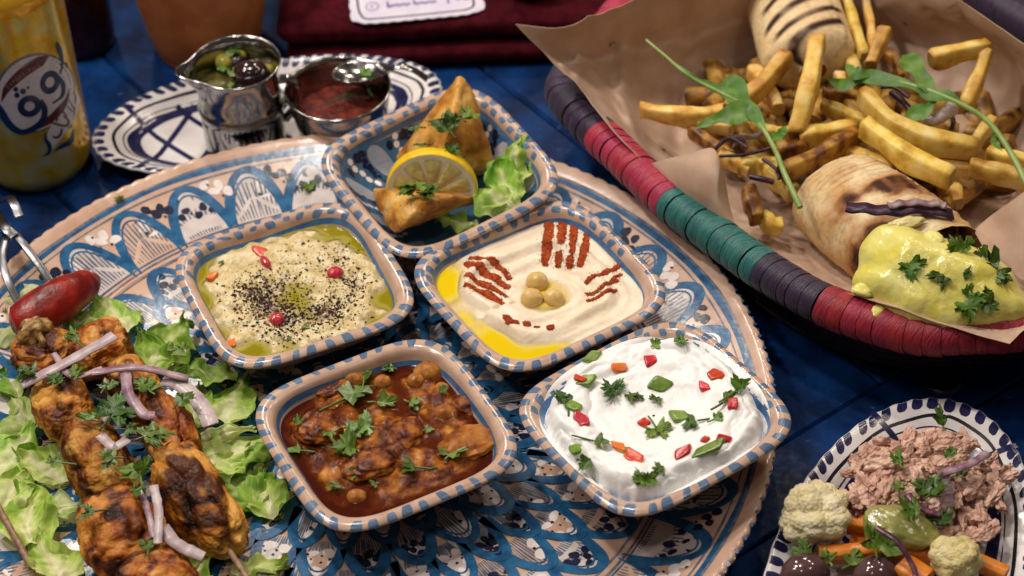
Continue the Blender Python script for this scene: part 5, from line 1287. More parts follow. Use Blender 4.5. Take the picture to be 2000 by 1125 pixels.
# near wrap, open end towards the camera, covered in sauce
A0, A1 = at(1660, 398, 3.9), at(1822, 530, 5.2)
axn = spline([A0 - (A1 - A0) * .18, A0, (A0 + A1) / 2 + [0, 0, .2], A1], 170)
rn = np.interp(np.linspace(0, 1, 170), [0, .04, .15, .5, .85, 1], [.4, 2.1, 3.05, 3.35, 3.35, 3.2])
def nearcol(S2, A2, G, nz):
    u = np.where(A2 > np.pi, A2 - 2 * np.pi, A2)
    c = Wc * .92 + (Wt - Wc) * np.clip(.45 + 1.3 * nz + .25 * np.abs(u), 0, 1)[..., None]
    char = np.exp(-((S2 - .60 - .05 * np.cos(u)) / .085) ** 2) * sstep(1.5, .5, np.abs(u - .05)) + .8 * np.exp(-((S2 - .84) / .10) ** 2) * sstep(2.0, .6, np.abs(u - .3)) + .35 * np.exp(-((S2 - .42) / .05) ** 2) * sstep(.9, .2, np.abs(u))
    char = np.clip(char * (.85 + 2.2 * nz), 0, 1)
    streak = np.clip(.5 + noise(np.stack([S2 * 3, A2 * 7, S2 * 0], -1), 1, 5) * 1.6, 0, 1)
    c = c + (Wo * .8 - c) * np.clip(char * 1.1, 0, .8)[..., None]
    wr = np.clip(-wrinkle(S2, A2, G, 6), 0, 1) * sstep(.2, .4, S2) * sstep(1.3, .6, np.abs(u))
    kk = (S2 - .20 - .02 * noise(np.stack([A2 * 1.5, S2 * 3, 0 * S2], -1), 1, 8)) / .042; crease_shade = np.exp(-((kk - np.round(kk)) / (.10 + .08 * nz)) ** 2) * sstep(.19, .25, S2) * sstep(.56, .48, S2) * sstep(1.05, .5, np.abs(u + .1)) * np.clip(.6 + 1.4 * noise(np.stack([A2 * 3, np.round(kk) * 3.1, 0 * S2], -1), 1, 4), 0, 1)
    c = c + (Wo * .45 - c) * (crease_shade * .85)[..., None]  # shade of the creases painted into the bread colour as thin dark lines
    return c + (Wb * 1.3 - c) * np.clip((char - .45) * 1.9 * (.4 + .8 * streak), 0, .95)[..., None]
G, C_ = wrap_body(axn, rn, nearcol, 6, fold=.20, k=110)
nw = thing('flatbread_wrap', G.mean((0, 1)), 'flatbread wrap with char, shade-painted creases and its open end covered in yellow sauce', 'wrap', 'grilled wraps in the basket')
mb = MB(); mb.grid(G, False, True, 0, C_); mb.add(np.vstack([G[0], G[0].mean(0)]), [((i + 1) % 110, i, 110) for i in range(110)], 0, Wt); part('flatbread', mb, m_wrap, nw, usecol=True)
m_fill = mat('wrap_filling', None, ramp=[(.3, (.05, .022, .01)), (.5, (.22, .12, .04)), (.7, (.34, .22, .09))], sc=1.5, rough=.5, bump=.1, bsc=3)
mb = MB(); blob(mb, axn[-30], (2.7, 2.7, 2.4), None, 4, .15, 1.4, 4); part('filling', mb, m_fill, nw)
m_sauce = mat('yellow_sauce', (.70, .62, .11), (.78, .72, .24), sc=.8, rough=.22, spec=.5, bump=.06, bsc=2.2, bdet=4, sss=.15, ssr=(1, .8, .2), sssc=.3, coat=.25)
cs = at(1832, 556, 6.9); sx = at(1985, 612, 5.2) - at(1672, 500, 6.3); sx /= np.linalg.norm(sx)
vw = CAMP - cs; vw /= np.linalg.norm(vw); sn = vw * .75 + np.array([.25, -.35, .45]); sn -= sx * (sn @ sx); sn /= np.linalg.norm(sn); sy = np.cross(sn, sx)
t = np.linspace(.01, 1, 60); a = np.linspace(0, 2 * np.pi, 160, endpoint=False)
out_ = 1 + .06 * np.sin(3 * a + .5) + .05 * np.sin(5 * a + 2) + .018 * np.sin(9 * a)
X = t[:, None] * (np.cos(a) * out_ * 4.55)[None]; Y = t[:, None] * (np.sin(a) * out_ * 2.75)[None]
Z = .95 * (1 - t[:, None] ** 2.6) * np.ones_like(X) - .9 * t[:, None] ** 6
Pn = np.stack([X, Y, 0 * X], -1)
Z = Z + .32 * fbm(Pn, .42, 12, 2) + .10 * fbm(Pn, 1.1, 13, 2) - .45 * sstep(.15, .6, noise(Pn, .38, 18)) * (Y > -.5)
G = cs + X[..., None] * sx + Y[..., None] * sy + Z[..., None] * sn
mb = MB(); mb.grid(G, False, True)
for lx, ly, r in ((-3.4, -1.5, .42), (-2.3, -2.2, .38), (-1.0, 2.2, .4), (1.6, 2.2, .45)):
    blob(mb, cs + lx * sx + ly * sy - .25 * sn, (r * 1.4, r * 1.1, r * .7), rotm(0, 0, lx), 3, .2, 1.1, int(lx * 10 + 60))
solo('yellow_sauce', mb, m_sauce, 'glossy yellow mustard sauce poured over the open end of the near wrap', 'sauce')
mb = MB(); blob(mb, at(1770, 436, 8.0), (.95, .35, .22), rotm(.3, 0, .25), 3, .35, 2.0, 4); blob(mb, at(1752, 442, 7.9), (.5, .3, .2), rotm(.3, 0, -.3), 3, .3, 2.0, 5)
solo('sauce_smear', mb, mat('pale_sauce', (.68, .58, .25), rough=.25, bump=.02, bsc=3), 'small pale smear of sauce just below the red cabbage strip', 'sauce')
def sauceS(px, py):
    d = (px - 1000) * RIGHT + (562.5 - py) * UP + FPX * FWD; t_ = ((cs + sn * .75 - CAMP) @ sn) / (d @ sn); p = CAMP + t_ * d
    q = p - cs; x, y = q @ sx, q @ sy; i = np.argmin((X - x) ** 2 + (Y - y) ** 2); return cs + x * sx + y * sy + sn * (Z.ravel()[i] + .06)
RS_ = np.stack([sx, sy, sn], 1)
for i, (px, py, s, yaw, n, lb) in enumerate(((1778, 512, 1.05, 200, 2, 'parsley leaf at the left top of the yellow sauce'), (1845, 540, 1.0, 120, 2, 'parsley leaf in the centre of the yellow sauce'), (1873, 490, 1.15, -30, 2, 'parsley leaf at the top of the yellow sauce against the bread'), (1950, 522, 1.45, 80, 3, 'biggest parsley leaf at the right of the yellow sauce'),
                                            (1890, 582, 1.35, -150, 3, 'angular parsley leaf at the lower right of the yellow sauce'), (1920, 590, .9, -90, 1, 'folded parsley leaf touching the angular one on the yellow sauce'), (1885, 548, .7, 10, 1, 'upright parsley bit above the angular leaf on the yellow sauce'), (1775, 530, .45, 30, 1, 'tiny parsley crumb below the left parsley leaf on the yellow sauce'), (1975, 640, .9, 20, 1, 'olive green leaf at the lower right tip of the yellow sauce'), (1930, 575, .45, 30, 1, 'tiny parsley crumb right of the angular leaf on the yellow sauce'))):
    mb = MB()
    for k in range(n): leaflet(mb, np.zeros(3), s * (1 - .2 * k), R(yaw) + k * 1.3, .12, .1, .4, .25, i * 3 + k)
    mb.v = [sauceS(px, py) + v @ RS_.T for v in mb.v]
    solo('parsley_leaf', mb, m_parsley_d if i % 2 else m_parsley, lb, 'parsley', 'parsley on the yellow sauce')
m_cab = mat('red_cabbage', (.022, .008, .022), (.060, .024, .055), sc=1.5, rough=.35, spec=.4, bump=.02, bsc=4)
m_cabl = mat('pale_cabbage', (.22, .12, .15), (.40, .30, .30), sc=1.5, rough=.4, bump=.02, bsc=4)
def strip3(pts, w, th, seed, wav=.06):
    P = spline(A3(*pts), 30); T, N, B = frames(P); mb = MB(); up = np.array([0, 0, 1.]); S_ = np.cross(T, up); S_ /= np.linalg.norm(S_, axis=1)[:, None]
    w = w * (1 + .25 * noise(np.c_[np.arange(30) * .4, np.full(30, seed), np.zeros(30)], 1, seed)); P = P + up * (wav * np.sin(np.arange(30) * .9 + seed))[:, None]
    c = np.array([(-.5, .5), (.5, .5), (.5, -.5), (-.5, -.5)])
    G = P[:, None] + S_[:, None] * (c[None, :, 0] * w[:, None])[..., None] + up * (c[None, :, 1] * th)[..., None]
    mb.grid(G, False, True); mb.add(np.vstack([G[0], G[-1]]), [(0, 1, 2, 3), (7, 6, 5, 4)]); return mb
solo('cabbage_strip', strip3([(1652, 404, 8.3), (1700, 408, 8.35), (1745, 412, 8.3), (1800, 408, 8.1), (1862, 418, 7.7)], .75, .10, 3), m_cab, 'broad dark purple cabbage strip lying across the near wrap', 'cabbage')
solo('cabbage_strip', strip3([(1735, 402, 8.45), (1775, 396, 8.4), (1830, 398, 8.2), (1850, 404, 8.05)], .45, .10, 9), m_cabl, 'thin pale edged cabbage strip on top of the dark one on the near wrap', 'cabbage')

# ================================================================ FRIES
m_fry = matr(0.2, 'fried_potato', None, ramp=[(.15, (.46, .23, .03)), (.40, (.66, .42, .075)), (.60, (.75, .53, .14)), (.85, (.80, .63, .28))], sc=.9, rough=.38, spec=.4, bump=.025, bsc=4, sss=.08, ssr=(1, .6, .2), sssc=.2, speck=((.20, .08, .014), 1.6, .735), rvar=.12, col=True, colmix='MULTIPLY')
m_fryd = mat('dark_fried_potato', None, ramp=[(.25, (.12, .04, .008)), (.5, (.34, .15, .02)), (.75, (.52, .30, .05))], sc=1.1, rough=.38, spec=.4, bump=.03, bsc=4, rvar=.12, col=True, colmix='MULTIPLY')
def fry(pts, wpx, label, seed, m=None, sq=.75):
    P = spline(A3(*pts), 16) if len(pts) > 2 else spline(A3(*pts), 16)
    P = P + .07 * fbm(P, .5, seed, 2)[:, None] * np.array([1, 1, .5])
    w = wpx / PXCM(P[8]) / 2
    a = np.linspace(0, 2 * np.pi, 16, endpoint=False) + .4 + seed
    pr = np.c_[np.sign(np.cos(a)) * np.abs(np.cos(a)) ** .46, np.sign(np.sin(a)) * np.abs(np.sin(a)) ** .46 * sq]
    T = P[-1] - P[0]; T /= np.linalg.norm(T)
    P = np.vstack([P[0] - T * .04, P, P[-1] + T * .04]); tp = rs.normal(0, .12)
    rad = np.r_[.80, .93, (1 + .07 * np.sin(np.arange(14) * .7 + seed)) * np.linspace(1 + tp, 1 - tp, 14), .93, .78] * w * .94
    br = np.interp(np.arange(18), [0, 2, 5, 12, 15, 17], [.45 + .5 * rs.rand(), .85, 1, 1, .85, .42 + .5 * rs.rand()])
    cc = br[:, None] * (1 - .10 * (np.abs(np.cos(2 * (a - np.pi / 4 * 0))) < .35)[None]) ; cc = cc[..., None] ** np.array([.6, 1.0, 1.25])
    mb = MB(); G = tube(mb, P, rad, prof=pr, col=None)
    mb.c[0] = cc.reshape(-1, 3); mb.c[1] = np.vstack([np.full((17, 3), br[0] * .8), np.full((17, 3), br[-1] * .8)])
    sk = rs.normal(0, .16, 2)
    V = mb.v[0]; V = V + .05 * fbm(V, .8, seed, 2)[:, None] + T * (((V - P[8]) @ np.cross(T, [0, 0, 1.])) * sk[0])[:, None] * 1.0; mb.v[0] = V
    n0 = 18 * 16; mb.v[1] = np.vstack([[V[:16].mean(0) + T * .06], V[:16], [V[-16:].mean(0) - T * .06], V[-16:]])
    solo('french_fry', mb, m or m_fry, label, 'french fry', 'fries in the basket', usecol=True)
FR = [([(1596, 78, 8.6), (1580, 170, 7.6), (1555, 262, 5.8)], 52, 'long thick fry standing nearly upright against the striped wrap'),
      ([(1252, 215, 5.2), (1340, 228, 5.2), (1425, 222, 5.0)], 38, 'leftmost fry, lying flat against the paper under the rocket leaf'),
      ([(1425, 215, 5.6), (1480, 175, 6.0), (1538, 108, 6.6)], 44, 'fry leaning left of the upright one with its top on the striped wrap'),
      ([(1560, 272, 5.6), (1610, 262, 5.7), (1668, 250, 5.6)], 42, 'short fry just right of the foot of the upright one'),
      ([(1530, 338, 5.8), (1600, 305, 5.8), (1672, 262, 5.6)], 42, 'fry sloping up to the right above the near wrap, darker at its end'),
      ([(1692, 190, 6.8), (1740, 240, 6.8), (1825, 278, 6.6), (1915, 295, 6.2)], 50, 'long bent fry on top of the pile, curving down to the right'),
      ([(1690, 248, 6.6), (1760, 300, 6.5), (1860, 350, 6.3)], 52, 'long straight fry with a pointed end resting on the near wrap'),
      ([(1730, 58, 7.6), (1700, 128, 6.6)], 38, 'short upright fry beside the right edge of the striped wrap'),
      ([(1652, -8, 6.4), (1672, 60, 6.2), (1688, 112, 5.8)], 28, 'thin fry lying along the right side of the striped wrap'),
      ([(1690, -8, 6.2), (1700, 50, 6.1), (1705, 95, 5.9)], 24, 'second thin fry right of the striped wrap, half hidden'),
      ([(1818, 118, 7.8), (1880, 102, 8.0), (1930, 90, 8.2)], 40, 'upper fry of the corner pair leaning on the back paper'),
      ([(1928, 100, 8.0), (1912, 150, 7.2), (1885, 208, 6.2)], 38, 'downward fry of the corner pair leaning on the back paper'),
      ([(1775, 318, 5.3), (1830, 325, 5.3), (1892, 332, 5.2)], 42, 'fry wedged under the long straight one near its tip'),
      ([(1895, 325, 5.6), (1950, 340, 5.6), (2015, 356, 5.6)], 44, 'fry pointing out of the right edge of the photo'),
      ([(1610, 182, 5.8), (1650, 188, 5.8), (1690, 196, 5.6)], 30, 'fry under the right rocket leaf behind the bent one'),
      ([(1605, 208, 5.6), (1650, 225, 5.6), (1695, 245, 5.4)], 36, 'fry right behind the upright one, below the rocket leaf tip'),
      ([(1655, 300, 5.0), (1700, 312, 5.0), (1745, 330, 5.0)], 40, 'fry tucked between the near wrap and the long straight one'),
      ([(1352, 255, 4.4), (1388, 280, 4.4), (1425, 305, 4.4)], 32, 'brownish fry below the left rocket leaf'),
      ([(1405, 305, 4.6), (1430, 318, 4.6), (1462, 335, 4.4)], 34, 'short fry end beside the curled paper flap'),
      ([(1487, 322, 4.6), (1515, 348, 4.6), (1548, 378, 4.6)], 46, 'fry under the rocket stem left of the near wrap'),
      ([(1462, 372, 4.4), (1470, 400, 4.3), (1478, 430, 4.0)], 44, 'stubby orange fry standing by the paper flap'),
      ([(1490, 425, 3.6), (1505, 440, 3.6), (1525, 445, 3.4)], 40, 'lowest fry end near the teal rim'),
      ([(1520, 300, 5.0), (1545, 292, 5.2), (1572, 284, 5.2)], 46, 'browned fry end in front of the foot of the upright one'),
      ([(1895, 300, 5.0), (1915, 265, 5.4), (1940, 235, 5.8)], 34, 'fry standing behind the right end of the bent one'),
      ([(1840, 360, 4.2), (1862, 372, 4.2), (1870, 400, 4.0)], 40, 'fry half buried behind the near wrap under the pointed one'),
      ([(1720, 100, 5.6), (1745, 118, 5.4), (1760, 150, 5.2)], 26, 'small fry behind the right rocket leaf'),
      ([(1480, 250, 4.6), (1510, 262, 4.6), (1545, 262, 4.6)], 34, 'fry in the shade between the left rocket leaf and the upright one'),
      ([(1640, 150, 5.4), (1655, 190, 5.4), (1668, 235, 5.2)], 38, 'fry between the upright one and the bent one, under the rocket tip'),
      ([(1760, 232, 5.6), (1810, 240, 5.6), (1870, 258, 5.5)], 38, 'fry just behind the bent one, under the pale onion piece'),
      ([(1470, 140, 5.0), (1500, 175, 5.1), (1520, 215, 5.0)], 36, 'fry crossing behind the one that leans left of the upright fry'),
      ([(1720, 285, 5.2), (1780, 296, 5.4), (1840, 300, 5.4)], 40, 'fry lying between the bent one and the long straight one'),
      ([(1930, 300, 5.3), (1965, 312, 5.4), (2010, 318, 5.4)], 40, 'fry above the one leaving the right edge'),
      ([(1330, 232, 4.6), (1375, 246, 4.7), (1430, 252, 4.8)], 34, 'fry tucked under the leftmost one'),
      ([(1440, 330, 4.4), (1480, 322, 4.6), (1525, 325, 4.7)], 38, 'fry behind the rocket stem at the left of the pile'),
      ([(1620, 60, 5.6), (1652, 100, 5.4), (1672, 150, 5.2)], 34, 'fry sticking out beside the end of the striped wrap')]
for i, (p, w, lb) in enumerate(FR): fry(p, w, lb, i + 3, m_fryd if i in (4, 14, 17, 20, 22, 25) else None)
for i, (p, w) in enumerate(([(1450, 300, 3.2), (1520, 320, 3.2)], [(1600, 300, 3.4), (1660, 320, 3.4)], [(1740, 200, 3.8), (1800, 250, 3.8)], [(1800, 270, 4.2), (1870, 250, 4.2)], [(1560, 200, 3.8), (1600, 250, 4.2)], [(1760, 160, 4.2), (1850, 200, 4.2)]) and ()): pass
mb = MB(); rs = np.random.RandomState(8)
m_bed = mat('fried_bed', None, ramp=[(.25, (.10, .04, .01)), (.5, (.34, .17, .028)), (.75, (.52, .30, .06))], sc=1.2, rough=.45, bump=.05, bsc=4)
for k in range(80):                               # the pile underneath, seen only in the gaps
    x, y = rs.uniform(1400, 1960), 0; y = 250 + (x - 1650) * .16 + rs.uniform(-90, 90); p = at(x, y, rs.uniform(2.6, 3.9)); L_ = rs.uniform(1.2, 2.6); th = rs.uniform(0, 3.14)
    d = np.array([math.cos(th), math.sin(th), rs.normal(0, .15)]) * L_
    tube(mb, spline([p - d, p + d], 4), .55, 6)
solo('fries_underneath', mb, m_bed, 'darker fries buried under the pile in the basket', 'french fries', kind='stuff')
# red cabbage shreds and pale onion in the fries
SHR = [([(1395, 292, 5.9), (1425, 270, 6.1), (1460, 288, 6.0)], .12), ([(1405, 305, 5.7), (1455, 302, 5.9), (1505, 290, 5.9)], .10), ([(1490, 310, 5.8), (1515, 330, 5.7), (1522, 350, 5.6)], .10), ([(1465, 345, 5.4), (1490, 350, 5.5), (1512, 356, 5.4)], .17), ([(1740, 180, 6.6), (1765, 200, 6.6), (1778, 215, 6.5)], .18), ([(1720, 170, 6.4), (1750, 172, 6.5), (1775, 190, 6.4)], .12), ([(1855, 262, 6.4), (1862, 240, 6.4), (1858, 222, 6.3)], .14), ([(1430, 268, 5.8), (1470, 268, 5.9), (1490, 258, 5.9)], .16)]
SL_ = ['thin red cabbage shred bent like an elbow beside the curled flap', 'long thin red cabbage shred left of the rocket stem', 'thin red cabbage shred right of the rocket stem', 'short thick red cabbage shred above the stubby orange fry', 'thick red cabbage shred under the right rocket leaf', 'thin red cabbage shred behind the bent fry', 'red cabbage shred under the far right rocket stem', 'pinkish cabbage shred under the left rocket leaf']
for i, ((p, r), lb) in enumerate(zip(SHR, SL_)):
    mb = MB(); tube(mb, spline(A3(*p), 14), r, 6); solo('cabbage_shred', mb, m_cabl if i in (7,) else m_cab, lb, 'cabbage', 'cabbage shreds among the fries')
mb = MB(); tube(mb, spline(A3((1805, 238, 6.9), (1830, 232, 7.1), (1862, 210, 7.3)), 14), np.linspace(.25, .42, 14), 8); solo('onion_piece', mb, mat('pale_onion', (.48, .36, .34), (.60, .50, .46), sc=1.5, rough=.3, bump=.02, bsc=4), 'pale pink onion piece between the bent fry and the right rocket leaf', 'onion')
# ================================================================ ROCKET LEAVES
m_roc = matr(0.12, 'rocket_leaf', (.075, .185, .020), (.15, .30, .045), sc=1.1, rough=.4, spec=.4, bump=.015, bsc=4, thin=.28)
m_stem = mat('rocket_stem', (.20, .30, .07), (.30, .40, .13), sc=1.2, rough=.38, spec=.4)
def blade(mb, pts, halfw, lob, seed, n=46, mi=0):
    """lobed leaf blade along a centre line; halfw per point in cm (left, right)"""
    P = spline(A3(*pts), n); T, N, B = frames(P); up = np.array([0, 0, 1.]); vw = CAMP - P; vw /= np.linalg.norm(vw, axis=1)[:, None]
    nn = .55 * vw + .45 * up; S_ = np.cross(T, nn); S_ /= np.linalg.norm(S_, axis=1)[:, None]; nn = np.cross(S_, T)
    s = np.linspace(0, 1, n)
    wl = np.interp(s, *zip(*halfw[0])); wr = np.interp(s, *zip(*halfw[1]))
    v = np.linspace(-1, 1, 9)
    W = np.where(v[None] < 0, wl[:, None], wr[:, None])
    if lob: W = W * (1 - .5 * np.abs(np.sin(s * lob + seed)) ** 3)[:, None]
    G = P[:, None] + S_[:, None] * (v[None] * W)[..., None] + nn[:, None] * ((.16 * np.abs(v)[None] ** 1.4 + .10 * np.abs(v)[None] * np.sin(s * 24 + seed)[:, None]) * W)[..., None]
    mb.grid(G, False, False, mi)
def rocket(label, stem, blades, seed, r0=.10, r1=.18):
    t = thing('rocket_leaf', at(*stem[0]), label, 'rocket leaf', 'rocket leaves on the fries')
    mb = MB(); tube(mb, spline(A3(*stem), 40), np.linspace(r1, r0, 40), 7); part('stem', mb, m_stem, t)
    for i, b in enumerate(blades):
        mb = MB(); blade(mb, *b, 9.0 if i == 0 else 5.5, seed + i); part('leaf_blade', mb, m_roc, t)
rocket('left rocket leaf with its pale stem hanging down to the near wrap', [(1563, 405, 6.4), (1535, 345, 7.0), (1510, 285, 7.4), (1480, 240, 7.4), (1440, 218, 7.0)],
       [([(1515, 290, 7.45), (1490, 250, 7.5), (1460, 205, 7.6), (1430, 165, 7.4), (1400, 180, 7.0)], ([(0, 0), (.3, .25), (.6, .75), (.85, .5), (1, .02)], [(0, 0), (.3, .3), (.55, .6), (.85, .6), (1, .02)])),
        ([(1490, 245, 7.45), (1450, 225, 7.4), (1405, 232, 7.0), (1358, 250, 6.4)], ([(0, .05), (.3, .65), (.7, .5), (1, .02)], [(0, .05), (.3, .8), (.7, .7), (1, .02)])),
        ([(1505, 275, 7.5), (1522, 262, 7.5), (1535, 245, 7.4)], ([(0, .02), (.4, .45), (1, .02)], [(0, .02), (.5, .55), (1, .02)]))], 3)
rocket('slender rocket leaf with a long pale midrib leaning against the paper at left', [(1262, 78, 8.6), (1300, 110, 8.4), (1345, 148, 8.0), (1405, 180, 7.6), (1445, 200, 7.4)],
       [([(1290, 100, 8.5), (1345, 145, 8.1), (1400, 172, 7.7), (1440, 205, 7.4)], ([(0, .02), (.3, .14), (.6, .2), (.85, .45), (1, .1)], [(0, .02), (.3, .12), (.6, .3), (.85, .35), (1, .1)]))], 7, .12, .08)
rocket('large right rocket leaf with its stem running off the right edge', [(2010, 370, 6.6), (1975, 300, 7.2), (1930, 238, 7.8), (1870, 200, 8.2), (1800, 172, 8.2), (1720, 152, 7.8), (1680, 150, 7.4)],
       [([(1900, 215, 8.1), (1840, 188, 8.3), (1780, 165, 8.2), (1700, 150, 7.8), (1650, 165, 7.2), (1612, 152, 6.8)], ([(0, .02), (.16, .15), (.30, .9), (.42, .35), (.62, .55), (.8, .45), (1, .02)], [(0, .02), (.18, .5), (.30, .2), (.5, .3), (.68, .65), (.85, .35), (1, .02)])),
        ([(1818, 178, 8.3), (1800, 148, 8.5), (1778, 118, 8.4), (1762, 108, 8.1)], ([(0, .3), (.4, .85), (.8, .6), (1, .05)], [(0, .3), (.4, .7), (.8, .5), (1, .05)])),
        ([(1830, 186, 8.2), (1812, 210, 7.8), (1775, 228, 7.3), (1768, 236, 7.0)], ([(0, .2), (.4, .5), (.8, .35), (1, .02)], [(0, .2), (.5, .5), (.8, .3), (1, .02)])),
        ([(1700, 150, 7.8), (1668, 140, 7.9), (1655, 125, 7.8)], ([(0, .1), (.5, .6), (1, .05)], [(0, .1), (.5, .5), (1, .05)])),
        ([(1945, 255, 7.6), (1940, 275, 7.2), (1958, 296, 7.0)], ([(0, .05), (.5, .35), (1, .02)], [(0, .05), (.5, .25), (1, .02)]))], 11)
# ================================================================ LETTUCE
m_let = matr(0.22, 'lettuce', (.80, .85, .7), (1, 1, 1), sc=1.4, rough=.42, spec=.35, bump=.03, bsc=2.6, bdet=5, thin=.35, col=True, colmix='MULTIPLY')
LG = [np.array(lin(h)) for h in ('#eceabc', '#cfdc86', '#a9c958', '#82ae3c', '#4f8a2a')]
def lettuce(px, py, z, L, Wd, yaw, label, seed, tone=0.0, pitch=.0, crump=.30, group='lettuce pieces under the kebabs'):
    n, m = 44, 34; u = np.linspace(0, 1, n)[:, None]; v = np.linspace(-1, 1, m)[None]
    rs = np.random.RandomState(seed)
    wid = Wd / 2 * (np.sin(np.clip(u * 1.1 + .12, 0, 1.05) * np.pi * .93) ** .6) * (1 + .18 * noise(np.stack([u * 5 + 0 * v, np.sign(v) * 2 + 0 * u, 0 * u * v + seed], -1), 1, seed))
    x = v * wid + 0 * u; y = (u - .5) * L + .12 * L * noise(np.stack([v * 3 + 0 * u, 0 * u * v, 0 * u * v + seed], -1), 1, seed + 1) * sstep(.6, 1, u)
    ed = np.maximum(np.abs(v) ** 2.2 + 0 * u, sstep(.7, 1, u) + 0 * v)
    zz = .26 * Wd * np.abs(v) ** 1.6 * np.sin(u * 3 + seed) * .6 + ed * .20 * np.sin(u * 17 + np.sign(v) * 1.3 + seed) + ed * .16 * np.sin(v * 9 + seed * 2 + u * 4) - .10 * np.exp(-(v / .10) ** 2) + .05 * np.sin((u * 14 - np.abs(v) * 5))
    X = np.stack([x, y, zz + 0 * x], -1)
    d = np.stack([fbm(X, .55, seed + 5, 3), fbm(X, .55, seed + 9, 3), fbm(X, .55, seed + 13, 3)], -1)
    X = X + d * crump * np.array([1.2, 1.2, 1.7]) * (1 + .0 * ed[..., None]) * 1.6
    t = np.clip(1.0 - np.exp(-(v / .20) ** 2) * (1 - .6 * u) * .95 - .40 * (1 - u) + tone - .32 + .42 * fbm(X, .8, seed, 3) - .22 * (np.abs(((u * 6.5 - np.abs(v) * 2.6) % 1) - .5) < .07) * (np.abs(v) > .1), 0, 1) * 3.999
    i = t.astype(int); f = (t - i)[..., None]; P_ = np.array(LG); C = P_[i] * (1 - f) + P_[np.minimum(i + 1, 4)] * f
    X = X.reshape(-1, 3) @ rotm(pitch, rs.normal(0, .15), yaw).T + at(px, py, z)
    mb = MB(); mb.grid(X.reshape(n, m, 3), False, False, 0, C.reshape(-1, 3))
    solo('lettuce_piece', mb, m_let, label, 'lettuce', group, usecol=True)
LT = [(215, 602, 2.2, 3.6, 3.0, 40, .10, 'yellow-green lettuce frill behind the red chilli tip'), (150, 622, 2.4, 2.6, 1.6, 80, .2, 'narrow lettuce strip between the red chilli and the chicken'),
      (335, 668, 2.1, 3.6, 2.8, -30, .15, 'lettuce leaf against the corner of the aubergine bowl'), (290, 690, 2.1, 3.0, 2.4, 20, .2, 'shaded lettuce piece behind the top of the right skewer'),
      (405, 728, 2.2, 3.4, 2.4, 70, .1, 'lettuce piece in the gap between the aubergine and stew bowls'), (455, 775, 2.2, 3.8, 3.2, -20, .05, 'bright ruffled lettuce leaf just left of the stew bowl'),
      (470, 870, 2.6, 4.0, 3.2, -60, .02, 'large curled lettuce leaf beside the left wall of the stew bowl'), (430, 850, 2.5, 3.2, 1.5, -70, -.45, 'pale lettuce rib lying across the leaf right of the skewer'),
      (445, 905, 2.4, 3.0, 1.8, -50, -.3, 'second pale lettuce rib in front of the first right of the skewer'), (520, 960, 2.0, 3.0, 2.2, 10, .15, 'dark green lettuce tip at the front of the stew bowl'),
      (465, 955, 1.9, 3.0, 2.4, 40, .2, 'shaded lettuce leaf right of the lowest right chicken piece'), (380, 790, 2.0, 3.2, 2.2, 0, .1, 'lettuce leaf under the onion petal beside the right skewer'),
      (40, 800, 2.0, 3.8, 3.4, 30, -.1, 'pale lettuce leaf at the left edge beside the second chicken piece'), (28, 880, 2.2, 4.0, 3.2, -20, -.05, 'broad pale lettuce leaf at the left edge of the photo'),
      (85, 905, 2.0, 3.0, 2.4, 60, .0, 'lettuce leaf tucked against the left skewer'), (55, 1000, 2.3, 4.2, 3.0, 15, .08, 'bright green lettuce leaf at the lower left edge'),
      (20, 960, 2.4, 2.8, 2.6, -30, -.2, 'pale lettuce frill at the left edge above the bright leaf'), (100, 1085, 2.1, 3.6, 2.4, 30, -.05, 'lettuce leaf in the bottom left corner region'),
      (130, 985, 2.0, 2.8, 1.8, -80, -.3, 'whitish lettuce rib left of the lowest left chicken piece'), (25, 570, 2.5, 2.8, 2.2, 50, -.38, 'whitish lettuce piece behind the chilli under the tongs'),
      (12, 640, 2.3, 2.4, 2.2, 0, -.05, 'light green lettuce bit left of the chilli end'), (385, 1112, 1.9, 2.6, 2.0, -30, .1, 'lettuce leaf at the bottom edge left of the wooden skewer end'),
      (510, 1105, 1.8, 2.6, 1.6, -70, -.1, 'flat lettuce leaf at the bottom edge right of the wooden skewer end'), (20, 740, 2.0, 2.6, 2.2, 20, .3, 'dark lettuce piece left of the first chicken piece')]
for i, (x, y, z, L, w, yw, tn, lb) in enumerate(LT): lettuce(x, y, z, L, w, R(yw), lb, i + 3, tn)

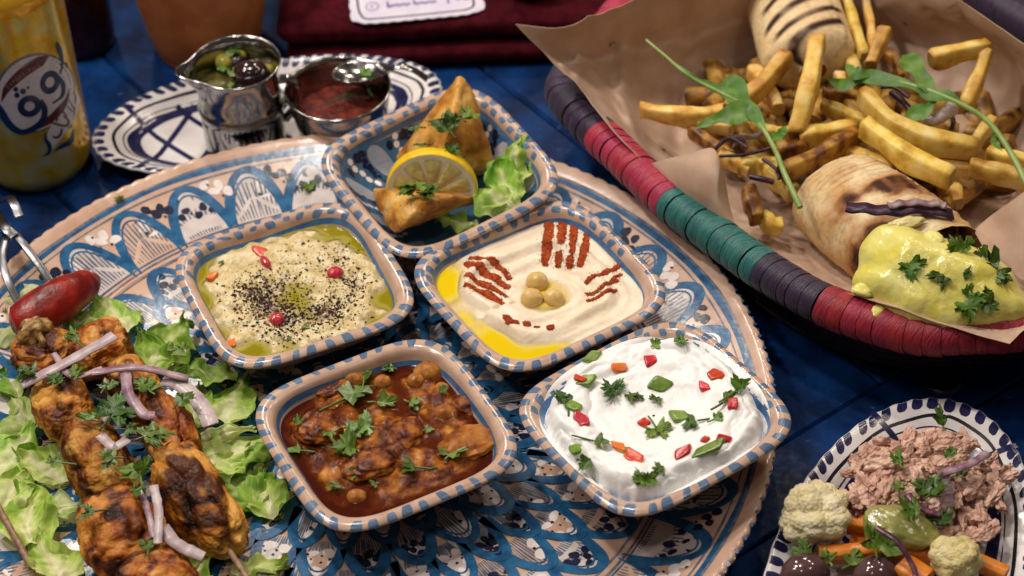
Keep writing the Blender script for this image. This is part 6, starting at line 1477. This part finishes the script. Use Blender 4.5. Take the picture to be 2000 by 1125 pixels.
# ================================================================ CHICKEN SKEWERS
m_chk = matr(0.15, 'grilled_chicken', None, ramp=[(.10, (.020, .008, .005)), (.28, (.085, .022, .007)), (.38, (.28, .075, .010)), (.52, (.43, .155, .020)), (.70, (.58, .27, .048)), (.92, (.68, .41, .13))], sc=.55, col=True, colmix='MULTIPLY', rough=.42, spec=.25, bump=.16, bsc=2.2, bdet=9, detail=8, rvar=.14, dist=.8)
m_skw = mat('wooden_skewer', (.20, .10, .055), (.34, .20, .12), sc=3, rough=.5, bump=.02, bsc=8)
def skewer(label, stick, chunks, seed):
    t = thing('chicken_skewer', at(*stick[0]), label, 'kebab', 'chicken kebabs on the platter')
    mb = MB(); tube(mb, spline(A3(*stick), 40), .16, 8); part('stick', mb, m_skw, t)
    for i, (x, y, z, ra, rb, rc, yaw) in enumerate(chunks):
        mb = MB(); V, F = ico(6)
        X = np.sign(V) * np.abs(V) ** .88
        X = X * (1 + .045 * fbm(V * [1.5, 4, 4], 1.6, seed + i, 3)[:, None] + .24 * fbm(V, .9, seed + i * 5, 4)[:, None] - .10 * np.exp(-(noise(V, 1.1, seed + i) / .10) ** 2)[:, None])
        ch_ = np.clip(sstep(-.06, .26, fbm(V, 1.15, seed + i * 3 + 50, 5)) * (.3 + .7 * sstep(-.2, .5, V[:, 2])), 0, 1); cc_ = 1 - ch_[:, None] * np.array([.86, .93, .96])
        X = X * [ra * .93, rb * 1.12, rc] @ rotm(.1 * i, -.1, yaw).T + at(x, y, z)
        mb.add(X, F, 0, cc_); part('chicken_piece', mb, m_chk, t, usecol=True)
    return t
skewer('left chicken skewer, charred and golden, running off the bottom edge', [(60, 640, 3.0), (135, 770, 3.2), (200, 900, 3.2), (255, 1060, 3.0), (280, 1140, 2.9)],
       [(84, 690, 3.0, 1.9, 1.5, 1.25, -.3), (126, 800, 3.1, 1.6, 2.0, 1.35, .40), (192, 905, 3.2, 1.75, 2.4, 1.40, .45), (245, 1050, 3.1, 2.2, 2.4, 1.45, .35), (310, 1160, 3, 2.2, 2, 1.5, .3)], 3)
skewer('right chicken skewer, darker, with its wooden stick end showing at the bottom', [(180, 640, 3.0), (260, 745, 3.2), (330, 860, 3.2), (400, 1000, 3.0), (432, 1050, 2.7), (488, 1138, 2.3)],
       [(196, 682, 3.1, 1.85, 1.5, 1.4, .5), (258, 755, 3.1, 1.4, 1.7, 1.25, .5), (322, 840, 3.2, 1.45, 2.6, 1.30, .5), (388, 985, 3.2, 1.75, 2.9, 1.45, .58)], 40)
mb = MB(); tube(mb, spline(A3((-15, 970, 2.8), (30, 1050, 2.6), (62, 1110, 2.4)), 12), .17, 8); solo('skewer_stick', mb, m_skw, 'thin wooden skewer end at the lower left edge among lettuce', 'skewer')
# ---------------------------------------------------------------- chilli
m_chi = mat('red_chilli', (.13, .006, .004), (.32, .016, .008), sc=.7, rough=.36, spec=.4, bump=.09, bsc=1.4, bdet=5, coat=.06, crough=.2)
m_cal = mat('chilli_stalk_end', None, ramp=[(.3, (.09, .035, .008)), (.5, (.22, .11, .025)), (.7, (.34, .20, .06))], sc=2.2, rough=.35, bump=.06, bsc=4)
ch = thing('red_chilli', at(110, 600, 3.2), 'roasted glossy red chilli pepper lying at the head of the skewers', 'chilli')
P = spline(A3((22, 634, 3.6), (62, 618, 3.7), (120, 585, 3.7), (165, 558, 3.4), (192, 542, 3.1)), 50); mb = MB()
rad = np.interp(np.linspace(0, 1, 50), [0, .06, .2, .5, .8, .94, 1], [.35, .90, 1.15, 1.15, .78, .36, .06]); tube(mb, P, rad, 40)
V = mb.v[0]; mb.v[0] = V + .16 * fbm(V, .6, 9, 3)[:, None] * np.array([.6, .6, 1]); part('pepper_flesh', mb, m_chi, ch)
mb = MB(); blob(mb, at(70, 650, 4.15), (.95, .75, .45), rotm(.9, 0, .5), 4, .35, 1.5, 3); tube(mb, spline(A3((74, 655, 4.4), (84, 668, 4.2), (82, 682, 3.9)), 8), [.22, .2, .18, .2, .24, .26, .24, .1], 7); part('stalk_end', mb, m_cal, ch)
# ---------------------------------------------------------------- onions
m_oni = mat('red_onion', (.46, .33, .37), (.68, .58, .58), sc=1.0, rough=.28, spec=.45, bump=.01, bsc=4, thin=.15); m_onip = mat('purple_onion', (.24, .11, .17), (.52, .38, .42), sc=1.0, rough=.28, spec=.45, bump=.01, bsc=4, thin=.12)
ON = [([(42, 752, 4.5), (130, 708, 5.0), (224, 655, 4.9)], .62, m_oni, 'straight pale onion strip lying across both skewer heads'), ([(180, 728, 4.9), (270, 718, 5.1), (368, 740, 4.3)], .42, m_onip, 'purple onion strip pointing right across the right skewer'),
      ([(245, 728, 5.0), (252, 770, 5.1), (280, 808, 4.9), (302, 812, 4.8)], .55, m_onip, 'hooked purple onion slice below the purple strip'), ([(318, 740, 4.4), (352, 752, 4.2), (392, 790, 4.0), (412, 830, 3.9)], .85, m_oni, 'wide translucent onion petal right of the right skewer'),
      ([(300, 948, 5.0), (310, 1000, 5.0), (308, 1062, 4.7)], .42, m_oni, 'thin onion strip hanging down between the two lowest chicken pieces'), ([(318, 1030, 4.6), (345, 1062, 4.4), (398, 1088, 3.9)], .6, m_oni, 'curved onion slice at the foot of the right skewer'),
      ([(195, 850, 5.0), (222, 872, 5.1), (250, 858, 5.0)], .5, m_oni, 'short curled onion piece on the left skewer'), ([(278, 965, 4.8), (292, 1010, 4.9), (300, 1050, 4.7)], .3, m_onip, 'narrow purple onion sliver left of the thin hanging strip'), ([(105, 690, 4.7), (140, 735, 4.9), (200, 720, 4.9)], .30, m_onip, 'shadowed onion sliver under the straight pale strip')]
for i, (p, w, m, lb) in enumerate(ON): solo('onion_strip', strip3(p, w, .08, i + 20, .015), m, lb, 'onion', 'onion strips on the kebabs')
# ---------------------------------------------------------------- parsley on the kebabs
KL = [(150, 668, 1.2, 40, 2, 1.2, 4.9, 'parsley stem and leaf at the head of the left skewer'), (70, 732, 1.2, 100, 2, .3, 4.6, 'parsley leaf on the first left chicken piece under the onion strip'), (100, 748, .8, -60, 2, .2, 4.8, 'small parsley leaf at the lower end of the straight onion strip'), (150, 735, .8, 0, 2, .4, 5.0, 'parsley leaf between the two long onion strips'),
      (215, 815, 1.5, -20, 3, .6, 5.3, 'biggest bright parsley sprig in the middle between the skewers'), (182, 820, 1.0, 60, 2, .4, 5.1, 'parsley leaf left of the biggest sprig'), (292, 762, 1.2, 20, 2, .3, 5.2, 'parsley leaf inside the hooked onion slice'), (345, 792, 1.0, -30, 1, .3, 4.6, 'parsley leaf on the wide onion petal'),
      (282, 855, 1.3, -70, 3, .3, 5.2, 'flat frilly parsley leaf on the upper right chicken pieces'), (275, 930, 1.4, 10, 2, .8, 5.2, 'parsley leaf pair above the lowest right chicken piece'), (262, 955, 1.2, 180, 1, .4, 5.1, 'drooping parsley leaf left of the leaf pair'), (225, 895, 1.0, 90, 2, .3, 5.1, 'dark parsley leaf on the third left chicken piece'),
      (290, 1075, .9, 0, 2, .4, 4.7, 'parsley leaf on the lowest left chicken piece'), (185, 1000, 1.1, 100, 2, .5, 5.0, 'parsley leaf at the top of the lowest left chicken piece'), (360, 690, 1.0, 30, 2, .3, 3.6, 'parsley leaf on the lettuce near the aubergine bowl'), (245, 840, .8, -100, 2, .5, 5.2, 'parsley leaf right of the short curled onion'), (120, 905, .9, 80, 1, .8, 4.5, 'parsley leaf left of the third left chicken piece'), (205, 760, .9, -30, 2, .4, 5.0, 'parsley leaf just under the purple onion strip')]
for i, (x, y, s, yw, n, stm, z, lb) in enumerate(KL): solo('parsley_leaf', sprig(at(x, y, z), s, R(yw), n, stm, i + 61, pitch=.2), (m_parsley, m_parsley_d, m_parsley_wet)[i % 3], lb, 'parsley', 'parsley on the kebabs')
for i, (x, y, s, lb) in enumerate(((612, 372, .9, 'single parsley leaf fallen on the platter beside the pastry bowl'), (247, 412, .6, 'small parsley leaf fallen on the far rim band of the platter'))):
    mb = MB(); p = at(x, y, 1.9); p[2] = pz(np.hypot(*(p - PC)[:2])) + .12; leaflet(mb, p, s, 1.0 + i, .2, .1, .5, .3, i); solo('parsley_leaf', mb, m_parsley, lb, 'parsley')
# ---------------------------------------------------------------- tongs
m_ton = mat('worn_steel', (.20, .20, .21), (.13, .13, .14), sc=1.2, rough=.3, metal=1.0, bump=.008, bsc=3)
tg_ = thing('serving_tongs', at(30, 480, 3), 'thin steel tongs resting on the platter rim at the left edge', 'tongs')
def bar(pts, w, h, name):
    P = spline(A3(*pts), 30); mb = MB(); T, N, B = frames(P); c = np.array([(-.5, .4), (-.4, .5), (.4, .5), (.5, .4), (.5, -.4), (.4, -.5), (-.4, -.5), (-.5, -.4)])
    up = np.array([0, 0, 1.]); S_ = np.cross(T, up); S_ /= np.linalg.norm(S_, axis=1)[:, None]; U_ = np.cross(S_, T)
    G = P[:, None] + S_[:, None] * (c[None, :, 0] * w)[..., None] + U_[:, None] * (c[None, :, 1] * h)[..., None]
    mb.grid(G, False, True); mb.add(np.vstack([G[0], G[-1]]), [tuple(range(8)), tuple(range(15, 7, -1))]); part(name, mb, m_ton, tg_)
bar([(28, 455, 4.6), (52, 485, 4.4), (85, 530, 3.8), (118, 578, 3.0)], .42, .18, 'arm'); bar([(12, 460, 4.6), (4, 500, 4.5), (14, 545, 4.2), (40, 600, 3.4)], .42, .18, 'arm')
bar([(-14, 408, 4.4), (0, 432, 4.8), (12, 448, 4.9), (28, 462, 4.7)], .62, .24, 'hinge'); bar([(4, 392, 4.6), (18, 388, 5.0), (28, 400, 5.0), (38, 423, 4.7)], .50, .14, 'handle_loop')
# ================================================================ PASTRIES in bowl E
def atE(x, y, z): return at(x, y, z - .45)
def A3E(*q): return np.array([atE(*p) for p in q])
def hull(mb, pts, k=2.2, sub=5, amp=.05, sc=.8, seed=0, infl=.12):
    """soft rounded solid through corner points"""
    P = np.asarray(pts, float); c = P.mean(0); V, F = ico(sub); D = P - c
    R_ = np.linalg.norm(D, axis=1).mean()
    e = np.exp(k * V @ D.T / R_ * 2.2); w = e / e.sum(1)[:, None]
    X = c + w @ D + V * infl
    X = X + V * (amp * fbm(X, sc, seed, 4))[:, None]
    mb.add(X, F); return X
m_pas = mat('fried_pastry', None, ramp=[(.22, (.26, .085, .012)), (.42, (.48, .20, .03)), (.6, (.62, .33, .07)), (.8, (.70, .45, .16))], sc=.55, rough=.42, spec=.4, bump=.04, bsc=3.2, bdet=7, speck=((.22, .07, .012), 3.2, .68), rvar=.12)
mb = MB(); hull(mb, A3E((903, 148, 8.3), (885, 160, 8.2), (930, 178, 7.6), (772, 305, 4.0), (790, 318, 3.4), (860, 330, 5.2), (968, 325, 4.2), (950, 345, 3.2), (880, 240, 7.6), (900, 270, 3.4)), 2.2, amp=.20, seed=4, infl=.2); solo('pastry_triangle', mb, m_pas, 'tall golden pastry triangle standing at the back of its bowl, point upwards', 'pastry', 'fried pastries')
mb = MB(); hull(mb, A3E((730, 362, 4.9), (738, 395, 4.0), (930, 385, 5.0), (912, 405, 4.2), (776, 462, 4.4), (748, 432, 4.2), (835, 382, 6.4), (800, 425, 6.0), (870, 385, 6.0), (780, 385, 6.0), (820, 400, 2.8)), 1.9, amp=.22, seed=9, infl=.22); solo('pastry_triangle', mb, m_pas, 'plump golden pastry triangle lying flat in front of the lemon', 'pastry', 'fried pastries')
# ---------------------------------------------------------------- lemon half slice
m_rind = mat('lemon_rind', (.72, .45, .008), (.80, .55, .015), sc=1, rough=.3, spec=.45, bump=.03, bsc=6); m_pith = mat('lemon_pith', (.66, .60, .42), (.72, .68, .52), sc=1.5, rough=.45, sss=.2, ssr=(1, .9, .5), sssc=.2)
m_pulp = mat('lemon_pulp', (.46, .38, .10), (.60, .52, .22), sc=2.5, rough=.12, spec=.55, bump=.05, bsc=4, sss=.3, ssr=(1, .9, .4), sssc=.3, stretch=(1, 1, 1), coat=.4)
lm = thing('lemon_slice', atE(845, 360, 5), 'thick half slice of lemon leaning on the tall pastry', 'lemon')
lc = atE(843, 375, 5.3); lx = atE(935, 372, 5.0) - atE(760, 362, 5.4); LRx = np.linalg.norm(lx) / 2; lx /= np.linalg.norm(lx)
ln = (CAMP - lc) / np.linalg.norm(CAMP - lc); ln = ln + np.array([.05, -.10, -.42]); ln -= lx * (ln @ lx); ln /= np.linalg.norm(ln); ly = np.cross(ln, lx)
def LP(x, y, z): return lc + np.asarray(x)[..., None] * lx + np.asarray(y)[..., None] * ly + np.asarray(z)[..., None] * ln
LRx *= 1.02; LRy = LRx * .92; TH_ = 1.0
a = np.linspace(-.10, np.pi + .10, 60)
def ringp(f, z): return LP(np.cos(a) * LRx * f, np.sin(a) * LRy * f, np.full(60, z))
mb = MB(); mb.grid(np.array([ringp(f, z) for f, z in ((.93, -TH_), (.985, -TH_ * .92), (1.0, -TH_ * .7), (1.0, -.12), (.985, -.02), (.955, .012))])); part('rind', mb, m_rind, lm)
mb = MB(); mb.grid(np.array([ringp(f, .012 if f > .8 else .0) for f in (.957, .9, .82, .5, .02)])); mb.grid(np.array([ringp(f, -TH_) for f in (.02, .5, .93)]))
mb.grid(np.array([[LP(np.array(x), np.array(-.1 * LRy), np.array(z)) for z in (0, -TH_)] for x in np.linspace(-LRx * .97, LRx * .97, 20)])); part('pith', mb, m_pith, lm)
ns = 5
for k in range(ns):
    b0, b1 = np.pi * k / ns + .028, np.pi * (k + 1) / ns - .028; mb = MB(); t = np.linspace(0, 1, 12); bb = np.linspace(0, 1, 14); Gs = np.zeros((12, 14, 3))
    for i, tt in enumerate(t):
        r = .08 + .77 * tt; w = np.clip(1 - .10 * (1 - tt) * 2, 0, 1); ang = (b0 + b1) / 2 + (b1 - b0) / 2 * (2 * bb - 1) * (1 - .22 * tt ** 6) * w
        Gs[i] = LP(np.cos(ang) * LRx * r, np.sin(ang) * LRy * r, .015 + .10 * np.sin(np.pi * bb) ** .5 * np.sin(np.pi * np.clip(tt, .03, .97)) ** .4)
    Gs += .02 * noise(Gs, 3, k)[..., None] * ln; mb.grid(Gs); part('pulp_segment', mb, m_pulp, lm)
LTG = 'lettuce pieces in the pastry bowl'
lettuce(1000, 315, 4.75, 3.4, 2.8, R(-20), 'bright curled lettuce leaf at the right corner of the pastry bowl', 71, .05, .4, .34, LTG); lettuce(965, 385, 4.45, 3.2, 2.2, R(60), 'ruffled lettuce leaf right of the flat pastry', 72, .0, .3, .36, LTG); lettuce(985, 350, 4.35, 2.6, 2.0, R(10), 'folded lettuce leaf between the two brighter ones in the pastry bowl', 75, .15, .3, .3, LTG)
lettuce(775, 268, 3.75, 2.2, 1.2, R(-40), 'small pale lettuce tip left of the tall pastry', 73, -.1, .2, .2, LTG); lettuce(895, 435, 3.75, 2.4, 1.3, R(80), 'lettuce edge showing in front of the flat pastry', 74, .0, .1, .25, LTG)
for i, (x, y, z, s, yw, n, stm, lb) in enumerate(((878, 255, 7.8, 1.5, 20, 3, .5, 'parsley sprig on the tall pastry'), (905, 232, 8.1, 1.0, -70, 2, .3, 'parsley leaf pointing right near the top of the tall pastry'), (872, 290, 7.0, 1.2, -170, 2, .4, 'parsley leaf hanging onto the lemon rind'), (835, 283, 6.4, .9, 100, 1, .4, 'parsley leaf left of the sprig, just above the lemon'), (820, 250, 7.0, .7, 90, 1, .5, 'faint parsley bit at the left of the tall pastry'),
                                                 (812, 362, 6.7, 1.2, 150, 3, .3, 'parsley leaf on the flat pastry below the lemon'), (825, 378, 6.6, 1.3, -100, 3, .3, 'larger parsley bunch on the flat pastry'), (805, 382, 6.5, .9, 60, 2, .2, 'parsley leaf at the left of the bunch on the flat pastry'))):
    solo('parsley_leaf', sprig(atE(x, y, z), s, R(yw), n, stm, i + 91, pitch=.25), m_parsley if i % 2 else m_parsley_d, lb, 'parsley', 'parsley on the pastries')

# ================================================================ TUNA AND PICKLE SALAD (lower right plate)
m_tuna = matr(0.12, 'tuna', None, ramp=[(.2, (.36, .19, .14)), (.5, (.55, .33, .25)), (.8, (.68, .47, .37))], sc=1.3, rough=.36, spec=.45, bump=.05, bsc=3.5, sss=.1, ssr=(1, .5, .4), sssc=.2, stretch=(1, 1, 3))
tn = thing('tuna', at(1820, 950, 2.5), 'heap of pale pink flaked tuna on the salad plate', 'tuna')
mb = MB(); blob(mb, at(1800, 955, 1.6), (2.7, 3.1, 1.2), rotm(0, 0, .2), 5, .30, 1.6, 3)
V = mb.v[0]; mb.v[0] = V + .14 * fbm(V, 1.6, 5, 4)[:, None]; part('flaked_mass', mb, m_tuna, tn)
rs = np.random.RandomState(12); n = 0
cand = []
while n < 120:
    x, y = rs.uniform(1640, 1965), rs.uniform(835, 1085)
    if (x < 1690 and y > 985) or (x < 1800 and y > 1000) or ((x - 1812) / 160) ** 2 + ((y - 955) / 120) ** 2 > 1: continue
    if x > 1900 and y > 1075: continue
    h = 2.3 + 1.1 * math.exp(-((x - 1800) / 120) ** 2 - ((y - 940) / 90) ** 2) + rs.uniform(-.3, .2)
    L_ = rs.uniform(.35, 1.0) * (1.25 if x < 1750 else .85); yw = rs.normal(.45, .7) if x < 1760 else rs.uniform(-.6, 2.2)
    mb = MB(); blob(mb, at(x, y, h), (L_, L_ * rs.uniform(.28, .62), L_ * rs.uniform(.22, .42)), rotm(rs.normal(0, .4), rs.normal(0, .25), yw), 4, .62, 1.4, n)
    V = mb.v[0]; mb.v[0] = V + .10 * fbm(V, 2.6, n, 3)[:, None] + .05 * noise(V @ rotm(0, 0, -yw).T * [.5, 3, 1.5], 2.2, n)[:, None]; part('tuna_flake', mb, m_tuna, tn); n += 1
m_cau = mat('cauliflower', (.66, .56, .30), (.78, .70, .48), sc=1.0, rough=.45, spec=.35, bump=.05, bsc=6, bdet=6, sss=.15, ssr=(1, .9, .5), sssc=.2); m_cau2 = mat('pale_cauliflower', (.58, .47, .18), (.70, .60, .32), sc=1.0, rough=.42, spec=.35, bump=.05, bsc=6, bdet=6)
def floret(px, py, z, r, m, label, seed):
    mb = MB(); V, F = ico(6); w = worley(V, 1.7, seed); w2 = worley(V, 8.5, seed + 1)
    rr = 1 + (.5 - w) * .34 + (.5 - w2) * .045 + .42 * noise(V, .9, seed)
    mb.add(V * rr[:, None] * r * [1.05, 1, .8] + at(px, py, z), F); solo('cauliflower_floret', mb, m, label, 'cauliflower', 'cauliflower on the salad plate')
floret(1598, 1004, 2.7, 1.62, m_cau, 'large creamy cauliflower floret overhanging the left rim of the salad plate', 5); floret(1862, 1092, 2.8, 1.12, m_cau2, 'smaller yellowish cauliflower floret at the bottom edge of the photo', 9)
m_car = mat('carrot', (.58, .16, .012), (.68, .24, .03), sc=1.5, rough=.28, spec=.45, bump=.02, bsc=4, sss=.1, ssr=(1, .4, .1), sssc=.2)
def stick(p0, p1, w, h, m, name, label, cat, group, seed):
    P = spline(A3(p0, p1), 12); mb = MB(); c = np.array([(-.5, .38), (-.4, .5), (.4, .5), (.5, .38), (.5, -.38), (.4, -.5), (-.4, -.5), (-.5, -.38)])
    T, N, B = frames(P); G = P[:, None] + B[:, None] * (c[None, :, 0] * w)[..., None] + N[:, None] * (c[None, :, 1] * h)[..., None]; G = G + .06 * fbm(G, .8, seed, 2)[..., None]
    mb.grid(G, False, True); mb.add(np.vstack([G[0], G[-1]]), [tuple(range(8)), tuple(range(15, 7, -1))]); solo(name, mb, m, label, cat, group)
CG = 'carrot sticks on the salad plate'
stick((1655, 1022, 2.2), (1760, 1035, 2.2), .9, .8, m_car, 'carrot_stick', 'carrot stick behind the right side of the large cauliflower', 'carrot', CG, 1); stick((1600, 1085, 2.1), (1720, 1075, 2.2), .8, .75, m_car, 'carrot_stick', 'carrot stick in front of the large cauliflower', 'carrot', CG, 2)
stick((1740, 1075, 2.3), (1850, 1085, 2.2), .8, .7, m_car, 'carrot_stick', 'carrot stick under the glossy green pickle', 'carrot', CG, 3); stick((1885, 1085, 2.0), (1965, 1122, 1.9), .75, .6, m_car, 'carrot_stick', 'carrot stick at the right, pointing at the bottom right corner', 'carrot', CG, 4); stick((1760, 1105, 2.4), (1810, 1135, 2.4), 1.2, .8, m_car, 'carrot_stick', 'broad carrot piece at the bottom edge between olive and cauliflower', 'carrot', CG, 6)
stick((1660, 1055, 1.7), (1740, 1062, 1.7), .7, .6, m_car, 'carrot_stick', 'carrot stick between two others left of the pickle', 'carrot', CG, 5)
m_pic = mat('green_pickle', (.22, .22, .055), (.36, .35, .11), sc=1.1, rough=.10, spec=.6, bump=.05, bsc=3, sss=.3, ssr=(.8, 1, .3), sssc=.4, coat=.6, crough=.04)
mb = MB(); blob(mb, at(1762, 1030, 3.1), (1.85, 1.1, .75), rotm(0, .1, -.35), 4, .14, 1.2, 5); solo('green_pickle', mb, m_pic, 'glossy translucent green pickle in the middle of the salad plate', 'pickle')
m_oliv2 = mat('brown_olive', (.055, .024, .030), (.12, .06, .06), sc=1, rough=.12, spec=.6, coat=.3)
for i, (x, y, r, lb) in enumerate(((1572, 1122, 1.05, 'purplish brown olive at the lower left of the salad plate'), (1712, 1124, 1.0, 'purplish brown olive at the bottom edge near the carrots'))):
    mb = MB(); blob(mb, at(x, y, 2.0), (r * 1.15, r, r * .95), rotm(0, 0, .3), 3, .05, 1, i); solo('brown_olive', mb, m_oliv2, lb, 'olive', 'olives on the salad plate')
for i, (x, y, z, s, yw, n, m, lb) in enumerate(((1758, 908, 3.9, 1.1, 10, 2, m_parsley, 'parsley leaf on the left part of the tuna'), (1815, 965, 3.7, 1.2, -20, 3, m_parsley_d, 'dark parsley leaf in the middle of the tuna'), (1842, 835, 2.6, 1.2, 10, 1, m_parsley_d, 'upright dark parsley leaf at the far edge of the tuna'), (1780, 1012, 3.9, 1.3, -10, 2, m_parsley, 'round parsley leaf on the glossy green pickle'), (1712, 1075, 3.1, 1.7, -15, 2, m_parsley, 'big parsley leaf on the carrots'),
                                                (1850, 1022, 3.2, 1.3, 60, 2, m_parsley_d, 'parsley leaf right of the green pickle'), (1875, 930, 3.4, .9, 30, 2, m_parsley_wet, 'pale parsley bit beside the purple onion on the tuna'), (1860, 897, 3.2, .8, 0, 2, m_parsley_wet, 'parsley crumb at the back right of the tuna'), (1585, 1085, 2.4, 1.3, 70, 2, m_parsley_wet, 'curled leaf left of the carrots'), (1660, 1105, 2.3, 1.2, -60, 2, m_parsley, 'yellowish parsley leaf between the two olives'), (1765, 950, 3.7, 1.0, 120, 2, m_parsley_wet, 'parsley leaf just above the green pickle'), (1620, 1100, 2.3, .9, 40, 2, m_parsley_wet, 'pale leaf right of the lower left olive'))):
    solo('parsley_leaf', sprig(at(x, y, z), s, R(yw), n, .3, i + 121, pitch=.35), m, lb, 'parsley', 'parsley on the salad')
m_onid = mat('dark_onion', (.06, .018, .035), (.15, .05, .08), sc=1.2, rough=.25, spec=.5)
for i, (p, w, m, lb) in enumerate((([(1832, 926, 4.0), (1890, 908, 4.1), (1930, 884, 3.6)], .42, m_onip, 'purple onion strip slanting up at the right of the tuna'), ([(1838, 930, 3.9), (1845, 960, 3.6), (1848, 990, 3.2)], .75, m_onip, 'wide pale purple onion piece below the slanting strip'), ([(1772, 965, 3.8), (1798, 992, 3.8), (1835, 1005, 3.6)], .36, m_onid, 'dark curved onion strip right of the pickle top'), ([(1712, 1030, 3.9), (1752, 1058, 3.9), (1780, 1100, 3.3), (1792, 1135, 3.0)], .26, m_onid, 'long thin dark onion thread crossing the pickle'), ([(1662, 968, 2.6), (1668, 985, 2.7), (1660, 1002, 2.7)], .30, m_onid, 'dark red onion loop beside the large cauliflower'), ([(1672, 965, 2.7), (1680, 985, 2.8), (1672, 1008, 2.7)], .22, m_onid, 'second dark red onion loop between cauliflower and tuna'))):
    solo('onion_strip', strip3(p, w, .08, i + 60, .015), m, lb, 'onion', 'onion strips on the salad')
stick((1858, 878, 2.3), (1872, 856, 2.5), .7, .35, m_redp, 'pepper_strip', 'red pepper strip at the far edge of the tuna', 'pepper', None, 7); stick((1878, 876, 2.2), (1890, 868, 2.2), .8, .35, mat('white_onion', (.62, .58, .54), rough=.3), 'onion_piece', 'white onion piece beside the red pepper strip on the tuna', 'onion', None, 8)
